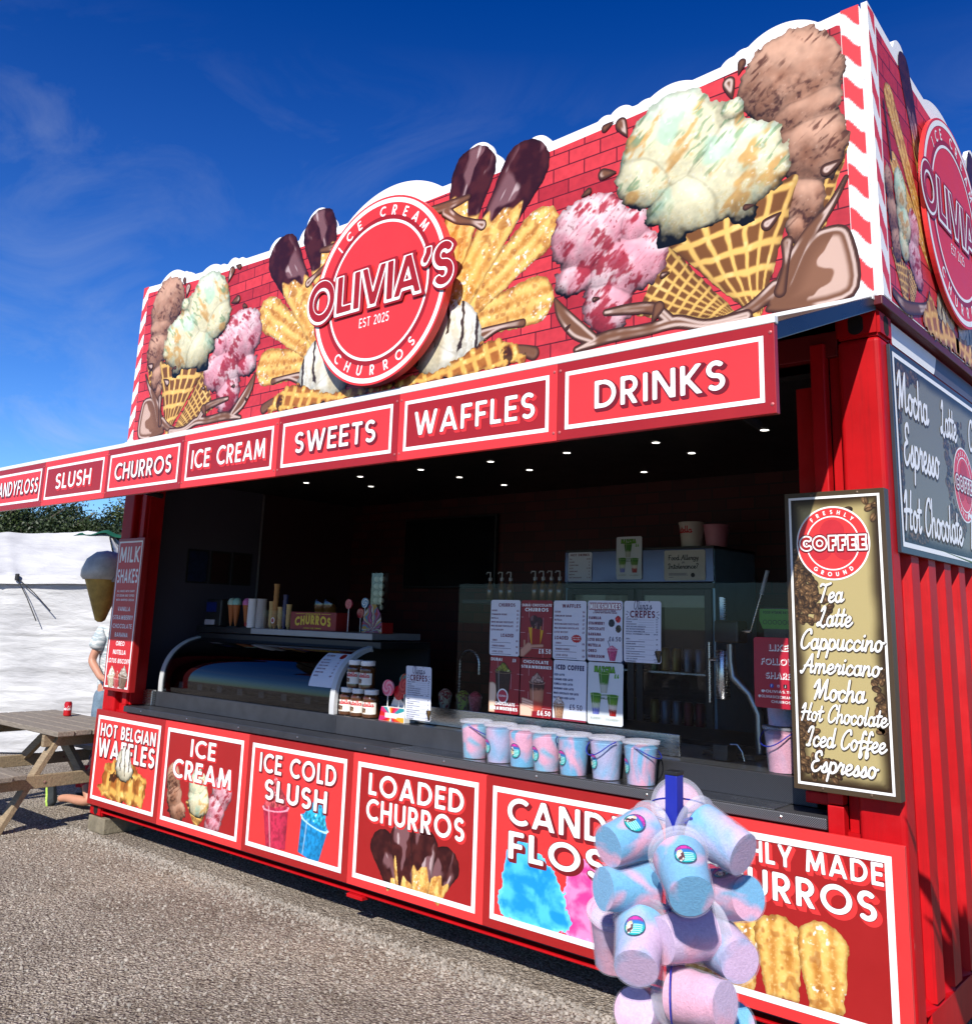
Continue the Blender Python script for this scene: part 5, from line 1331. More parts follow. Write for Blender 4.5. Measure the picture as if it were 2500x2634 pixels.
def price_list(title, x, loaded, label):
    t, f = sheet_thing(label, x, 1.478, *A4)
    o = text2d(title, .115, .258, .019, .11, width=.115)
    o += list_lines(['SUGAR', 'CINNAMON SUGAR', 'NUTELLA', 'WHITE BELGIAN CHOCOLATE', 'MILK BELGIAN CHOCOLATE', 'LOTUS BISCOFF'], .233, .0205, .0095, .008, .155)
    for k, p in enumerate(('£6', '£6', '£7', '£7', '£7', '£7')): o += text2d(p, .198, .233 - .0205 * k, .010, .1, align='r', res=9)
    o += text2d('LOADED', loaded, .098, .018, .11, width=.088)
    for k, s_ in enumerate(('OREO', 'KINDER BUENO', 'LOVE LOTUS')):
        o += text2d(s_, .020, .076 - .030 * k, .0095, .1, align='l', res=9) + text2d('£8', .198, .074 - .030 * k, .010, .1, align='r', res=9)
    letters('lettering', f, .0008, o, t, PINK)
    letters('small_print', f, .0008, [rect(.012, .15, .0675 - .030 * k, .0695 - .030 * k) for k in range(3)], t, NAVYI)
    return t, f
price_list('CHURROS', 3.876, .125, 'white CHURROS price list in the top row of menus, left end')
t, f = price_list('WAFFLES', 4.305, .056, 'white WAFFLES price list with a red starburst in the top row of menus')
st8 = [(.150 + .034 * (1 if k % 2 else .78) * math.cos(k * math.pi / 14) , .105 + .022 * (1 if k % 2 else .78) * math.sin(k * math.pi / 14)) for k in range(28)]
put('starburst', patch((.11, .19, .075, .135), .002, lambda x, y: poly_d(x, y, st8), lambda x, y, d: np.zeros((len(x), 3)) + np.array((.55, .012, .015))), f, .001, t)
letters('starburst_lettering', f, .0014, text2d('NOT TO SHARE', .15, .108, .006, .1, width=.04, res=8) + text2d('TREAT £1.50', .15, .098, .006, .1, width=.042, res=8), t, V_WHT)

def photo_menu(label, x, z, y=.150, name='paper_menu'):
    t, f = sheet_thing(label, x, z, *A4, y=y, m=RIBR)
    s_ = .0022
    o = [rect(0, .207, yy, yy + s_) for yy in (.045, .125, .205)] + [rect(xx, xx + s_, a, b) for xx, a, b in ((.055, .205, .286), (.15, .127, .205), (.055, .047, .125), (.15, .002, .045))]
    letters('brick_line', f, .0006, o, t, mat('menu_line', (.55, .33, .34), .5), alt=.0001)
    return t, f
t, f = photo_menu('red photo menu DUBAI CHOCOLATE CHURROS at £8.50 with a hand holding a box', 4.090, 1.478)
letters('lettering', f, .0016, text2d('DUBAI CHOCOLATE', .105, .262, .014, .11, width=.195) + text2d('CHURROS', .105, .236, .019, .11, width=.155) + text2d('£8.50', .165, .022, .024, .085, width=.08), t, V_WHT)
put('food_picture', churro_art((.10, .13), (.085, .215), .05, .002, 5, dip=.7), f, .001, t); put('food_picture', churro_art((.12, .13), (.125, .205), .045, .002, 6, dip=.7), f, .0012, t)
put('box_picture', patch((.04, .16, .05, .17), .002, lambda x, y: poly_d(x, y, [(.055, .155), (.075, .065), (.135, .065), (.155, .14)]), lambda x, y, d: lerp((.70, .42, .02), (.34, .01, .012), sst(.075, .085, x - .0 * y) * sst(.140, .13, x))), f, .0014, t)
SKIN = (.62, .36, .27)
put('hand_picture', patch((-.002, .16, .0, .09), .002, lambda x, y: np.maximum(union([seg_d(x, y, (.0, .01), (.06, .055))[0] - .022, seg_d(x, y, (.05, .055), (.15, .062))[0] - .009, seg_d(x, y, (.03, .06), (.03, .085))[0] - .007]), np.maximum(.001 - x, .001 - y)), lambda x, y, d: lerp(SKIN, (.36, .17, .12), sst(-.008, 0, d))), f, .0016, t)

t, f = sheet_thing('white MILKSHAKES menu at £6.50 with a pink shake, top row of menus', 4.520, 1.480, *A4)
letters('title_outline', f, .0006, text2d('MILKSHAKES', .104, .252, .028, .12, .14, width=.185), t, mat('ink_rose', (.30, .08, .12), .5), alt=.00012)
letters('title_lettering', f, .001, text2d('MILKSHAKES', .104, .252, .028, .12, width=.185), t, V_WHT)
o = text2d('MADE WITH DAIRY ICE CREAM', .104, .240, .007, .12, width=.125, res=9) + text2d('& TOPPED WITH WHIPPED CREAM', .104, .231, .007, .12, width=.14, res=9)
o += list_lines(['VANILLA', 'STRAWBERRY', 'CHOCOLATE', 'BANANA', 'LOTUS BISCOFF', 'NUTELLA', 'OREO', 'BUBBLEGUM'], .202, .0267, .0150, .006, .098, .12) 
letters('lettering', f, .001, o, t, PINK); letters('price_lettering', f, .001, text2d('£6.50', .165, .098, .022, .075, width=.07), t, NAVYI)
for k, (x, y, r, c) in enumerate(((.145, .185, .017, (.02, .02, .03)), (.182, .205, .015, (.36, .02, .02)), (.185, .158, .016, (.05, .035, .02)))):
    put('topping_picture', patch((x - .03, x + .03, y - .03, y + .03), .002, lambda X, Y, x=x, y=y, r=r, k=k: np.hypot(X - x, (Y - y) * .9) - r + .006 * (fbm(X * 200, Y * 200, k, 2) - .5), lambda X, Y, d, c=c: lerp(c, tuple(q * 3 + .02 for q in c), sst(.5, .7, fbm(X * 220, Y * 220, 4, 2)))), f, .001, t)
put('milkshake_picture', cup_art(.150, .004, .03, .062, .055, 0, (.62, .10, .26), (.86, .42, .56), .002, 9, .35, (.7, .5, .6)), f, .0012, t)
letters('straw_picture', f, .001, [(np.array([(.122, .10), (.126, .10), (.146, .055), (.142, .055)]), {4: np.array([[0, 3, 2, 1]])})], t, NAVYI)

def crepes(label, x, z, y, w, h, grp=None):
    t, f = sheet_thing(label, x, z, w, h, y=y, lean=1.0 if grp else 0, group=grp)
    k = w / .207
    letters('script_lettering', f, .0008, text2d("Olivia's", .105 * k, .254 * h / .294, .042 * k, .045, style='script', shear=.15, width=.10 * k, res=22), t, NAVYI, alt=.0001)
    letters('lettering', f, .0010, text2d('CREPES', .105 * k, .213 * h / .294, .034 * k, .10, width=.140 * k), t, PINK)
    o = text2d('ICE CREAM & CHURROS', .105 * k, .2485 * h / .294, .0045 * k, .1, width=.07 * k, res=8)
    yy = .203
    for r_, p in (('SUGAR & LEMON', '£6'), ('NUTELLA', '£7'), ('LOTUS BISCOFF', '£7'), ('WHITE BELGIAN CHOCOLATE', '£7'), ('MILK BELGIAN CHOCOLATE', '£7'), ('NUTELLA & MARSHMALLOW', '£8'), ('NUTELLA, STRAWBERRIES & CREAM', '£8.50'), ('', ''), ('OREO', '£8'), ('', ''), ('KINDER BUENO', '£8'), ('', ''), ('LOVE LOTUS', '£8'), ('', ''), ('DUBAI CHOCOLATE', '£8.50'), ('', ''), ('ADD ICE CREAM', '£2.00'), ('STRAWBERRIES', '£1.50')):
        ys_ = yy * h / .294
        if r_: o += text2d(r_, .014 * k, ys_, .0068 * k, .1, align='l', res=8, width=text_w(r_, .1) * .0060 * k) + text2d(p, .190 * k, ys_, .0068 * k, .1, align='r', res=8)
        yy -= .0118
    letters('list_lettering', f, .0008, o, t, NAVYI)
    letters('rule', f, .0006, [rect(.085 * k, .17 * k, (.203 - .0118 * j) * h / .294, (.2037 - .0118 * j) * h / .294) for j in (0, 1, 2, 3, 4, 5, 8, 10, 12, 14, 16)] + [rect(.014 * k, .12 * k, (.204 - .0118 * j) * h / .294, (.2065 - .0118 * j) * h / .294) for j in (9, 11, 13, 15)], t, NAVYI)
    ray = []
    for sx_ in (-1, 1):
        for a, b in ((.078, .238), (.084, .229), (.078, .219)):
            ray.append(msq(*(lambda X, Y, xs, ys: (seg_d(X, Y, ((.105 + sx_ * a) * k, b * h / .294), ((.105 + sx_ * (a + .011)) * k, (b + (b - .229) * .7) * h / .294))[0] - .0014, xs, ys))(*(lambda g: (g[2], g[3], g[0], g[1]))(grid(((.105 + sx_ * a) * k - .02, (.105 + sx_ * a) * k + .02, b * h / .294 - .015, b * h / .294 + .015), .0012)))))
    letters('ray_mark', f, .0008, ray, t, NAVYI)
    put('cone_picture', cone_art((.186 * k, .05 * h / .294), (.202 * k, .05 * h / .294), (.194 * k, .015 * h / .294), .002, 3, .35), f, .0012, t)
crepes("white Olivia's CREPES price list at the right end of the menu row", 4.735, 1.484, .150, .207, .290)
crepes("white Olivia's CREPES card standing on the counter beside the lollipops", 3.200, 1.086, .185, .208, .300, 'cards on the counter')

t, f = photo_menu('red photo menu DUBAI CHOCOLATE STRAWBERRIES at £8 with a round badge on the cup', 3.882, 1.182)
put('hand_picture', patch((-.002, .06, .0, .17), .002, lambda x, y: np.maximum(seg_d(x, y, (.0, -.01), (.02, .12))[0] - .040 + .12 * (y - .0) * .16, np.maximum(.001 - x, .001 - y)), lambda x, y, d: lerp((.80, .62, .48), (.50, .30, .2), sst(-.01, 0, d))), f, .001, t)
put('cup_picture', cup_art(.095, .05, .075, .11, .165, 0, (.07, .022, .015), (.34, .34, .05), .002, 15, .30, (.25, .16, .1)), f, .0012, t)
sheet('badge', disc2d(.098, .088, .038, 32), f, .0018, V_WHT, t); sheet('badge', disc2d(.098, .088, .031, 32), f, .0022, mat('badge_rose', (.45, .03, .06), .5), t)
letters('lettering', f, .0026, text2d('DUBAI', .048, .268, .016, .11, width=.080) + text2d('£8', .170, .266, .017, .09) + text2d('CHOCOLATE', .115, .040, .017, .12, width=.135) + text2d('STRAWBERRIES', .105, .016, .017, .12, width=.19) + text2d('OLIVIAS', .098, .084, .010, .1, width=.05), t, V_WHT)
t, f = photo_menu('red photo menu CHOCOLATE STRAWBERRIES at £6.50 in the bottom row', 4.096, 1.180)
put('cup_picture', cup_art(.112, .03, .07, .10, .145, 0, (.30, .07, .045), (.55, .38, .32), .002, 16, .34, (.45, .25, .2), layers=[(0, (.50, .10, .07)), (.35, (.55, .26, .16)), (.75, (.10, .03, .02))]), f, .0012, t)
put('hand_picture', patch((-.002, .10, .0, .11), .002, lambda x, y: np.maximum(union([seg_d(x, y, (.0, .03), (.05, .02))[0] - .034] + [seg_d(x, y, (.02, .05 + .012 * j), (.085, .035 + .013 * j))[0] - .008 for j in range(4)]), np.maximum(.001 - x, .001 - y)), lambda x, y, d: lerp((.82, .56, .44), (.46, .2, .14), sst(-.007, 0, d))), f, .0016, t)
letters('lettering', f, .0026, text2d('CHOCOLATE', .100, .268, .016, .11, width=.165) + text2d('STRAWBERRIES', .104, .243, .015, .11, width=.198) + text2d('£6.50', .160, .012, .024, .085, width=.085), t, V_WHT)

t, f = sheet_thing('white ICED COFFEE menu at £5.50 in the bottom row of menus', 4.310, 1.180, *A4)
letters('title_lettering', f, .001, text2d('ICED COFFEE', .104, .246, .026, .14, width=.175), t, NAVYI)
o = []
for k, s_ in enumerate(('Iced Latte', 'Caramel Iced Latte', 'Vanilla Iced Latte', 'Hazelnut Iced Latte', 'White Chocolate Iced Latte', 'Pistachio Iced Latte')):
    o += text2d(s_.upper(), .006, .216 - .0225 * k, .0105, .13, align='l', res=9, width=min(.155, len(s_) * .0066))
letters('lettering', f, .001, o, t, NAVYI); letters('price_lettering', f, .001, text2d('£5.50', .145, .055, .026, .07, width=.078), t, NAVYI)
put('cup_picture', cup_art(.040, .002, .045, .07, .075, 0, (.46, .27, .17), (.80, .72, .68), .002, 18, .55, (.7, .6, .5)), f, .0012, t)
sheet('foot_band', rect(.0005, .2065, .0005, .009), f, .0014, mat('menu_plum_band', (.22, .01, .03), .5), t)

def matcha(label, x, z, y, grp):
    t, f = sheet_thing(label, x, z, *A4, y=y, group=grp, m=mat('paper_grey_green', (.60, .64, .66), .5, var=.03))
    letters('title_outline', f, .0006, text2d('MATCHA', .100, .248, .027, .14, .1, width=.120), t, mat('ink_dark_green', (.03, .09, .01), .5), alt=.00012)
    letters('title_lettering', f, .001, text2d('MATCHA', .100, .248, .027, .14, width=.120) + text2d('£6', .170, .222, .020, .12), t, GRN)
    G = (.07, .23, .012)
    for (cx, cy, ly) in ((.098, .150, [(0, (.5, .52, .45)), (.45, G)]), (.052, .048, [(0, (.22, .25, .58)), (.30, (.62, .66, .5)), (.55, (.16, .32, .03)), (.8, G)]), (.150, .045, [(0, (.42, .02, .015)), (.30, (.75, .66, .55)), (.55, (.16, .32, .03)), (.8, G)])):
        put('cup_picture', cup_art(cx, cy, .036, .064, .095, 0, G, G, .002, int(cx * 1000), 0, (.36, .52, .2), layers=ly), f, .0012, t)
    letters('lettering', f, .001, text2d('CLASSIC', .098, .135, .010, .09, width=.05, res=10) + text2d('VANILLA', .098, .120, .010, .09, width=.05, res=10), t, mat('ink_dark_green', (0, 0, 0)))
    letters('lettering', f, .001, text2d('BLUEBERRY', .052, .024, .010, .07, width=.062, res=10) + text2d('STRAWBERRY', .148, .022, .010, .07, width=.078, res=10), t, mat('ink_grey_green', (.30, .36, .28), .5))
matcha('white MATCHA menu at £6 with three green layered cups, bottom row of menus', 4.524, 1.180, .150, 'menu sheets on the guard glass')
matcha('shaded MATCHA notice stuck over the top edge of the drinks fridge', 3.655, 1.965, 1.735, 'notices on the drinks fridge')

# follow-us sign by the right jamb
t, f = sheet_thing('small red LIKE FOLLOW SHARE sign half hidden behind the coffee board', 5.420, 1.330, .210, .294, y=.120, m=mat('sign_crimson', (.42, .010, .030), .4, var=.04), name='small_sign', cat='sign', group=None)
letters('title_outline', f, .0006, text2d('LIKE', .115, .238, .026, .085, .05, width=.085) + text2d('FOLLOW', .110, .180, .026, .085, .05, width=.150) + text2d('SHARE', .112, .122, .026, .085, .05, width=.115), t, V_WHT, alt=.00012)
letters('title_lettering', f, .001, text2d('LIKE', .113, .240, .026, .085, -.02, width=.085) + text2d('FOLLOW', .108, .182, .026, .085, -.02, width=.150) + text2d('SHARE', .110, .124, .026, .085, -.02, width=.115), t, mat('sign_crimson', (0, 0, 0)))
for k, (x, c, ch) in enumerate(((.080, (.02, .05, .40), 'F'), (.110, (.45, .02, .10), 'O'), (.140, (.01, .01, .012), 'J'))):
    sheet('icon', disc2d(x, .093, .009, 20) if k == 0 else rect(x - .008, x + .008, .085, .101), f, .001, mat('icon_ink_%s' % 'abc'[k], c, .4), t)
    letters('icon_lettering', f, .0014, text2d(ch, x, .088, .010, .09, res=12), t, V_WHT)
letters('handle_lettering', f, .001, text2d('@OLIVIAS.TIRP', .110, .064, .011, .085, width=.155, res=10) + text2d('@OLIVIASICECREAMAND', .108, .042, .011, .085, width=.180, res=10) + text2d('CHURROS', .118, .022, .011, .085, width=.085, res=10), t, V_WHT)
# ---------------------------------------------------------------- candy floss tubs
TUB_F = film_mat('milky_tub_plastic', (.66, .66, .76), .03, .16)
LID_F = film_mat('milky_lid_plastic', (.72, .72, .82), .16, .2)
BLUE = mat('blue_handle_plastic', (.012, .022, .30), .35, var=.03)
def floss_mat(k, a, b, sx):
    m = bpy.data.materials.new('candy_floss_%s' % k); m.use_nodes = True; n = m.node_tree; bs = n.nodes['Principled BSDF']
    t = n.nodes.new('ShaderNodeTexCoord'); mp_ = n.nodes.new('ShaderNodeMapping'); mp_.inputs['Scale'].default_value = sx; mp_.inputs['Location'].default_value = (k_off[k], 0, k_off[k])
    no = n.nodes.new('ShaderNodeTexNoise'); no.inputs['Scale'].default_value = 5.5; no.inputs['Detail'].default_value = 2.5; no.inputs['Roughness'].default_value = .45; no.inputs['Distortion'].default_value = .9
    fi = n.nodes.new('ShaderNodeTexNoise'); fi.inputs['Scale'].default_value = 85; fi.inputs['Detail'].default_value = 6; fi.inputs['Distortion'].default_value = 1.4
    r_ = n.nodes.new('ShaderNodeValToRGB'); r_.color_ramp.elements[0].position = .43; r_.color_ramp.elements[0].color = (*a, 1); r_.color_ramp.elements[1].position = .55; r_.color_ramp.elements[1].color = (*b, 1)
    r2 = n.nodes.new('ShaderNodeValToRGB'); r2.color_ramp.elements[0].position = .32; r2.color_ramp.elements[0].color = (.86, .86, .88, 1); r2.color_ramp.elements[1].position = .66; r2.color_ramp.elements[1].color = (1.06, 1.06, 1.06, 1)
    mu_ = n.nodes.new('ShaderNodeMixRGB'); mu_.blend_type = 'MULTIPLY'; mu_.inputs[0].default_value = 1
    for s_ in (no, ): n.links.new(mp_.outputs[0], s_.inputs[0])
    n.links.new(t.outputs['Object'], mp_.inputs[0]); n.links.new(t.outputs['Object'], fi.inputs[0]); n.links.new(no.outputs['Fac'], r_.inputs[0]); n.links.new(fi.outputs['Fac'], r2.inputs[0])
    n.links.new(r_.outputs[0], mu_.inputs[1]); n.links.new(r2.outputs[0], mu_.inputs[2]); n.links.new(mu_.outputs[0], bs.inputs['Base Color']); bs.inputs['Roughness'].default_value = .9
    bs.inputs['Specular IOR Level'].default_value = .15
    bu = n.nodes.new('ShaderNodeBump'); bu.inputs['Strength'].default_value = .45; bu.inputs['Distance'].default_value = .006; n.links.new(fi.outputs['Fac'], bu.inputs['Height']); n.links.new(bu.outputs[0], bs.inputs['Normal'])
    return m
k_off = {'pink_over_blue': 0.3, 'blue_over_pink': 2.7, 'pale_pink': 5.1, 'mostly_blue': 8.8, 'swirl': 11.6}
PK = (.64, .33, .45); BL = (.12, .36, .56); LV = (.54, .40, .55)
FL = {'pink_over_blue': floss_mat('pink_over_blue', BL, PK, (1, 1, 1)), 'blue_over_pink': floss_mat('blue_over_pink', PK, (.18, .40, .55), (1, 1, 1.6)), 'pale_pink': floss_mat('pale_pink', (.64, .33, .43), LV, (1, 1, 1)),
      'mostly_blue': floss_mat('mostly_blue', (.12, .37, .57), (.54, .38, .54), (.7, .7, .7)), 'swirl': floss_mat('swirl', PK, BL, (1.3, 1.3, .8))}
RB, RT, HT = .065, .082, .188
def tub_radius(z): return RB + (RT - RB) * z / HT
def sticker(parent, ang, z, s_=.035):
    """Round paper label wrapped on the wall: purple top, teal foot, pale dabs."""
    def wrap(P, layer):
        r_ = tub_radius(z + P[:, 1:2]) + .0012 + layer; a = ang + P[:, :1] / RT
        return np.concatenate([r_ * np.cos(a), r_ * np.sin(a), z + P[:, 1:2]], 1)
    f = Frame((0, 0, 0), (1, 0, 0), (0, 0, 1), wrap)
    def col(x, y, d):
        u = x / s_; v = y / s_; n = fbm(u * 3 + ang, v * 3, 3, 3)
        c = lerp((.02, .36, .36), (.03, .16, .42), sst(-.1, .35, v)); c = lerp(c, (.16, .03, .22), sst(.42, .62, v + .15 * u * u))
        c = lerp(c, (.62, .04, .30), (np.abs(v - .72 + .12 * u * u) < .12) * (np.abs((u * 7) % 1 - .5) < .34) * 1.0)
        c = lerp(c, (.55, .85, .80), (np.abs((v * 5.2) % 1 - .5) < .16) * (v < .18) * (u > -.25) * (u < .75) * .9)
        blob = np.hypot((u + .45) / .34, (v + .12) / .62) < 1
        c = lerp(c, (.10, .04, .05), blob * 1.0); c = lerp(c, (.80, .72, .66), blob * (n > .50) * 1.0); c = lerp(c, (.55, .45, .25), blob * (n > .62) * 1.0)
        c = lerp(c, (.015, .07, .09), sst(-.09 * s_, -.05 * s_, d))
        return c
    VF, c = patch((-s_ * 1.1, s_ * 1.1, -s_ * 1.1, s_ * 1.1), s_ / 15, lambda x, y: np.hypot(x, y) - s_, col)
    sheet('sticker', VF, f, .0, INK, parent, c)
def make_tub(label, kind, group, st=None, handle='front', lid_up=True):
    t = thing('candy_floss_tub', label, 'candy floss tub', (0, 0, 0), group)
    rng = random.Random(len(label) * 7 + sum(map(ord, label)) % 97)
    MB().lathe([(RB - .006, .0), (RB - .001, .001), (RB, .005), (RT - .0015, HT - .012), (RT + .003, HT - .010), (RT + .0035, HT)], 40, cap=False).add([(RB * math.cos(2 * math.pi * j / 40) * .92, RB * math.sin(2 * math.pi * j / 40) * .92, .0012) for j in range(40)], [tuple(reversed(range(40)))]).build('tub_wall', TUB_F, t, smooth=True)
    prof = [(.0005, .003)]
    for k in range(9):
        z = .004 + (HT - .03) * k / 8; prof.append((tub_radius(z) - .0035 - .0035 * rng.random(), z))
    prof += [(RT * .72, HT - .016 + .004 * rng.random()), (RT * .3, HT - .010), (.0005, HT - .009)]
    o = MB().lathe(prof, 36).build('candy_floss', FL[kind], t, smooth=True)
    MB().lathe([(.0005, HT - .0045), (RT - .011, HT - .0045), (RT - .009, HT + .003), (RT + .005, HT + .004), (RT + .0055, HT - .007), (RT + .0035, HT - .008)], 40).build('lid', LID_F, t, smooth=True)
    if st is not None: sticker(t, st, .082)
    # bail handle: swung down across one side
    g = MB()
    if handle is None: return t
    if handle == 'front': pts = [((RT + .005) * math.cos(a), -(RT + .010) * abs(math.sin(a)) ** .6 * 1.0, HT - .012 - .066 * abs(math.sin(a))) for a in np.linspace(0, math.pi, 17)]
    elif handle == 'side': pts = [((RT + .006) * math.sin(a) * 1.06, (RT + .005) * math.cos(a), HT - .012 - .055 * math.sin(a)) for a in np.linspace(0, math.pi, 17)]
    else: pts = [((RT + .006) * math.cos(a), .02 * math.sin(a), HT - .012 + (RT * .9) * math.sin(a)) for a in np.linspace(0, math.pi, 17)]
    g.tube(pts, .0026, 8).build('handle', BLUE, t, smooth=True)
    return t
ROW = [(3.855, .085, 'blue_over_pink', 'pale pink candy floss tub without sticker, far left of the row on the ledge', None, 'side', .2),
       (4.035, .070, 'mostly_blue', 'blue based candy floss tub, second in the row on the ledge', -2.05, None, 0),
       (4.200, .058, 'pink_over_blue', 'mostly pink candy floss tub with sticker turned forward, third in the row', -1.55, None, .1),
       (4.358, .047, 'blue_over_pink', 'candy floss tub blue above pink, fourth in the row on the ledge', -1.95, None, .3),
       (4.520, .045, 'swirl', 'blue over pink candy floss tub with its handle hanging loose, fifth in the row', -1.9, 'side', 2.6),
       (4.690, .072, 'mostly_blue', 'blue based candy floss tub with its blue handle across the front on the ledge', -2.05, 'front', -.45),
       (4.880, .070, 'swirl', 'candy floss tub standing apart at the right end of the row on the ledge', -2.25, 'side', .15)]
for x, y, kd, lb, st, hd, rz in ROW:
    t = make_tub(lb, kd, 'tubs on the serving ledge', None if st is None else st - rz, hd)
    t.location = (x, y, .9487); t.rotation_euler = (0, 0, rz)
t = make_tub('candy floss tub on the worktop behind the coffee board', 'pale_pink', 'tubs stacked by the right jamb', None, 'front'); t.location = (5.475, .27, 1.0525); t.rotation_euler = (0, 0, -.5)
t = make_tub('shaded teal candy floss tub on top of another beside the right jamb', 'mostly_blue', 'tubs stacked by the right jamb', None, 'side'); t.location = (5.478, .275, 1.0525 + HT + .005); t.rotation_euler = (0, 0, .8)

# the bunch hung on a blue post in front of the kiosk
P_ = thing('tub_stand', 'blue square post with a black cap hung with candy floss tubs', 'display stand', (5.72, -1.10, 0))
MB().box(5.699, 5.741, -1.121, -1.079, .02, 1.212).build('post', BLUE, P_, bevel=.003)
MB().box(5.6975, 5.7425, -1.1225, -1.0775, 1.2125, 1.224).build('cap', BLACK, P_, bevel=.002)
MB().box(5.50, 5.94, -1.32, -.88, .0, .018).build('base_plate', mat('dark_steel_plate', (.05, .05, .055), .5, metal=.5), P_, bevel=.003)
for z, aa in ((1.075, (200, 330, 60, 120)), (.83, (190, 250, 350, 80)), (.60, (215, 310, 20, 120))):
    for a in aa:
        dx, dy = math.cos(R(a)), math.sin(R(a))
        MB().tube([(5.72 + dx * .02, -1.10 + dy * .02, z), (5.72 + dx * .075, -1.10 + dy * .075, z + .012), (5.72 + dx * .10, -1.10 + dy * .10, z + .03)], .0042, 8).build('hook', BLUE, P_, smooth=True)
HUNG = [((5.649, -.952, 1.095), (5.559, -.794, 1.063), 'pale_pink', 'hanging tub behind the top of the post, its round lid facing out', None, 'up', 0),  # rim and base centres solved beforehand from image pixels along camera rays
        ((5.649, -1.113, 1.043), (5.601, -1.289, 1.012), 'swirl', 'pink and blue tub hung at the upper left of the post', 2.2, None, .5),
        ((5.777, -1.079, 1.075), (5.951, -1.107, 1.020), 'mostly_blue', 'mostly blue tub hung at the upper right of the post, base to the right', None, None, 0),
        ((5.804, -1.228, 1.018), (5.918, -1.357, .949), 'pink_over_blue', 'tub hung square in front of the post with a sticker on its upper side', 1.5, None, 0),
        ((5.663, -1.126, .887), (5.587, -1.295, .895), 'pink_over_blue', 'pink tub lying on its side at mid height, left of the post', None, None, .3),
        ((5.758, -.954, .851), (5.925, -1.027, .885), 'swirl', 'pink tub with a blue patch at mid height, right of the post', 1.3, None, .8),
        ((5.819, -1.073, .784), (5.753, -1.245, .780), 'pale_pink', 'tub with its pale pink round base turned to the viewer, middle of the bunch', 1.6, None, 0),
        ((5.658, -1.188, .802), (5.731, -1.338, .722), 'mostly_blue', 'tub with a blue round base and a sticker above it, lower left of the bunch', 1.45, None, .2),
        ((5.776, -.991, .741), (5.927, -1.096, .730), 'mostly_blue', 'all blue tub with its base to the lower right of the bunch', None, None, 0),
        ((5.747, -1.172, .625), (5.930, -1.193, .644), 'pale_pink', 'large pink tub near the foot of the bunch, base to the right', None, 'side', .1),
        ((5.653, -1.100, .509), (5.677, -1.266, .587), 'pale_pink', 'lowest left tub, its pink base facing out at the bottom of the bunch', None, None, 0),
        ((5.471, -1.055, .760), (5.440, -1.000, .590), 'pale_pink', 'greyish tub hanging upright behind the left side of the bunch', None, None, 0),
        ((5.754, -.925, .428), (5.869, -1.018, .540), 'pink_over_blue', 'tub mostly hidden under the lowest pink one of the bunch', None, None, 0)]
for a, b, kd, lb, st, hd, sp_ in HUNG:
    t = make_tub(lb, kd, 'tubs hung on the blue post', None, hd)
    a = Vector(a); b = Vector(b); ax = (a - b).normalized()
    up = Vector((0, 0, 1)); yy_ = (up - ax * up.dot(ax))
    if yy_.length < .1: yy_ = Vector((0, 1, 0)) - ax * ax.y
    yy_.normalize(); xx_ = yy_.cross(ax)
    M_ = Matrix((xx_, yy_, ax)).transposed().to_4x4()
    t.matrix_world = Matrix.Translation(b) @ M_ @ Matrix.Rotation(sp_, 4, 'Z')
    if st is not None: sticker(t, st - sp_, .082)

# ---------------------------------------------------------------- ice cream display case
DC = thing('display_case', 'curved glass ice cream display case set into the left of the counter', 'display case', (1.6, .2, 1.055))
prof = smooth_pts([(.192, 1.056), (.190, 1.14), (.202, 1.23), (.240, 1.315), (.305, 1.385), (.39, 1.435), (.48, 1.462)], 4)
def curved(name, x0, x1, off, m, th_=.006):
    n = len(prof); g = MB()
    tn = np.gradient(prof, axis=0); tn /= np.hypot(tn[:, 0], tn[:, 1])[:, None]; nr = np.stack([-tn[:, 1], tn[:, 0]], 1)
    A = prof + nr * off; B_ = prof + nr * (off - th_)
    vs = [(x, q[0], q[1]) for x in (x0, x1) for q in A] + [(x, q[0], q[1]) for x in (x0, x1) for q in B_]
    fs = [(i, i + 1, n + i + 1, n + i) for i in range(n - 1)] + [(2 * n + i, 3 * n + i, 3 * n + i + 1, 2 * n + i + 1) for i in range(n - 1)]
    fs += [(i, 2 * n + i, 2 * n + i + 1, i + 1) for i in range(n - 1)] + [(n + i, n + i + 1, 3 * n + i + 1, 3 * n + i) for i in range(n - 1)]
    g.add(vs, fs); return g.build(name, m, DC, smooth=True)
FRM = mat('case_white_frame', (.55, .56, .57), .35, var=.04)
curved('front_glass', .545, 2.530, .002, glass_mat('case_glass', (.30, .33, .36), 1.5, .015), .004)
curved('end_frame', .495, .545, .010, FRM, .03); curved('end_frame', 2.530, 2.575, .010, FRM, .03)
MB().box(.50, 2.65, .48, .95, 1.455, 1.50).build('top_deck', BLACK, DC, bevel=.004)
MB().box(1.22, 2.575, .47, .92, 1.510, 1.553).build('top_shelf', mat('shelf_grey_edge', (.30, .30, .31), .4, metal=.3), DC, bevel=.004)
MB().box(.45, 1.215, .49, .92, 1.505, 1.553).build('top_shelf', BLACK, DC, bevel=.004)
MB().box(.50, 2.65, .93, .95, 1.06, 1.454).build('back_panel', mat('case_back', (.02, .02, .024), .3), DC)
MB().box(.55, 2.60, .25, .92, 1.058, 1.085).build('tray_deck', mat('case_inside_steel', (.22, .23, .25), .35, metal=.5), DC)
MB().box(.56, 2.59, .46, .475, 1.436, 1.452).build('light_rail', mat('case_light_rail', (.45, .43, .36), .4), DC)
rng = random.Random(5)
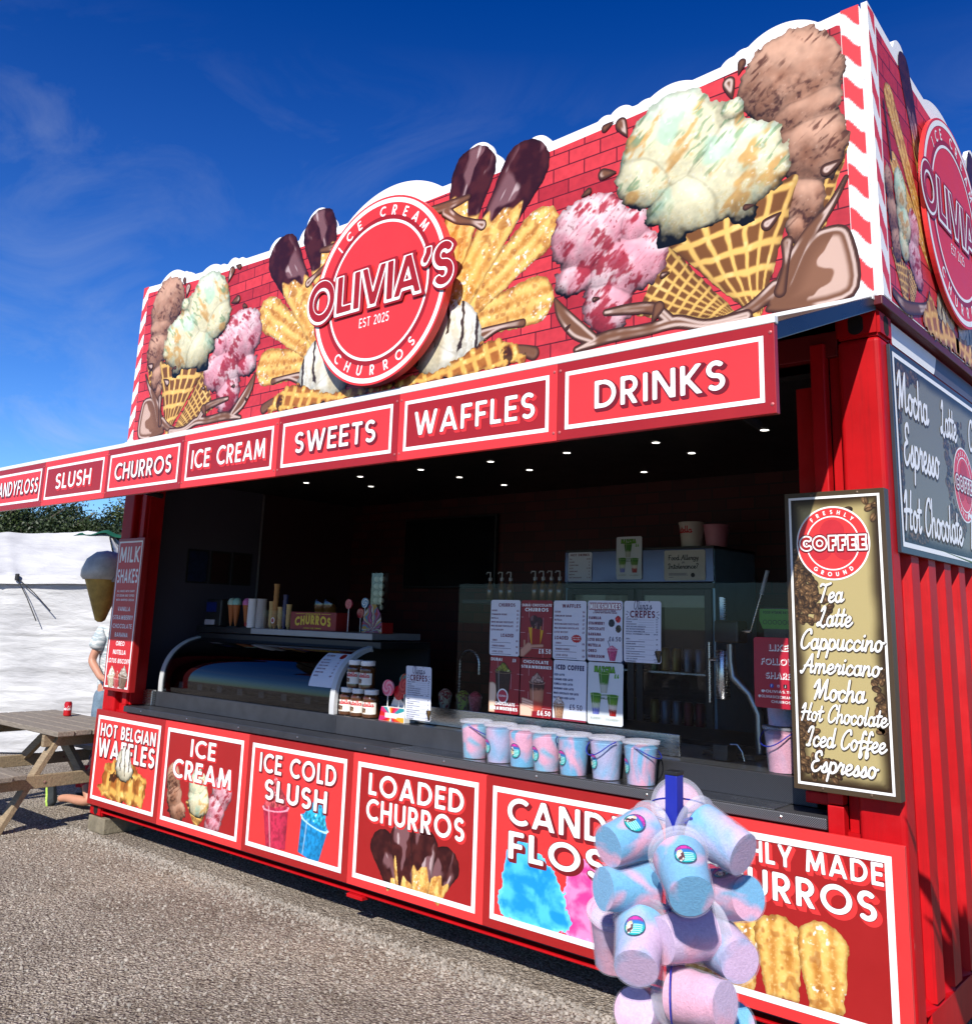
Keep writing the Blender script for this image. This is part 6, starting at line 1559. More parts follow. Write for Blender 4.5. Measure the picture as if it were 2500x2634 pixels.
for k in range(8):
    cx = .68 + k * .255; c = [(.62, .42, .44), (.70, .64, .42), (.32, .18, .11), (.55, .62, .46), (.64, .60, .55), (.50, .30, .36), (.66, .52, .30), (.40, .26, .20)][k]
    tr = MB(); tr.box(cx - .11, cx + .11, .28, .88, 1.086, 1.115).build('ice_cream_tray', STEEL, DC)
    MB().lathe([(.105, 0), (.10, .02), (.06, .05), (.02, .065), (.0005, .066)], 18, c=(cx, .42, 1.112)).build('ice_cream_mound', mat('ice_mound_%s' % ('rose', 'cream', 'cocoa', 'mint', 'ivory', 'plum', 'amber', 'coffee')[k], c, .6, bump=.6, bscale=50), DC, smooth=True)
    MB().box(cx - .03, cx + .03, .262, .264, 1.088, 1.135).build('flavour_tag', PAPER, DC)
t, f = sheet_thing('curved price sheet stuck to the right end of the display case glass', 2.37, 1.225, .23, .26, y=0, group=None)
for ch in list(t.children): bpy.data.objects.remove(ch)
def wrapc(P, layer):
    L_ = np.concatenate([[0], np.cumsum(np.hypot(*np.diff(prof, axis=0).T))]); s_ = .155 + P[:, 1]
    y = np.interp(s_, L_, prof[:, 0]); z = np.interp(s_, L_, prof[:, 1]); e = 1e-3
    dy = np.interp(s_ + e, L_, prof[:, 0]) - y; dz = np.interp(s_ + e, L_, prof[:, 1]) - z; q = np.hypot(dy, dz) + 1e-9
    e = .006 + np.ravel(layer)
    return np.stack([2.295 + P[:, 0], y - dz / q * e, z + dy / q * e], 1)
f = Frame((0, 0, 0), (1, 0, 0), (0, 0, 1), wrapc)
xs, ys, X, Y = grid((-.004, .234, -.004, .264), .01)
sheet('paper', msq(np.maximum(np.maximum(-X, X - .23), np.maximum(-Y, Y - .26)), xs, ys), f, 0, PAPER, t, thick=.0006)
letters('lettering', f, .001, text2d('ICE CREAM', .06, .222, .016, .11, width=.08) + list_lines(['ONE SCOOP', 'TWO SCOOPS', 'THREE SCOOPS', 'WAFFLE CONE', 'SUGAR CONE', 'SAUCES'], .185, .024, .010, .02, .10) + sum([text2d(p, .20, .185 - .024 * k, .011, .1, align='r', res=9) for k, p in enumerate(('£4', '£5', '£6', '£1', '£1', '50P'))], []), t, PINK)
sheet('badge', disc2d(.185, .228, .026, 24), f, .001, V_DRK, t)

# goods on top of the case
ZS = 1.5545
def lathe_thing(name, label, cat, x, y, z, prof_, m, group=None, part=None, n=28):
    t = thing(name, label, cat, (x, y, z), group)
    MB().lathe(prof_, n, c=(x, y, z)).build(part or 'body', m, t, smooth=True)
    return t
t = thing('card_reader_till', 'small dark card till with a blue front at the left end of the case top', 'till', (.655, .55, ZS))
MB().box(.55, .76, .50, .62, ZS, ZS + .21).build('body', BLACK, t, bevel=.01)
MB().box(.565, .70, .494, .499, ZS + .11, ZS + .185).build('screen', mat('dim_blue_panel', (.008, .018, .12), .3), t)
MB().box(.555, .69, .494, .499, ZS + .01, ZS + .05).build('label_strip', mat('pale_label', (.35, .33, .36), .5), t)
CONE_W = mat('cone_wafer', (.42, .20, .06), .75, bump=.4, bscale=90); CON_P = mat('cone_pale_wafer', (.55, .36, .14), .75, bump=.4, bscale=90)
for k, (x, lb, c) in enumerate(((.835, 'dummy cone with a pale green scoop on the case top, left of its twin', (.42, .55, .44)), (.90, 'dummy cone with a mint scoop on the case top, second from the till', (.30, .52, .42)), (1.035, 'dummy cone with a bright pink scoop on the case top beside the white cup stacks', (.62, .16, .38)))):
    t = thing('scooped_cone', lb, 'ice cream cone', (x, .55, ZS), 'dummy cones on the display case')
    MB().lathe([(.004, 0), (.012, .03), (.030, .155), (.033, .165), (.030, .168)], 20, c=(x, .55, ZS)).build('wafer_cone', mat('cone_orange_wafer', (.40, .12, .03), .7), t, smooth=True)
    MB().lathe([(.030, 0), (.036, .008), (.034, .03), (.022, .05), (.0005, .058)], 20, c=(x, .55, ZS + .166)).build('scoop', mat('dummy_scoop_%s' % 'abc'[k], c, .5), t, smooth=True)
    MB().lathe([(.03, 0), (.03, .004), (.006, .005), (.006, .03)], 16, c=(x + .0, .55, ZS - .0005)).build('stand', BLACK, t)
cup = []
for k in range(14): cup += [(.036 - .0002 * k, .0155 * k), (.040 - .0002 * k, .0155 * k + .012), (.0405 - .0002 * k, .0155 * k + .0145), (.037, .0155 * k + .0152)]
t = lathe_thing('cup_stack', 'white paper cup stack with a small red mark, nearer the till', 'cup stack', 1.155, .52, ZS, cup, mat('white_paper_cup', (.72, .70, .70), .6), 'cup stacks on the display case')
sheet('red_mark', disc2d(1.135, ZS + .025, .016, 20), FX(0, .4785, 0), 0, V_DRK, t)
lathe_thing('cup_stack', 'plain greyish paper cup stack beside the cone holder', 'cup stack', 1.268, .52, ZS, cup, mat('grey_paper_cup', (.42, .39, .38), .6), 'cup stacks on the display case')
t = thing('cone_holder', 'clear rack with stacked wafer cones on the case top left of the CHURROS box', 'cone holder', (1.45, .56, ZS))
MB().box(1.31, 1.58, .50, .502, ZS, ZS + .13).box(1.31, 1.58, .62, .622, ZS, ZS + .13).build('rack_panel', glass_mat('clear_glass'), t)
sheet('badge', disc2d(1.445, ZS + .06, .022, 24), FX(0, .498, 0), 0, V_WHT, t); sheet('badge', disc2d(1.445, ZS + .06, .016, 24), FX(0, .497, 0), 0, V_DRK, t)
for k, (x, hh) in enumerate(((1.34, .20), (1.385, .33), (1.45, .16), (1.505, .25), (1.552, .18))):
    c = thing('wafer_cone_stack', ('short pale', 'tallest golden', 'low pale', 'tall dark', 'narrow pale')[k] + ' stack of wafer cones in the clear rack', 'cone stack', (x, .56, ZS), 'cone stacks in the clear rack')
    pr = []; n_ = max(1, int(hh / .035))
    for j in range(n_): pr += [(.008 + .010 * (j > 0), .035 * j), (.021, .035 * j + .033)]
    MB().lathe([(.003, .002)] + pr + [(.023, hh), (.018, hh - .004)], 16, c=(x, .56, ZS)).build('wafer', CON_P if k % 2 == 0 else (CONE_W if k != 3 else mat('dark_wrapper', (.02, .03, .10), .4)), c, smooth=True)
t = thing('sweet_box', 'dark red card box lettered CHURROS in yellow on the case top', 'card box', (1.91, .56, ZS))
MB().box(1.655, 2.165, .50, .62, ZS, ZS + .128).build('box', mat('card_dark_red', (.22, .012, .010), .5), t, bevel=.002)
YL = mat('ink_yellow', (.62, .46, .03), .5)
f = FX(1.655, .4995, ZS)
def arch(items): return [(np.stack([V[:, 0], V[:, 1] + .016 * (1 - ((V[:, 0] - .255) / .2) ** 2)], 1), F) for V, F in items]
letters('lettering', f, .0008, arch(text2d('CHURROS', .255, .026, .064, .12, width=.40, res=18)) + text2d('DELICIOUS', .255, .108, .013, .1, width=.16, res=10) + text2d('CHOOSE YOUR TOPPINGS', .255, .010, .010, .1, width=.20, res=9), t, YL)
letters('rule', f, .0008, [rect(.06, .165, .113, .116), rect(.345, .45, .113, .116)], t, YL)
GLB = glass_mat('globe_glass', (.8, .7, .55), 2.0)
for k, x in enumerate((1.745, 1.85)):
    t = thing('glass_jar', ('glass sweet globe behind the CHURROS box, left of the pair', 'glass sweet globe behind the CHURROS box, right of the pair')[k], 'glass jar', (x, .70, ZS), 'glass globes on the display case')
    MB().lathe([(.035, 0), (.03, .10), (.045, .14), (.058, .18), (.045, .225), (.015, .24)], 24, c=(x, .70, ZS)).build('globe', GLB, t, smooth=True)
    MB().lathe([(.0005, .105), (.036, .106), (.05, .16), (.03, .19), (.0005, .195)], 16, c=(x, .70, ZS)).build('sweets', mat('amber_sweets', (.30, .14, .03), .5, bump=.8, bscale=60), t, smooth=True)
def swirl_lolly(name, label, x, y, z, r, c0, c1, h, group, parent=None):
    t = thing(name, label, 'lollipop', (x, y, z), group)
    MB().tube([(x, y, z), (x, y, z + h)], .0025, 8).build('stick', V_WHT, t)
    VF, c = patch((-r * 1.1, r * 1.1, -r * 1.1, r * 1.1), r / 16, lambda a, b: np.hypot(a, b) - r, lambda a, b, d: lerp(c0, c1, sst(.4, .6, ((np.arctan2(b, a) / 6.283 * 3 + np.hypot(a, b) / r * 1.6) % 1.0))))
    sheet('swirl_disc', VF, FX(x, y - .005, z + h), 0, print_mat('sugar_gloss', .18, .6), t, c, thick=.010)
    return t
t = thing('sweet_stand', 'patterned card stand full of lollipops at the right end of the case top', 'sweet stand', (2.48, .58, ZS))
def stripes_col(seed):
    def col(x, y, d):
        a = np.arctan2(y - .02, x) * 4 + fbm(x * 20, y * 20, seed, 2) * 3; k = np.floor(a * 2).astype(int) % 6
        return np.array([(.42, .02, .03), (.05, .25, .42), (.5, .32, .03), (.6, .55, .52), (.12, .02, .04), (.4, .1, .3)])[k] * .8
    return col
MB().box(2.39, 2.59, .54, .64, ZS, ZS + .07).build('card_base', V_DRK, t)
put('card_print', patch((-.11, .11, .0, .20), .004, lambda x, y: poly_d(x, y, [(-.10, .002), (.10, .002), (.085, .12), (.03, .19), (-.03, .19), (-.085, .12)]), stripes_col(3)), FX(2.49, .538, ZS), 0, t)
MB().box(2.43, 2.55, .56, .62, ZS + .13, ZS + .41).build('clear_tower', glass_mat('tower_film', (.75, .75, .72), 2.5, .08), t, bevel=.01)
for k in range(10):
    MB().lathe([(.0005, -.022), (.016, -.014), (.021, 0), (.016, .014), (.0005, .022)], 12, c=(2.46 + .055 * (k % 2), .59, ZS + .17 + .048 * (k // 2))).build('wrapped_sweet', mat('pale_sweet_wrap', (.40, .42, .34), .25), t, smooth=True)
for k, (x, c0, c1, lb, hh) in enumerate(((2.22, (.35, .01, .03), (.5, .03, .08), 'deep red lollipop in the shade right of the CHURROS box', .19), (2.355, (.03, .16, .36), (.45, .5, .55), 'blue and white swirl lollipop in the shade on the case top', .20), (2.28, (.3, .02, .03), (.4, .05, .05), 'dark red lollipop between the swirl one and the CHURROS box', .13))):
    swirl_lolly('lollipop', lb, x, .56 + .03 * k, ZS, .034, c0, c1, hh, 'lollipops on the display case')

# ---------------------------------------------------------------- hazelnut spread jars
SPREAD = mat('hazelnut_spread', (.085, .030, .010), .12, spec=.6, var=.04, coat=.6)
def make_jar():
    t = thing('spread_jar', 'x', 'jar', (0, 0, 0), 'spread jars on the counter')
    MB().lathe([(.044, 0), (.050, .006), (.0505, .020), (.046, .050), (.045, .085), (.050, .105), (.048, .118), (.038, .128), (.038, .132)], 32).build('jar_body', SPREAD, t, smooth=True)
    MB().lathe([(.042, .1325), (.0425, .1335), (.0425, .158), (.041, .1600), (.0005, .1602)], 32).build('lid', V_WHT, t, smooth=True, angle=30)
    def wrap(P, layer):
        a = -math.pi / 2 + P[:, :1] / .049; r_ = .0498 + layer
        return np.concatenate([r_ * np.cos(a), r_ * np.sin(a), P[:, 1:2]], 1)
    f = Frame((0, 0, 0), (1, 0, 0), (0, 0, 1), wrap)
    xs, ys, X, Y = grid((-.066, .066, .018, .096), .005)
    sheet('paper_label', msq(np.maximum(np.abs(X) - .062, np.maximum(.024 - Y, Y - .090)), xs, ys), f, 0, mat('cream_label', (.78, .74, .66), .5), t)
    st = lambda tt, x, al: text2d(tt, x, .064, .027, .07, style='script', align=al, res=16, width=None)
    letters('label_lettering', f, .0008, [q for q in text2d('n', -.042, .066, .026, .075, style='script', align='l', res=18)], t, mat('ink_black', (.01, .008, .008), .5))
    letters('label_lettering', f, .0008, text2d('utella', -.028, .066, .026, .075, style='script', align='l', width=.072, res=18), t, mat('ink_signal_red', (.55, .01, .02), .5))
    put('label_picture', patch((-.045, .02, .026, .062), .002, lambda x, y: np.minimum(np.hypot((x + .02) / .020, (y - .040) / .012) * .012 - .012, seg_d(x, y, (-.036, .052), (-.006, .050))[0] - .006), lambda x, y, d: lerp((.75, .60, .42), (.12, .04, .015), sst(.40, .55, fbm(x * 130, y * 130, 3, 2)))), f, .0008, t)
    return t
proto = make_jar()
JL = [(2.612, .258, 0, 'bottom row hazelnut spread jar nearest the display case'), (2.722, .256, 0, 'middle hazelnut spread jar of the bottom row on the counter'), (2.838, .254, 0, 'bottom row hazelnut spread jar nearest the lollipop box'), (2.668, .262, 1, 'upper hazelnut spread jar on the left of the two on top'), (2.788, .258, 1, 'upper hazelnut spread jar on the right of the two on top')]
for k, (x, y, r_, lb) in enumerate(JL):
    o = proto if k == 0 else copy_tree(proto)
    o['label'] = lb; o.location = (x, y, 1.0535 + r_ * .1700); o.scale = (1.05, 1.05, 1.05); o.rotation_euler = (0, 0, .30 - .05 * k)

# ---------------------------------------------------------------- lollipop box and dessert cups
t = thing('sweet_box', 'small bright striped card box holding lollipops on the counter', 'sweet box', (3.06, .25, 1.053))
MB().prism([(2.955, 1.0535), (3.175, 1.0535), (3.175, 1.135), (2.975, 1.135)], 'y', .215, .30).build('card_box', V_WHT, t)
put('card_print', patch((-.112, .112, .0, .09), .0025, lambda x, y: poly_d(x, y, [(-.105, .0008), (.114, .0008), (.113, .081), (-.085, .081)]), lambda x, y, d: np.where(((np.abs(x - .0) < .05) & (y > .02) & (y < .05))[:, None], np.array((.85, .8, .78)), np.array([(.62, .03, .03), (.80, .12, .03), (.80, .42, .05), (.85, .80, .76), (.05, .34, .38), (.62, .05, .20)])[np.floor(np.arctan2(y - .03, x) * 3.2 + 9).astype(int) % 6])), FX(3.06, .2145, 1.0535), .0005, t)
put('card_back', patch((-.105, .06, .08, .16), .004, lambda x, y: poly_d(x, y, [(-.085, .081), (.05, .081), (.0, .13), (-.05, .15)]), lambda x, y, d: np.zeros((len(x), 3)) + np.array((.72, .68, .66))), FX(3.06, .29, 1.0535), .0, t)
for k, (x, y, h_, c0, c1, lb, r_) in enumerate(((3.015, .225, .185, (.80, .10, .20), (.86, .35, .42), 'pink and white swirl lollipop in the counter box, sunlit', .048), (3.085, .25, .16, (.45, .01, .02), (.55, .02, .03), 'plain red lollipop behind the swirl one in the counter box', .042), (3.14, .24, .20, (.42, .01, .03), (.60, .05, .06), 'tall dark red lollipop next to the CREPES card', .045), (3.10, .28, .225, (.35, .05, .03), (.05, .18, .16), 'topmost lollipop in the counter box, rainbow edged', .046))):
    swirl_lolly('lollipop', lb, x, y, 1.06, r_, c0, c1, h_, 'lollipops in the counter box')
CUPG = film_mat('clear_cup', (.85, .85, .85), .06, .1)
def dessert(x, label, c1, c2, seed):
    t = thing('dessert_cup', label, 'dessert cup', (x, .50, 1.125), 'dessert cups behind the counter')
    MB().lathe([(.030, 0), (.045, .092), (.047, .094)], 28, c=(x, .50, 1.126), cap=False).build('cup', CUPG, t, smooth=True)
    m_ = bpy.data.materials.new('dessert_%s' % label.split()[0]); m_.use_nodes = True; n = m_.node_tree
    no = n.nodes.new('ShaderNodeTexNoise'); no.inputs['Scale'].default_value = 32; no.inputs['Distortion'].default_value = 2; tc_ = n.nodes.new('ShaderNodeTexCoord'); n.links.new(tc_.outputs['Object'], no.inputs[0])
    r_ = n.nodes.new('ShaderNodeValToRGB'); r_.color_ramp.elements[0].position = .49; r_.color_ramp.elements[0].color = (*c1, 1); r_.color_ramp.elements[1].position = .53; r_.color_ramp.elements[1].color = (*c2, 1)
    n.links.new(no.outputs['Fac'], r_.inputs[0]); n.links.new(r_.outputs[0], n.nodes['Principled BSDF'].inputs['Base Color']); n.nodes['Principled BSDF'].inputs['Roughness'].default_value = .3
    MB().lathe([(.028, .002), (.042, .085), (.030, .105), (.012, .118), (.0005, .12)], 24, c=(x, .50, 1.126)).build('filling', m_, t, smooth=True)
MB().box(3.0, 3.72, .40, .62, 1.104, 1.125).build('shelf_board', BLACK, K)
dessert(3.228, 'cream dessert cup with red sauce streaks behind the counter', (.70, .62, .42), (.40, .02, .02), 1)
dessert(3.375, 'green and chocolate dessert cup behind the counter', (.28, .42, .04), (.12, .02, .015), 2)
dessert(3.475, 'berry red dessert cup with a straw behind the counter', (.34, .01, .03), (.55, .06, .10), 3)

# ---------------------------------------------------------------- back of the kiosk
t = thing('drinks_fridge', 'tall double glass door drinks fridge against the back wall', 'fridge', (3.80, 1.75, .262))
FBL = mat('fridge_side_sky_tint', (.22, .38, .52), .16, metal=.1, var=.05)  # sky reflection on the side sheets put into the blue base colour
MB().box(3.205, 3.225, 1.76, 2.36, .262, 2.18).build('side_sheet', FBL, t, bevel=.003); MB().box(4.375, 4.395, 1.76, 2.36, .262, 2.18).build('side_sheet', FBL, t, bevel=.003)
MB().box(3.225, 4.375, 2.33, 2.36, .262, 2.18).build('back_sheet', BLACK, t)
MB().box(3.205, 4.395, 1.755, 2.36, 2.16, 2.182).box(3.205, 4.395, 1.75, 2.36, .262, .40).build('cabinet', BLACK, t, bevel=.004)
MB().box(3.205, 4.395, 1.742, 1.758, 1.945, 2.165).build('header', mat('fridge_header', (.09, .10, .17), .2, metal=.6, var=.03), t, bevel=.004)
MB().box(3.205, 4.395, 1.75, 1.765, 1.905, 1.940).build('header_rail', BLACK, t)
for x0, x1 in ((3.225, 3.79), (3.81, 4.375)):
    d = MB().box(x0, x0 + .05, 1.744, 1.764, .41, 1.90).box(x1 - .05, x1, 1.744, 1.764, .41, 1.90).box(x0 + .05, x1 - .05, 1.744, 1.764, 1.86, 1.90).box(x0 + .05, x1 - .05, 1.744, 1.764, .41, .46).build('door', BLACK, t, bevel=.003)
    MB().box(x0 + .05, x1 - .05, 1.752, 1.756, .46, 1.86).build('pane', glass_mat('fridge_glass', (.8, .82, .85), .8), d)
    MB().box(x0 + .052, x1 - .052, 1.775, 1.777, 1.78, 1.858).build('light_strip', mat('fridge_lamp_cover', (.62, .60, .40), .5), d)
CANS = [(.30, .30, .32), (.32, .02, .03), (.06, .12, .30), (.05, .20, .08), (.45, .25, .04)]
can_p = {}
for j, z in enumerate((1.36, 1.02, .68)):
    MB().box(3.23, 4.37, 1.79, 2.32, z - .012, z).build('wire_shelf', STEEL, t)
    for i in range(13):
        x = 3.30 + i * .085; k = (i // 2 + j) % 5
        if abs(x - 3.80) < .045: continue
        if k not in can_p:
            c = thing('drink_can', '%s drinks can standing in the fridge' % ('silver', 'red', 'dark blue', 'green', 'orange')[k], 'drink can', (0, 0, 0), 'cans on the fridge shelves')
            MB().lathe([(.024, 0), (.031, .008), (.031, .135), (.025, .150), (.024, .152), (.0005, .150)], 20).build('can', mat('can_%s' % ('silver', 'red', 'blue', 'green', 'orange')[k], CANS[k], .3, metal=.5), c, smooth=True)
            can_p[k] = c; o = c
        else: o = copy_tree(can_p[k])
        o.location = (x, 1.84, z + .0005)
def notice(label, x, z, w, h, m, y=1.738, grp='notices on the drinks fridge'):
    t, f = sheet_thing(label, x, z, w, h, y=y, m=m, name='notice', cat='notice', group=grp); return t, f
t, f = notice('shaded HOT DRINKS price notice at the left of the fridge header', 3.238, 1.955, .207, .205, PAPER)
letters('lettering', f, .001, text2d('HOT DRINKS', .103, .178, .017, .11, width=.165) + list_lines(['TEA', 'COFFEE', 'CAPPUCCINO', 'LATTE', 'AMERICANO', 'MOCHA', 'HOT CHOCOLATE'], .152, .022, .010, .012, .11) + sum([text2d(p, .195, .152 - .022 * k, .010, .1, align='r', res=9) for k, p in enumerate(('£2.50', '£3', '£3', '£3.50', '£3', '£3', '£3.50'))], []), t, PINK)
t, f = notice('Food Allergy or Intolerance notice at the right of the fridge header', 4.035, 1.955, .305, .200, mat('paper_cream', (.56, .53, .46), .5))
letters('lettering', f, .001, text2d('Food Allergy', .145, .135, .034, .062, style='script', width=.225, res=18) + text2d('Intolerance?', .145, .078, .034, .062, style='script', width=.225, res=18), t, mat('ink_black', (0, 0, 0)), alt=.0001)
letters('small_lettering', f, .001, text2d('or', .145, .112, .022, .05, style='script', res=14) + [rect(.035, .175, .046, .0485), rect(.035, .165, .040, .0425), rect(.035, .18, .034, .0365), rect(.035, .07, .02, .0225)], t, NAVYI)
sheet('round_mark', disc2d(.215, .035, .015, 20), f, .001, mat('ink_black', (0, 0, 0)), t)
def pail(label, x, z, r0, r1, h, m, txt=None, grp=None):
    t = thing('pail', label, 'tub', (x, 1.95, z), 'tubs on top of the drinks fridge')
    MB().lathe([(r0, 0), (r1, h), (r1 + .004, h + .001), (r1 + .004, h + .012), (.0005, h + .013)], 32, c=(x, 1.95, z)).build('body', m, t, smooth=True)
    if txt:
        def wrap(P, layer):
            a = -math.pi / 2 - .3 + P[:, :1] / r1; rr = r0 + (r1 - r0) * P[:, 1:2] / h + .001 + layer
            return np.concatenate([x + rr * np.cos(a), 1.95 + rr * np.sin(a), z + P[:, 1:2]], 1)
        f = Frame((0, 0, 0), (1, 0, 0), (0, 0, 1), wrap)
        letters('lettering', f, .0005, text2d(txt, 0, h * .62, .045, .075, style='script', width=.135, res=16), t, mat('ink_signal_red', (0, 0, 0)))
    return t
pail('large white spread pail on top of the drinks fridge', 4.13, 2.183, .070, .086, .165, mat('white_pail', (.62, .56, .48), .4), 'nutella')
t = pail('pink candy floss pail beside the white one on top of the fridge', 4.315, 2.183, .068, .084, .14, mat('pink_pail', (.55, .20, .26), .4))
# churro press
t = thing('churro_press', 'dark hand-cranked churro press with a steel barrel at the right of the worktop', 'churro press', (5.10, .60, 1.053))
MB().box(4.97, 5.24, .48, .76, 1.0535, 1.075).build('foot', BLACK, t, bevel=.004)
MB().tube([(5.215, .60, 1.075), (5.215, .60, 1.255), (5.17, .60, 1.345), (5.085, .60, 1.42), (5.074, .60, 1.50), (5.074, .60, 1.58)], .022, 14).build('bent_column', mat('press_steel', (.30, .30, .30), .3, metal=.9), t, smooth=True)
MB().lathe([(.030, 0), (.034, .006), (.034, .235), (.030, .24)], 28, c=(5.027, .60, 1.31)).build('barrel', STEEL, t, smooth=True)
MB().box(5.005, 5.14, .55, .66, 1.585, 1.695).build('gear_housing', BLACK, t, bevel=.012)
MB().box(5.022, 5.044, .59, .61, 1.696, 1.81).build('rack_bar', STEEL, t)
for k in range(10): MB().box(5.0445, 5.052, .592, .608, 1.70 + k * .011, 1.705 + k * .011).build('rack_tooth', STEEL, t)
MB().tube([(5.14, .60, 1.645), (5.182, .60, 1.645)], .010).tube([(5.182, .60, 1.645), (5.25, .59, 1.83)], .0045).build('crank_lever', STEEL, t)
MB().tube([(5.248, .5905, 1.825), (5.286, .585, 1.94)], .010, 12).build('lever_grip', mat('grip_grey', (.35, .35, .36), .4), t, smooth=True)
MB().tube([(4.956, .60, 1.29), (4.956, .60, 1.585)], .008).tube([(4.956, .60, 1.50), (5.074, .60, 1.50)], .009).build('guide_rod', STEEL, t)
t = thing('sauce_warmer', 'small square dark sauce warmer with a steel lid wire near the press', 'sauce warmer', (5.13, .42, 1.053))
MB().box(5.09, 5.165, .36, .46, 1.0535, 1.125).build('body', BLACK, t, bevel=.004)
MB().tube([(5.165, .39, 1.128), (5.20, .39, 1.13), (5.225, .39, 1.10), (5.235, .39, 1.06)], .004).build('wire', STEEL, t)
# syrup bottles, TV, frames, hygiene sticker
t0 = None
for k, (x, y, z) in enumerate([(3.28 + .07 * j, 1.30, 1.80) for j in range(4)] + [(2.83, 1.35, 1.80), (2.94, 1.35, 1.80), (3.02, 1.35, 1.80)]):
    if t0 is None:
        t0 = thing('syrup_bottle', 'dim syrup bottle with a pump top on the high shelf', 'bottle', (0, 0, 0), 'syrup bottles on the high shelf'); o = t0
        MB().lathe([(.022, 0), (.025, .004), (.025, .09), (.012, .125), (.012, .14)], 20).build('bottle', mat('syrup_amber', (.16, .08, .03), .12, coat=.5), t0, smooth=True)
        MB().lathe([(.014, .1405), (.014, .16), (.005, .162), (.005, .20)], 14).tube([(0, 0, .198), (-.03, 0, .20), (-.038, 0, .188)], .0045).build('pump', mat('pump_grey', (.40, .38, .36), .4), t0)
    else: o = copy_tree(t0)
    o.location = (x, y, z + .0005)
MB().box(2.72, 3.60, 1.18, 1.46, 1.775, 1.80).build('high_shelf', BLACK, K); MB().box(3.1, 3.15, 1.4, 1.44, .262, 1.774).build('shelf_upright', BLACK, K)
t = thing('television', 'large blank black television on the brick back wall', 'television', (1.46, 2.33, 1.93))
MB().box(.90, 2.03, 2.33, 2.366, 1.93, 2.57).build('casing', BLACK, t, bevel=.005)
MB().box(.915, 2.015, 2.326, 2.329, 1.95, 2.555).build('screen', mat('dead_screen', (.004, .004, .005), .12), t)
for k, (y0, y1) in enumerate(((.56, .765), (.785, .985), (1.005, 1.205))):
    t = thing('framed_notice', ('dark framed notice with a blue patch on the pale side wall', 'middle dark framed notice on the pale side wall', 'innermost dark framed notice on the pale side wall')[k], 'picture', (.106, (y0 + y1) / 2, 1.90), 'framed notices on the side wall')
    MB().box(.1005, .112, y0, y1, 1.90, 2.185).build('frame', BLACK, t, bevel=.002)
    MB().box(.1125, .1135, y0 + .015, y1 - .015, 1.915, 2.17).build('print', mat('dark_print_%s' % 'abc'[k], ((.012, .02, .06), (.03, .008, .008), (.022, .007, .008))[k], .4, var=.3, scale=30), t)
t = thing('rating_sticker', 'green food hygiene rating sticker hung in the shade above the red sign', 'sticker', (5.30, .60, 1.66))
MB().prism([(5.232, 1.755), (5.40, 1.755), (5.40, 1.66), (5.245, 1.66), (5.228, 1.70)], 'y', .60, .6015).build('card', mat('hygiene_green', (.08, .32, .015), .4), t)
f = FX(5.228, .5995, 1.66)
letters('lettering', f, .0004, text2d('FOOD HYGIENE RATING', .095, .072, .013, .1, width=.145, res=9), t, mat('ink_black', (0, 0, 0)))
for k in range(6): sheet('rating_ring', disc2d(.030 + .025 * k, .032, .011, 18, .0085), f, .0004, mat('ink_black', (0, 0, 0)), t)
MB().box(5.25, 5.40, .602, .62, 1.30, 1.76).build('notice_board', BLACK, K)
MB().box(2.3, 5.6, 1.0, 1.6, .27, 1.05).build('back_counter', BLACK, K)
t = thing('mixer_tap', 'arched chrome mixer tap on the back counter', 'tap', (2.75, 1.2, 1.05))
MB().tube([(2.70, 1.2, 1.0505)] + [(2.79 - .09 * math.cos(a), 1.2, 1.36 + .09 * math.sin(a)) for a in np.linspace(0, math.pi, 13)] + [(2.88, 1.2, 1.29)], .009, 10).build('spout', STEEL, t, smooth=True)
# ---------------------------------------------------------------- picnic table
def wood(name, c, seed):
    return mat(name, c, .8, var=.2, scale=5, bump=.35, bscale=55, streak=(2.2, 22, 22))
WTOP = wood('weathered_deal', (.225, .19, .15), 1); WLEG = wood('treated_timber', (.27, .20, .12), 2)
t = thing('picnic_table', 'weathered timber picnic table with attached benches left of the kiosk', 'picnic table', (-.8, .05, 0))
TX0, TX1 = -1.62, -.045; TZ = .735
for k in range(5):
    y = -.30 + k * .142
    MB().box(TX0, TX1 + .01 * math.sin(k * 5), y, y + .132, TZ - .040, TZ).build('top_plank', WTOP, t, bevel=.006)
for y0, lb in ((-.70, 0), (.56, 1)):
    for k in range(2):
        MB().box(TX0, TX1 + .02 - .03 * k, y0 + k * .112, y0 + k * .112 + .105, .405, .442).build('bench_plank', WTOP, t, bevel=.006)
for x in (-.28, -1.38):
    MB().bar((x, -.30, TZ - .09), (x, .40, TZ - .09), .04, .09).build('top_bearer', WLEG, t, bevel=.004)
    MB().bar((x + .045, -.72, .355), (x + .045, .80, .355), .04, .095).build('bench_bearer', WLEG, t, bevel=.004)
    for s_ in (-1, 1):
        c = .05
        MB().bar((x + .002, c + s_ * .62, .0), (x + .002, c + s_ * .22, TZ - .05), .042, .095, up=(1, 0, 0)).build('leg', WLEG, t, bevel=.004)
    for yy_ in (-.28, .38):
        MB().tube([(x + .066, yy_, .355), (x + .072, yy_, .355)], .009, 10).build('bolt', STEEL, t)
MB().bar((-.30, .05, .38), (-.80, .05, TZ - .05), .04, .07).build('brace', WLEG, t); MB().bar((-1.36, .05, .38), (-.86, .05, TZ - .05), .04, .07).build('brace', WLEG, t)
t = thing('drink_can', 'red cola can standing on the far edge of the picnic table', 'drink can', (-1.04, .235, TZ))
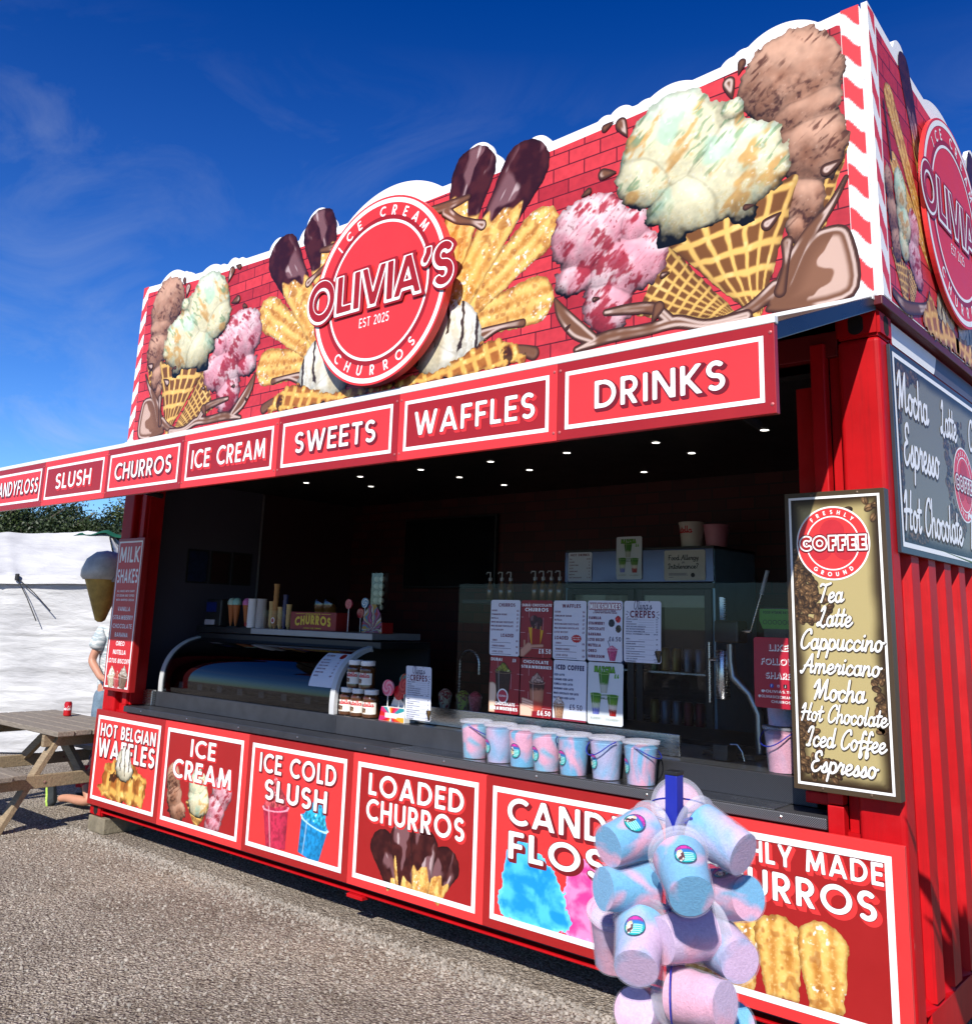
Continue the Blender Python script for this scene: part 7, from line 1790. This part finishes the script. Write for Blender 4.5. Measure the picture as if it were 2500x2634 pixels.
MB().lathe([(.024, .001), (.033, .009), (.033, .105), (.026, .120), (.0265, .123), (.024, .1235), (.0005, .1200)], 28, c=(-1.04, .235, TZ)).build('can', mat('cola_red', (.55, .012, .015), .25, metal=.35), t, smooth=True)
def wrap(P, layer):
    a = -math.pi / 2 + .7 + P[:, :1] / .033; r_ = .0334 + layer
    return np.concatenate([-1.04 + r_ * np.cos(a), .235 + r_ * np.sin(a), TZ + P[:, 1:2]], 1)
letters('lettering', Frame((0, 0, 0), (1, 0, 0), (0, 0, 1), wrap), .0002, text2d('Coca-Cola', 0, .055, .034, .06, style='script', width=.075, shear=.2, res=16), t, V_WHT, alt=.0001)

# ---------------------------------------------------------------- white market tent behind the table
def canvas_mat():
    m = bpy.data.materials.new('white_tent_canvas'); m.use_nodes = True; n = m.node_tree; b = n.nodes['Principled BSDF']
    b.inputs['Roughness'].default_value = .6; b.inputs['Specular IOR Level'].default_value = .3
    t_ = n.nodes.new('ShaderNodeTexCoord'); no = n.nodes.new('ShaderNodeTexNoise'); no.inputs['Scale'].default_value = 1.4; no.inputs['Detail'].default_value = 7
    r_ = n.nodes.new('ShaderNodeValToRGB'); r_.color_ramp.elements[0].position = .3; r_.color_ramp.elements[0].color = (.36, .36, .37, 1); r_.color_ramp.elements[1].position = .6; r_.color_ramp.elements[1].color = (.52, .52, .52, 1)
    n.links.new(t_.outputs['Object'], no.inputs[0]); n.links.new(no.outputs['Fac'], r_.inputs[0]); n.links.new(r_.outputs[0], b.inputs['Base Color'])
    w_ = n.nodes.new('ShaderNodeTexNoise'); w_.inputs['Scale'].default_value = 3.2; w_.inputs['Detail'].default_value = 7; w_.inputs['Distortion'].default_value = .25; wm = n.nodes.new('ShaderNodeMapping'); wm.inputs['Scale'].default_value = (.8, .8, 3.2); n.links.new(t_.outputs['Object'], wm.inputs[0]); n.links.new(wm.outputs[0], w_.inputs[0])
    bu = n.nodes.new('ShaderNodeBump'); bu.inputs['Strength'].default_value = .55; bu.inputs['Distance'].default_value = .05; n.links.new(w_.outputs['Fac'], bu.inputs['Height']); n.links.new(bu.outputs[0], b.inputs['Normal'])
    return m
CANV = canvas_mat()
T_ = thing('market_tent', 'white canvas market tent with a green ridge trim behind the picnic table', 'tent', (-3.38, 1.87, 0))
EZ = 2.02
def TL(s_, t_, z): return np.stack([-3.38 - .722 * s_ - .692 * t_, 1.87 - .692 * s_ + .722 * t_, z], 1)    # along the wall to the left, and back
def cloth(name, fn, nu, nv, m, parent):
    us = np.linspace(0, 1, nu); vs_ = np.linspace(0, 1, nv); U_, V_ = np.meshgrid(us, vs_)
    P = fn(U_.ravel(), V_.ravel()); i = np.arange(nu * nv).reshape(nv, nu)
    q = np.stack([i[:-1, :-1].ravel(), i[:-1, 1:].ravel(), i[1:, 1:].ravel(), i[1:, :-1].ravel()], 1)
    g = MB(); g.add(P.tolist(), q.tolist()); return g.build(name, m, parent, smooth=True, angle=70)
def wall_fn(u, v):
    s_ = u * 7.0; z = .02 + v * (EZ - .04)
    fold = .045 * (fbm(s_ * .8 + z * .5, z * 4.6, 5, 4) - .5) * (1.25 - v) + .016 * np.abs(np.sin(z * 8.2 + 1.1 * np.sin(s_ * 1.3) + .8 * fbm(s_ * 2, z * 2, 3, 2))) ** .5 * sst(.85, .45, v)
    seam = .012 * sst(.03, 0, np.abs(z - 1.32)) + .014 * sst(.03, .0, np.abs((s_ + .25) % 1.15 - .5)) + .012 * sst(.03, 0, np.abs(z - .46))
    belly = .10 * np.sin(np.pi * v) * (.4 + .6 * np.sin(s_ * 1.35 + .5) ** 2)
    return TL(s_, fold + seam + belly * .6, z)
cloth('side_wall', wall_fn, 180, 110, CANV, T_)
PS, PT, PZ = .76, 1.43, 2.69
def roof_fn(u, v):
    s_ = (u * 7.0) * (1 - v) + (PS + u * (7.0 - PS)) * v; t_ = PT * v; z = EZ * (1 - v) + (PZ - .06 * sst(0, .3, u)) * v
    ray_ = np.arctan2(s_ - 1.22, t_ + .12)                         # folds fan out from the strap on the eave
    fold = .030 * np.abs(np.sin(ray_ * 5.0 + .6)) ** .6 + .035 * (fbm(s_ * 2.2, t_ * 3, 8, 4) - .5)
    return TL(s_, t_, z - .10 * np.sin(np.pi * v) * (.5 + .5 * np.sin(s_ * 1.9)) - fold)
cloth('roof', roof_fn, 160, 44, CANV, T_)
def hip_fn(u, v):
    t_ = (u * 2.9) * (1 - v) + PT * v; s_ = -.03 * (1 - v) + PS * v; z = EZ * (1 - v) + PZ * v
    return TL(s_, t_, z - .08 * np.sin(np.pi * v) - .02 * np.abs(np.sin(u * 11)))
cloth('hip', hip_fn, 50, 24, CANV, T_)
cloth('end_wall', lambda u, v: TL(.01 + .02 * np.sin(u * 14), u * 2.85, .02 + v * (EZ - .05)), 60, 30, CANV, T_)
cloth('valance', lambda u, v: TL(-.03 + u * 7.0, -.035 - .02 * v + .010 * np.sin(u * 46), EZ + .012 - v * .10 + .012 * np.sin(u * 23)), 160, 5, CANV, T_)
GRNC = mat('green_trim_cloth', (.004, .075, .035), .6)
def strip(s0, s1, t0, t1, w_):
    def fn(u, v):
        s_ = s0 + (s1 - s0) * u; t_ = t0 + (t1 - t0) * u + (v - .5) * w_
        return TL(s_, t_, PZ + .012 - .28 * np.abs(s_ - PS) * (s_ < PS) - .12 * np.abs(s_ - PS) * (s_ > PS) - .42 * np.abs(t_ - PT) + .012 * np.sin(u * 20))
    return fn
cloth('ridge_trim', strip(PS + .42, PS - .55, PT, PT, .22), 24, 5, GRNC, T_)
for s_ in (.02, 2.4, 4.8, 6.9):
    q = TL(np.array([s_]), np.array([.07]), np.array([0.]))[0]
    MB().tube([(q[0], q[1], 0), (q[0], q[1], EZ)], .020).build('leg', mat('tent_pole', (.30, .30, .31), .4, metal=.6), T_)
DKS = mat('dark_strap_and_shadow', (.02, .02, .02), .7)
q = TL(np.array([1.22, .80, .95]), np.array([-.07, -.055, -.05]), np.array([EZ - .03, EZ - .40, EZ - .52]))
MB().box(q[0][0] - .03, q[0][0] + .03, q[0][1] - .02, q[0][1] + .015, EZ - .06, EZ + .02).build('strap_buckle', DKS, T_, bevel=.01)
for k in (1, 2): MB().tube([q[0], (q[0] + q[k]) / 2 + np.array((0, 0, .02)), q[k]], .006, 6).build('strap_shadow', DKS, T_)  # thin dark tubes standing in for the shadows of the straps

# ---------------------------------------------------------------- giant cone sign behind the board
t = thing('giant_cone', 'giant dirty white ice cream cone figure on an added kiosk-end bracket behind the milkshake board', 'cone figure', (-.30, .06, 1.55))  # cone moved nearer along its line of sight and shrunk; bracket added as support
cz = 1.555
MB().lathe([(.016, 0), (.04, .016), (.152, .345), (.156, .357)], 30, c=(-.30, .06, cz)).build('wafer_cone', mat('giant_wafer', (.40, .27, .06), .6, var=.25, scale=7, bump=.7, bscale=14), t, smooth=True)
MB().lathe([(.168, 0), (.188, .025), (.19, .08), (.163, .165), (.09, .225), (.0005, .242)], 30, c=(-.30, .06, cz + .345)).build('scoop', mat('giant_scoop', (.55, .55, .50), .5, var=.28, scale=4), t, smooth=True)
MB().box(-.14, -.001, .04, .08, 1.88, 1.92).build('bracket', mat('tent_pole', (0, 0, 0)), t)

# ---------------------------------------------------------------- people
def skin_body(name, joints, edges, radii, m, parent, root=0, lv=2):
    me = bpy.data.meshes.new(name); w = wl(parent)
    me.from_pydata([tuple(Vector(j) - Vector(w)) for j in joints], edges, []); o = bpy.data.objects.new(name, me); finish(o, m, parent)
    sk = o.modifiers.new('skin', 'SKIN'); sk.use_smooth_shade = True
    for i, r_ in enumerate(radii):
        v = me.skin_vertices[0].data[i]; v.radius = (r_, r_) if not isinstance(r_, tuple) else r_; v.use_root = (i == root)
    sb_ = o.modifiers.new('sub', 'SUBSURF'); sb_.levels = lv; sb_.render_levels = lv
    return o
SKINM = mat('skin', (.46, .22, .14), .5, var=.05)
def camo(name, a, b, sc):
    m = bpy.data.materials.new(name); m.use_nodes = True; n = m.node_tree; bs = n.nodes['Principled BSDF']; t_ = n.nodes.new('ShaderNodeTexCoord'); no = n.nodes.new('ShaderNodeTexNoise')
    ma = n.nodes.new('ShaderNodeMapping'); ma.inputs['Scale'].default_value = sc; n.links.new(t_.outputs['Object'], ma.inputs[0]); n.links.new(ma.outputs[0], no.inputs[0]); no.inputs['Scale'].default_value = 14; no.inputs['Detail'].default_value = 6
    r_ = n.nodes.new('ShaderNodeValToRGB'); r_.color_ramp.elements[0].position = .42; r_.color_ramp.elements[0].color = (*a, 1); r_.color_ramp.elements[1].position = .58; r_.color_ramp.elements[1].color = (*b, 1)
    n.links.new(no.outputs['Fac'], r_.inputs[0]); n.links.new(r_.outputs[0], bs.inputs['Base Color']); bs.inputs['Roughness'].default_value = .85
    return m
HX, HY = -2.10, 1.20
t = thing('person', 'person in a grey flecked T-shirt and blue-grey shorts standing behind the milkshake board', 'person', (HX, HY, 0))
def J(x, y, z): return (HX + x, HY + y, z)
# faces +X, side on to the camera: one body surface from feet to head
jt = [J(0, 0, .93), J(-.01, 0, 1.10), J(-.02, 0, 1.28), J(-.03, 0, 1.44), J(-.005, 0, 1.53), J(.02, 0, 1.60), J(.03, 0, 1.69), J(.02, 0, 1.75),
      J(-.02, -.17, 1.41), J(-.06, -.24, 1.14), J(.12, -.22, .99), J(.21, -.20, .965),
      J(-.02, .17, 1.41), J(-.04, .24, 1.14), J(.14, .20, 1.0), J(.23, .18, .98),
      J(.0, -.10, .86), J(.01, -.11, .50), J(-.03, -.11, .10), J(-.04, -.11, .04), J(.14, -.12, .035),
      J(.0, .10, .86), J(.03, .11, .50), J(.0, .11, .10), J(-.01, .11, .04), J(.17, .12, .035)]
ed = [(0, 1), (1, 2), (2, 3), (3, 4), (4, 5), (5, 6), (6, 7), (3, 8), (8, 9), (9, 10), (10, 11), (3, 12), (12, 13), (13, 14), (14, 15), (0, 16), (16, 17), (17, 18), (18, 19), (19, 20), (0, 21), (21, 22), (22, 23), (23, 24), (24, 25)]
rd = [.12, .115, .12, .095, .056, .085, .098, .07, .048, .044, .034, .028, .048, .044, .034, .028, .085, .058, .040, .042, .032, .085, .058, .040, .042, .032]
skin_body('body', jt, ed, rd, SKINM, t)
def fingers(hand, fwd, side, up, parent):
    hand, fwd, side, up = Vector(hand), Vector(fwd), Vector(side), Vector(up)
    for k, (o_, L_) in enumerate(((-.024, .070), (-.008, .080), (.008, .076), (.022, .060))):
        a = hand + side * o_ + fwd * .02
        skin_body('finger', [a, a + fwd * L_ * .45, a + fwd * L_ * .8 - up * .012, a + fwd * L_ * .95 - up * .03], [(0, 1), (1, 2), (2, 3)], [.010, .009, .0085, .0075], SKINM, parent, lv=1)
    a = hand - side * .022
    skin_body('thumb', [a, a - side * .022 + fwd * .02, a - side * .026 + fwd * .05], [(0, 1), (1, 2)], [.012, .010, .008], SKINM, parent, lv=1)
fingers(jt[11], (.9, .1, -.25), (0, 1, 0), (0, 0, 1), t); fingers(jt[15], (.9, -.1, -.25), (0, -1, 0), (0, 0, 1), t)
SHIRT = camo('grey_flecked_jersey', (.30, .36, .38), (.60, .63, .62), (1, 1, 4.0))
skin_body('t_shirt', [J(0, 0, .72), J(-.005, 0, 1.0), J(-.015, 0, 1.2), J(-.03, 0, 1.40), J(-.01, 0, 1.475), J(-.02, -.16, 1.42), J(-.045, -.235, 1.24), J(-.02, .16, 1.42), J(-.035, .235, 1.24)], [(0, 1), (1, 2), (2, 3), (3, 4), (3, 5), (5, 6), (3, 7), (7, 8)], [.185, .172, .172, .160, .085, .100, .082, .100, .082], SHIRT, t)
skin_body('shorts', [J(0, 0, .90), J(0, 0, .80), J(.0, -.105, .72), J(.01, -.112, .48), J(.0, .105, .72), J(.025, .112, .48)], [(0, 1), (1, 2), (2, 3), (1, 4), (4, 5)], [.158, .15, .112, .10, .112, .10], mat('blue_grey_shorts', (.13, .19, .25), .8, var=.2, scale=20), t)
skin_body('hair', [J(-.02, 0, 1.70), J(.0, 0, 1.775), J(.06, 0, 1.77)], [(0, 1), (1, 2)], [.095, .088, .06], mat('dark_brown_hair', (.035, .02, .012), .7, bump=.6, bscale=60), t)
HEADP = [(.105, 1.655)]
g = MB(); g.lathe([(.0005, -.012), (.010, -.006), (.014, .008), (.004, .03), (.0005, .031)], 10, c=(HX + .125, HY, 1.645)); g.build('nose', SKINM, t, smooth=True)
for s_ in (-1, 1):
    MB().lathe([(.0005, -.010), (.010, 0), (.0005, .010)], 10, c=(HX + .112, HY + s_ * .032, 1.69)).build('eye', mat('eye_dark', (.02, .015, .012), .2), t, smooth=True)
    MB().lathe([(.0005, -.028), (.012, -.01), (.014, .01), (.0005, .03)], 10, c=(HX + .015, HY + s_ * .098, 1.67)).build('ear', SKINM, t, smooth=True)
    MB().box(HX - .09, HX + .16, HY + s_ * .115 - .045, HY + s_ * .115 + .045, 0, .075).build('shoe', mat('dark_shoe', (.03, .03, .035), .6), t, bevel=.025, seg=3)
MB().box(HX + .110, HX + .1215, HY - .022, HY + .022, 1.607, 1.614).build('mouth', mat('lip', (.34, .12, .10), .5), t)

# child kneeling under the table
CX, CY = -.86, .42
t = thing('person', 'child in red shorts and lime-soled trainers kneeling under the picnic table', 'person', (CX, CY, 0))
def J2(x, y, z): return (CX + x, CY + y, z)
j2 = [J2(.0, .02, .30), J2(.10, .05, .40), J2(.20, .08, .50), J2(.27, .10, .56), J2(.33, .12, .60), J2(.38, .13, .64),
      J2(.20, -.03, .50), J2(.32, -.06, .36), J2(.42, -.04, .22), J2(.47, -.03, .19), J2(.18, .18, .50), J2(.30, .22, .36), J2(.41, .20, .22), J2(.46, .19, .19),
      J2(.06, -.05, .24), J2(.22, -.10, .07), J2(-.07, -.16, .075), J2(-.15, -.19, .06), J2(.06, .11, .24), J2(.24, .14, .07), J2(-.04, .10, .09), J2(-.10, .08, .07)]
e2 = [(0, 1), (1, 2), (2, 3), (3, 4), (4, 5), (2, 6), (6, 7), (7, 8), (8, 9), (2, 10), (10, 11), (11, 12), (12, 13), (0, 14), (14, 15), (15, 16), (16, 17), (0, 18), (18, 19), (19, 20), (20, 21)]
r2_ = [.095, .088, .085, .04, .068, .07, .040, .030, .022, .020, .040, .030, .022, .020, .068, .046, .034, .030, .068, .046, .034, .030]
skin_body('body', j2, e2, r2_, SKINM, t)
fingers(j2[9], (.8, 0, -.5), (0, .8, 0), (0, 0, .8), t); fingers(j2[13], (.8, 0, -.5), (0, -.8, 0), (0, 0, .8), t)
skin_body('shorts', [J2(-.02, .02, .31), J2(.06, -.045, .25), J2(.15, -.078, .15), J2(.06, .105, .25), J2(.16, .13, .15)], [(0, 1), (1, 2), (0, 3), (3, 4)], [.115, .088, .068, .088, .068], mat('red_shorts', (.38, .012, .03), .8), t)
skin_body('t_shirt', [J2(-.01, .02, .33), J2(.10, .05, .42), J2(.20, .08, .51), J2(.21, -.03, .50), J2(.28, -.055, .42), J2(.19, .18, .50), J2(.26, .21, .42)], [(0, 1), (1, 2), (2, 3), (3, 4), (2, 5), (5, 6)], [.112, .105, .098, .052, .045, .052, .045], mat('navy_shirt', (.02, .025, .06), .85), t)
skin_body('hair', [J2(.34, .12, .64), J2(.38, .13, .69), J2(.43, .14, .68)], [(0, 1), (1, 2)], [.07, .066, .04], mat('dark_brown_hair', (0, 0, 0)), t)
LIME = mat('lime_sole', (.42, .62, .10), .6, bump=.8, bscale=70); SHO = mat('dark_trainer', (.02, .025, .028), .7)
def shoe(a, d, upv):
    a = Vector(a); d = Vector(d).normalized(); u = (Vector(upv) - d * d.dot(Vector(upv))).normalized(); s_ = d.cross(u)
    M_ = Matrix((d, s_, u)).transposed().to_4x4(); M_.translation = a
    pr = [(-.085, .026), (-.07, .034), (0, .034), (.06, .042), (.10, .038), (.118, .018)]
    pl = [(x, w_) for x, w_ in pr] + [(x, -w_) for x, w_ in reversed(pr)]; n = len(pl)
    for nm, z0, z1, m_, sc in (('sole', 0, .022, LIME, 1.0), ('upper', .0225, .075, SHO, .9)):
        g = MB(); lo = [M_ @ Vector((x, y, z0)) for x, y in pl]; hi = [M_ @ Vector((x * (1 if nm == 'sole' else .8) - (0 if nm == 'sole' else .012), y * sc * (1 if nm == 'sole' else .62), z1)) for x, y in pl]
        g.add(lo + hi, [tuple(reversed(range(n))), tuple(range(n, 2 * n))] + [(i, (i + 1) % n, n + (i + 1) % n, n + i) for i in range(n)]); g.build(nm, m_, t, bevel=.006)
shoe(J2(-.235, -.24, .10), (.08, .12, -1), (1, .35, 0)); shoe(J2(-.10, .02, .012), (-.3, -.9, 0.1), (0, 0, 1))

# unseen palm lily added to throw a shadow on the end wall
t = thing('added_shadow_plant', 'unseen potted palm lily added to shade the kiosk end wall', 'added shadow plant', (6.84, -1.02, 0))
px_, py_ = 6.84, -1.02
MB().lathe([(.13, 0), (.18, .32), (.195, .33), (.195, .37), (.175, .37), (.17, .33), (.0005, .33)], 28, c=(px_, py_, 0)).build('pot', mat('terracotta', (.36, .14, .07), .8), t, smooth=True)
rng = random.Random(4); g = MB()
MB().tube([(px_, py_, .3), (px_ + .01, py_, 1.1), (px_, py_ + .01, 1.72)], [.035, .028, .022], 10).build('stem', mat('plant_stem', (.12, .08, .05), .8), t)
for k in range(40):
    a = rng.random() * 6.283; el = rng.uniform(.75, 1.45); L_ = rng.uniform(.34, .52); w_ = rng.uniform(.028, .042)
    d = Vector((math.cos(a) * math.cos(el), math.sin(a) * math.cos(el), math.sin(el))); s_ = Vector((-math.sin(a), math.cos(a), 0)); b0 = Vector((px_, py_, 1.66 + rng.uniform(-.08, .05)))
    pts = [b0 + d * L_ * q - Vector((0, 0, .25 * L_ * q * q)) for q in (0, .35, .7, 1)]
    for i, ww in enumerate((.5, 1, .7)):
        w2 = (1, .7, .05)[i] * w_; g.add([pts[i] - s_ * w_ * ww, pts[i] + s_ * w_ * ww, pts[i + 1] + s_ * w2, pts[i + 1] - s_ * w2], [(0, 1, 2, 3)])
g.build('foliage', mat('palm_lily_leaf', (.05, .11, .03), .5, var=.2), t)

# ---------------------------------------------------------------- trees beyond the tent
LEAF = []
for k, c in enumerate(((.013, .026, .006), (.022, .040, .009), (.042, .066, .014), (.006, .013, .004))):
    LEAF.append(mat('leaf_green_%s' % ('deep', 'mid', 'light', 'dark')[k], c, .55, var=.15, scale=1.5))
BARK = mat('bark', (.07, .055, .04), .9, bump=.6, bscale=10)
def tree(x, y, h, w, seed, label):
    rng = np.random.default_rng(seed); t = thing('tree', label, 'tree', (x, y, 0), 'trees beyond the tent')
    g = MB(); g.tube([(x, y, 0), (x + .1, y, h * .3), (x - .1, y + .1, h * .62), (x, y, h * .85)], [.3, .24, .13, .04], 10)
    for k in range(9):
        a = k * 2.4; z = h * (.28 + .06 * k); g.tube([(x, y, z), (x + math.cos(a) * w * .3, y + math.sin(a) * w * .3, z + h * .12), (x + math.cos(a) * w * .46, y + math.sin(a) * w * .46, z + h * .18)], [.10, .06, .02], 6)
    g.build('trunk', BARK, t, smooth=True)
    nb = 64; cl = rng.normal(size=(nb, 3)); cl /= np.linalg.norm(cl, axis=1)[:, None]
    rad = rng.uniform(.35, 1.0, nb)[:, None] ** .5; C_ = cl * rad * np.array([w / 2, w / 2, h * .40]); C_[:, 2] += h * .58; C_ = C_[C_[:, 2] > h * .15]; nb = len(C_)
    nl = 520; P = np.repeat(C_, nl, 0) + rng.normal(size=(nb * nl, 3)) * np.array([w * .07, w * .07, h * .055])
    n = len(P); A = rng.normal(size=(n, 3)); A /= np.linalg.norm(A, axis=1)[:, None]; B_ = np.cross(A, rng.normal(size=(n, 3))); B_ /= np.linalg.norm(B_, axis=1)[:, None]
    s_ = rng.uniform(.05, .10, n)[:, None]; V = np.stack([P - A * s_, P + B_ * s_ * .55, P + A * s_, P - B_ * s_ * .55], 1).reshape(-1, 3)
    me = bpy.data.meshes.new('crown'); me.vertices.add(len(V)); me.vertices.foreach_set('co', V.ravel()); me.loops.add(4 * n); me.polygons.add(n)
    me.loops.foreach_set('vertex_index', np.arange(4 * n)); me.polygons.foreach_set('loop_start', np.arange(n) * 4); me.polygons.foreach_set('use_smooth', np.zeros(n, bool)); me.update(calc_edges=True)
    o = bpy.data.objects.new('crown', me); finish(o, LEAF, t)
    me.polygons.foreach_set('material_index', np.clip(np.repeat(rng.integers(0, 3, nb), nl) + (rng.random(n) < .2) * rng.integers(-1, 2, n), 0, 3).astype(np.int32))
for k, (x, y, h, w, lb) in enumerate(((-41.1, 14.4, 7.0, 5.6, 'broad dark tree at the far left beyond the tent'), (-39.7, 15.9, 6.8, 4.6, 'bushy green tree over the left of the tent roof'), (-38.4, 16.9, 6.6, 4.2, 'tall tree over the middle of the tent roof'), (-37.6, 17.7, 5.8, 3.2, 'low tree in the dip left of the tent peak'), (-36.2, 18.7, 6.5, 4.0, 'rounded tree above the tent peak beside the kiosk'), (-34.6, 20.6, 6.2, 4.6, 'tree mostly hidden behind the kiosk'))):
    tree(x, y, h, w, 20 + k, lb)
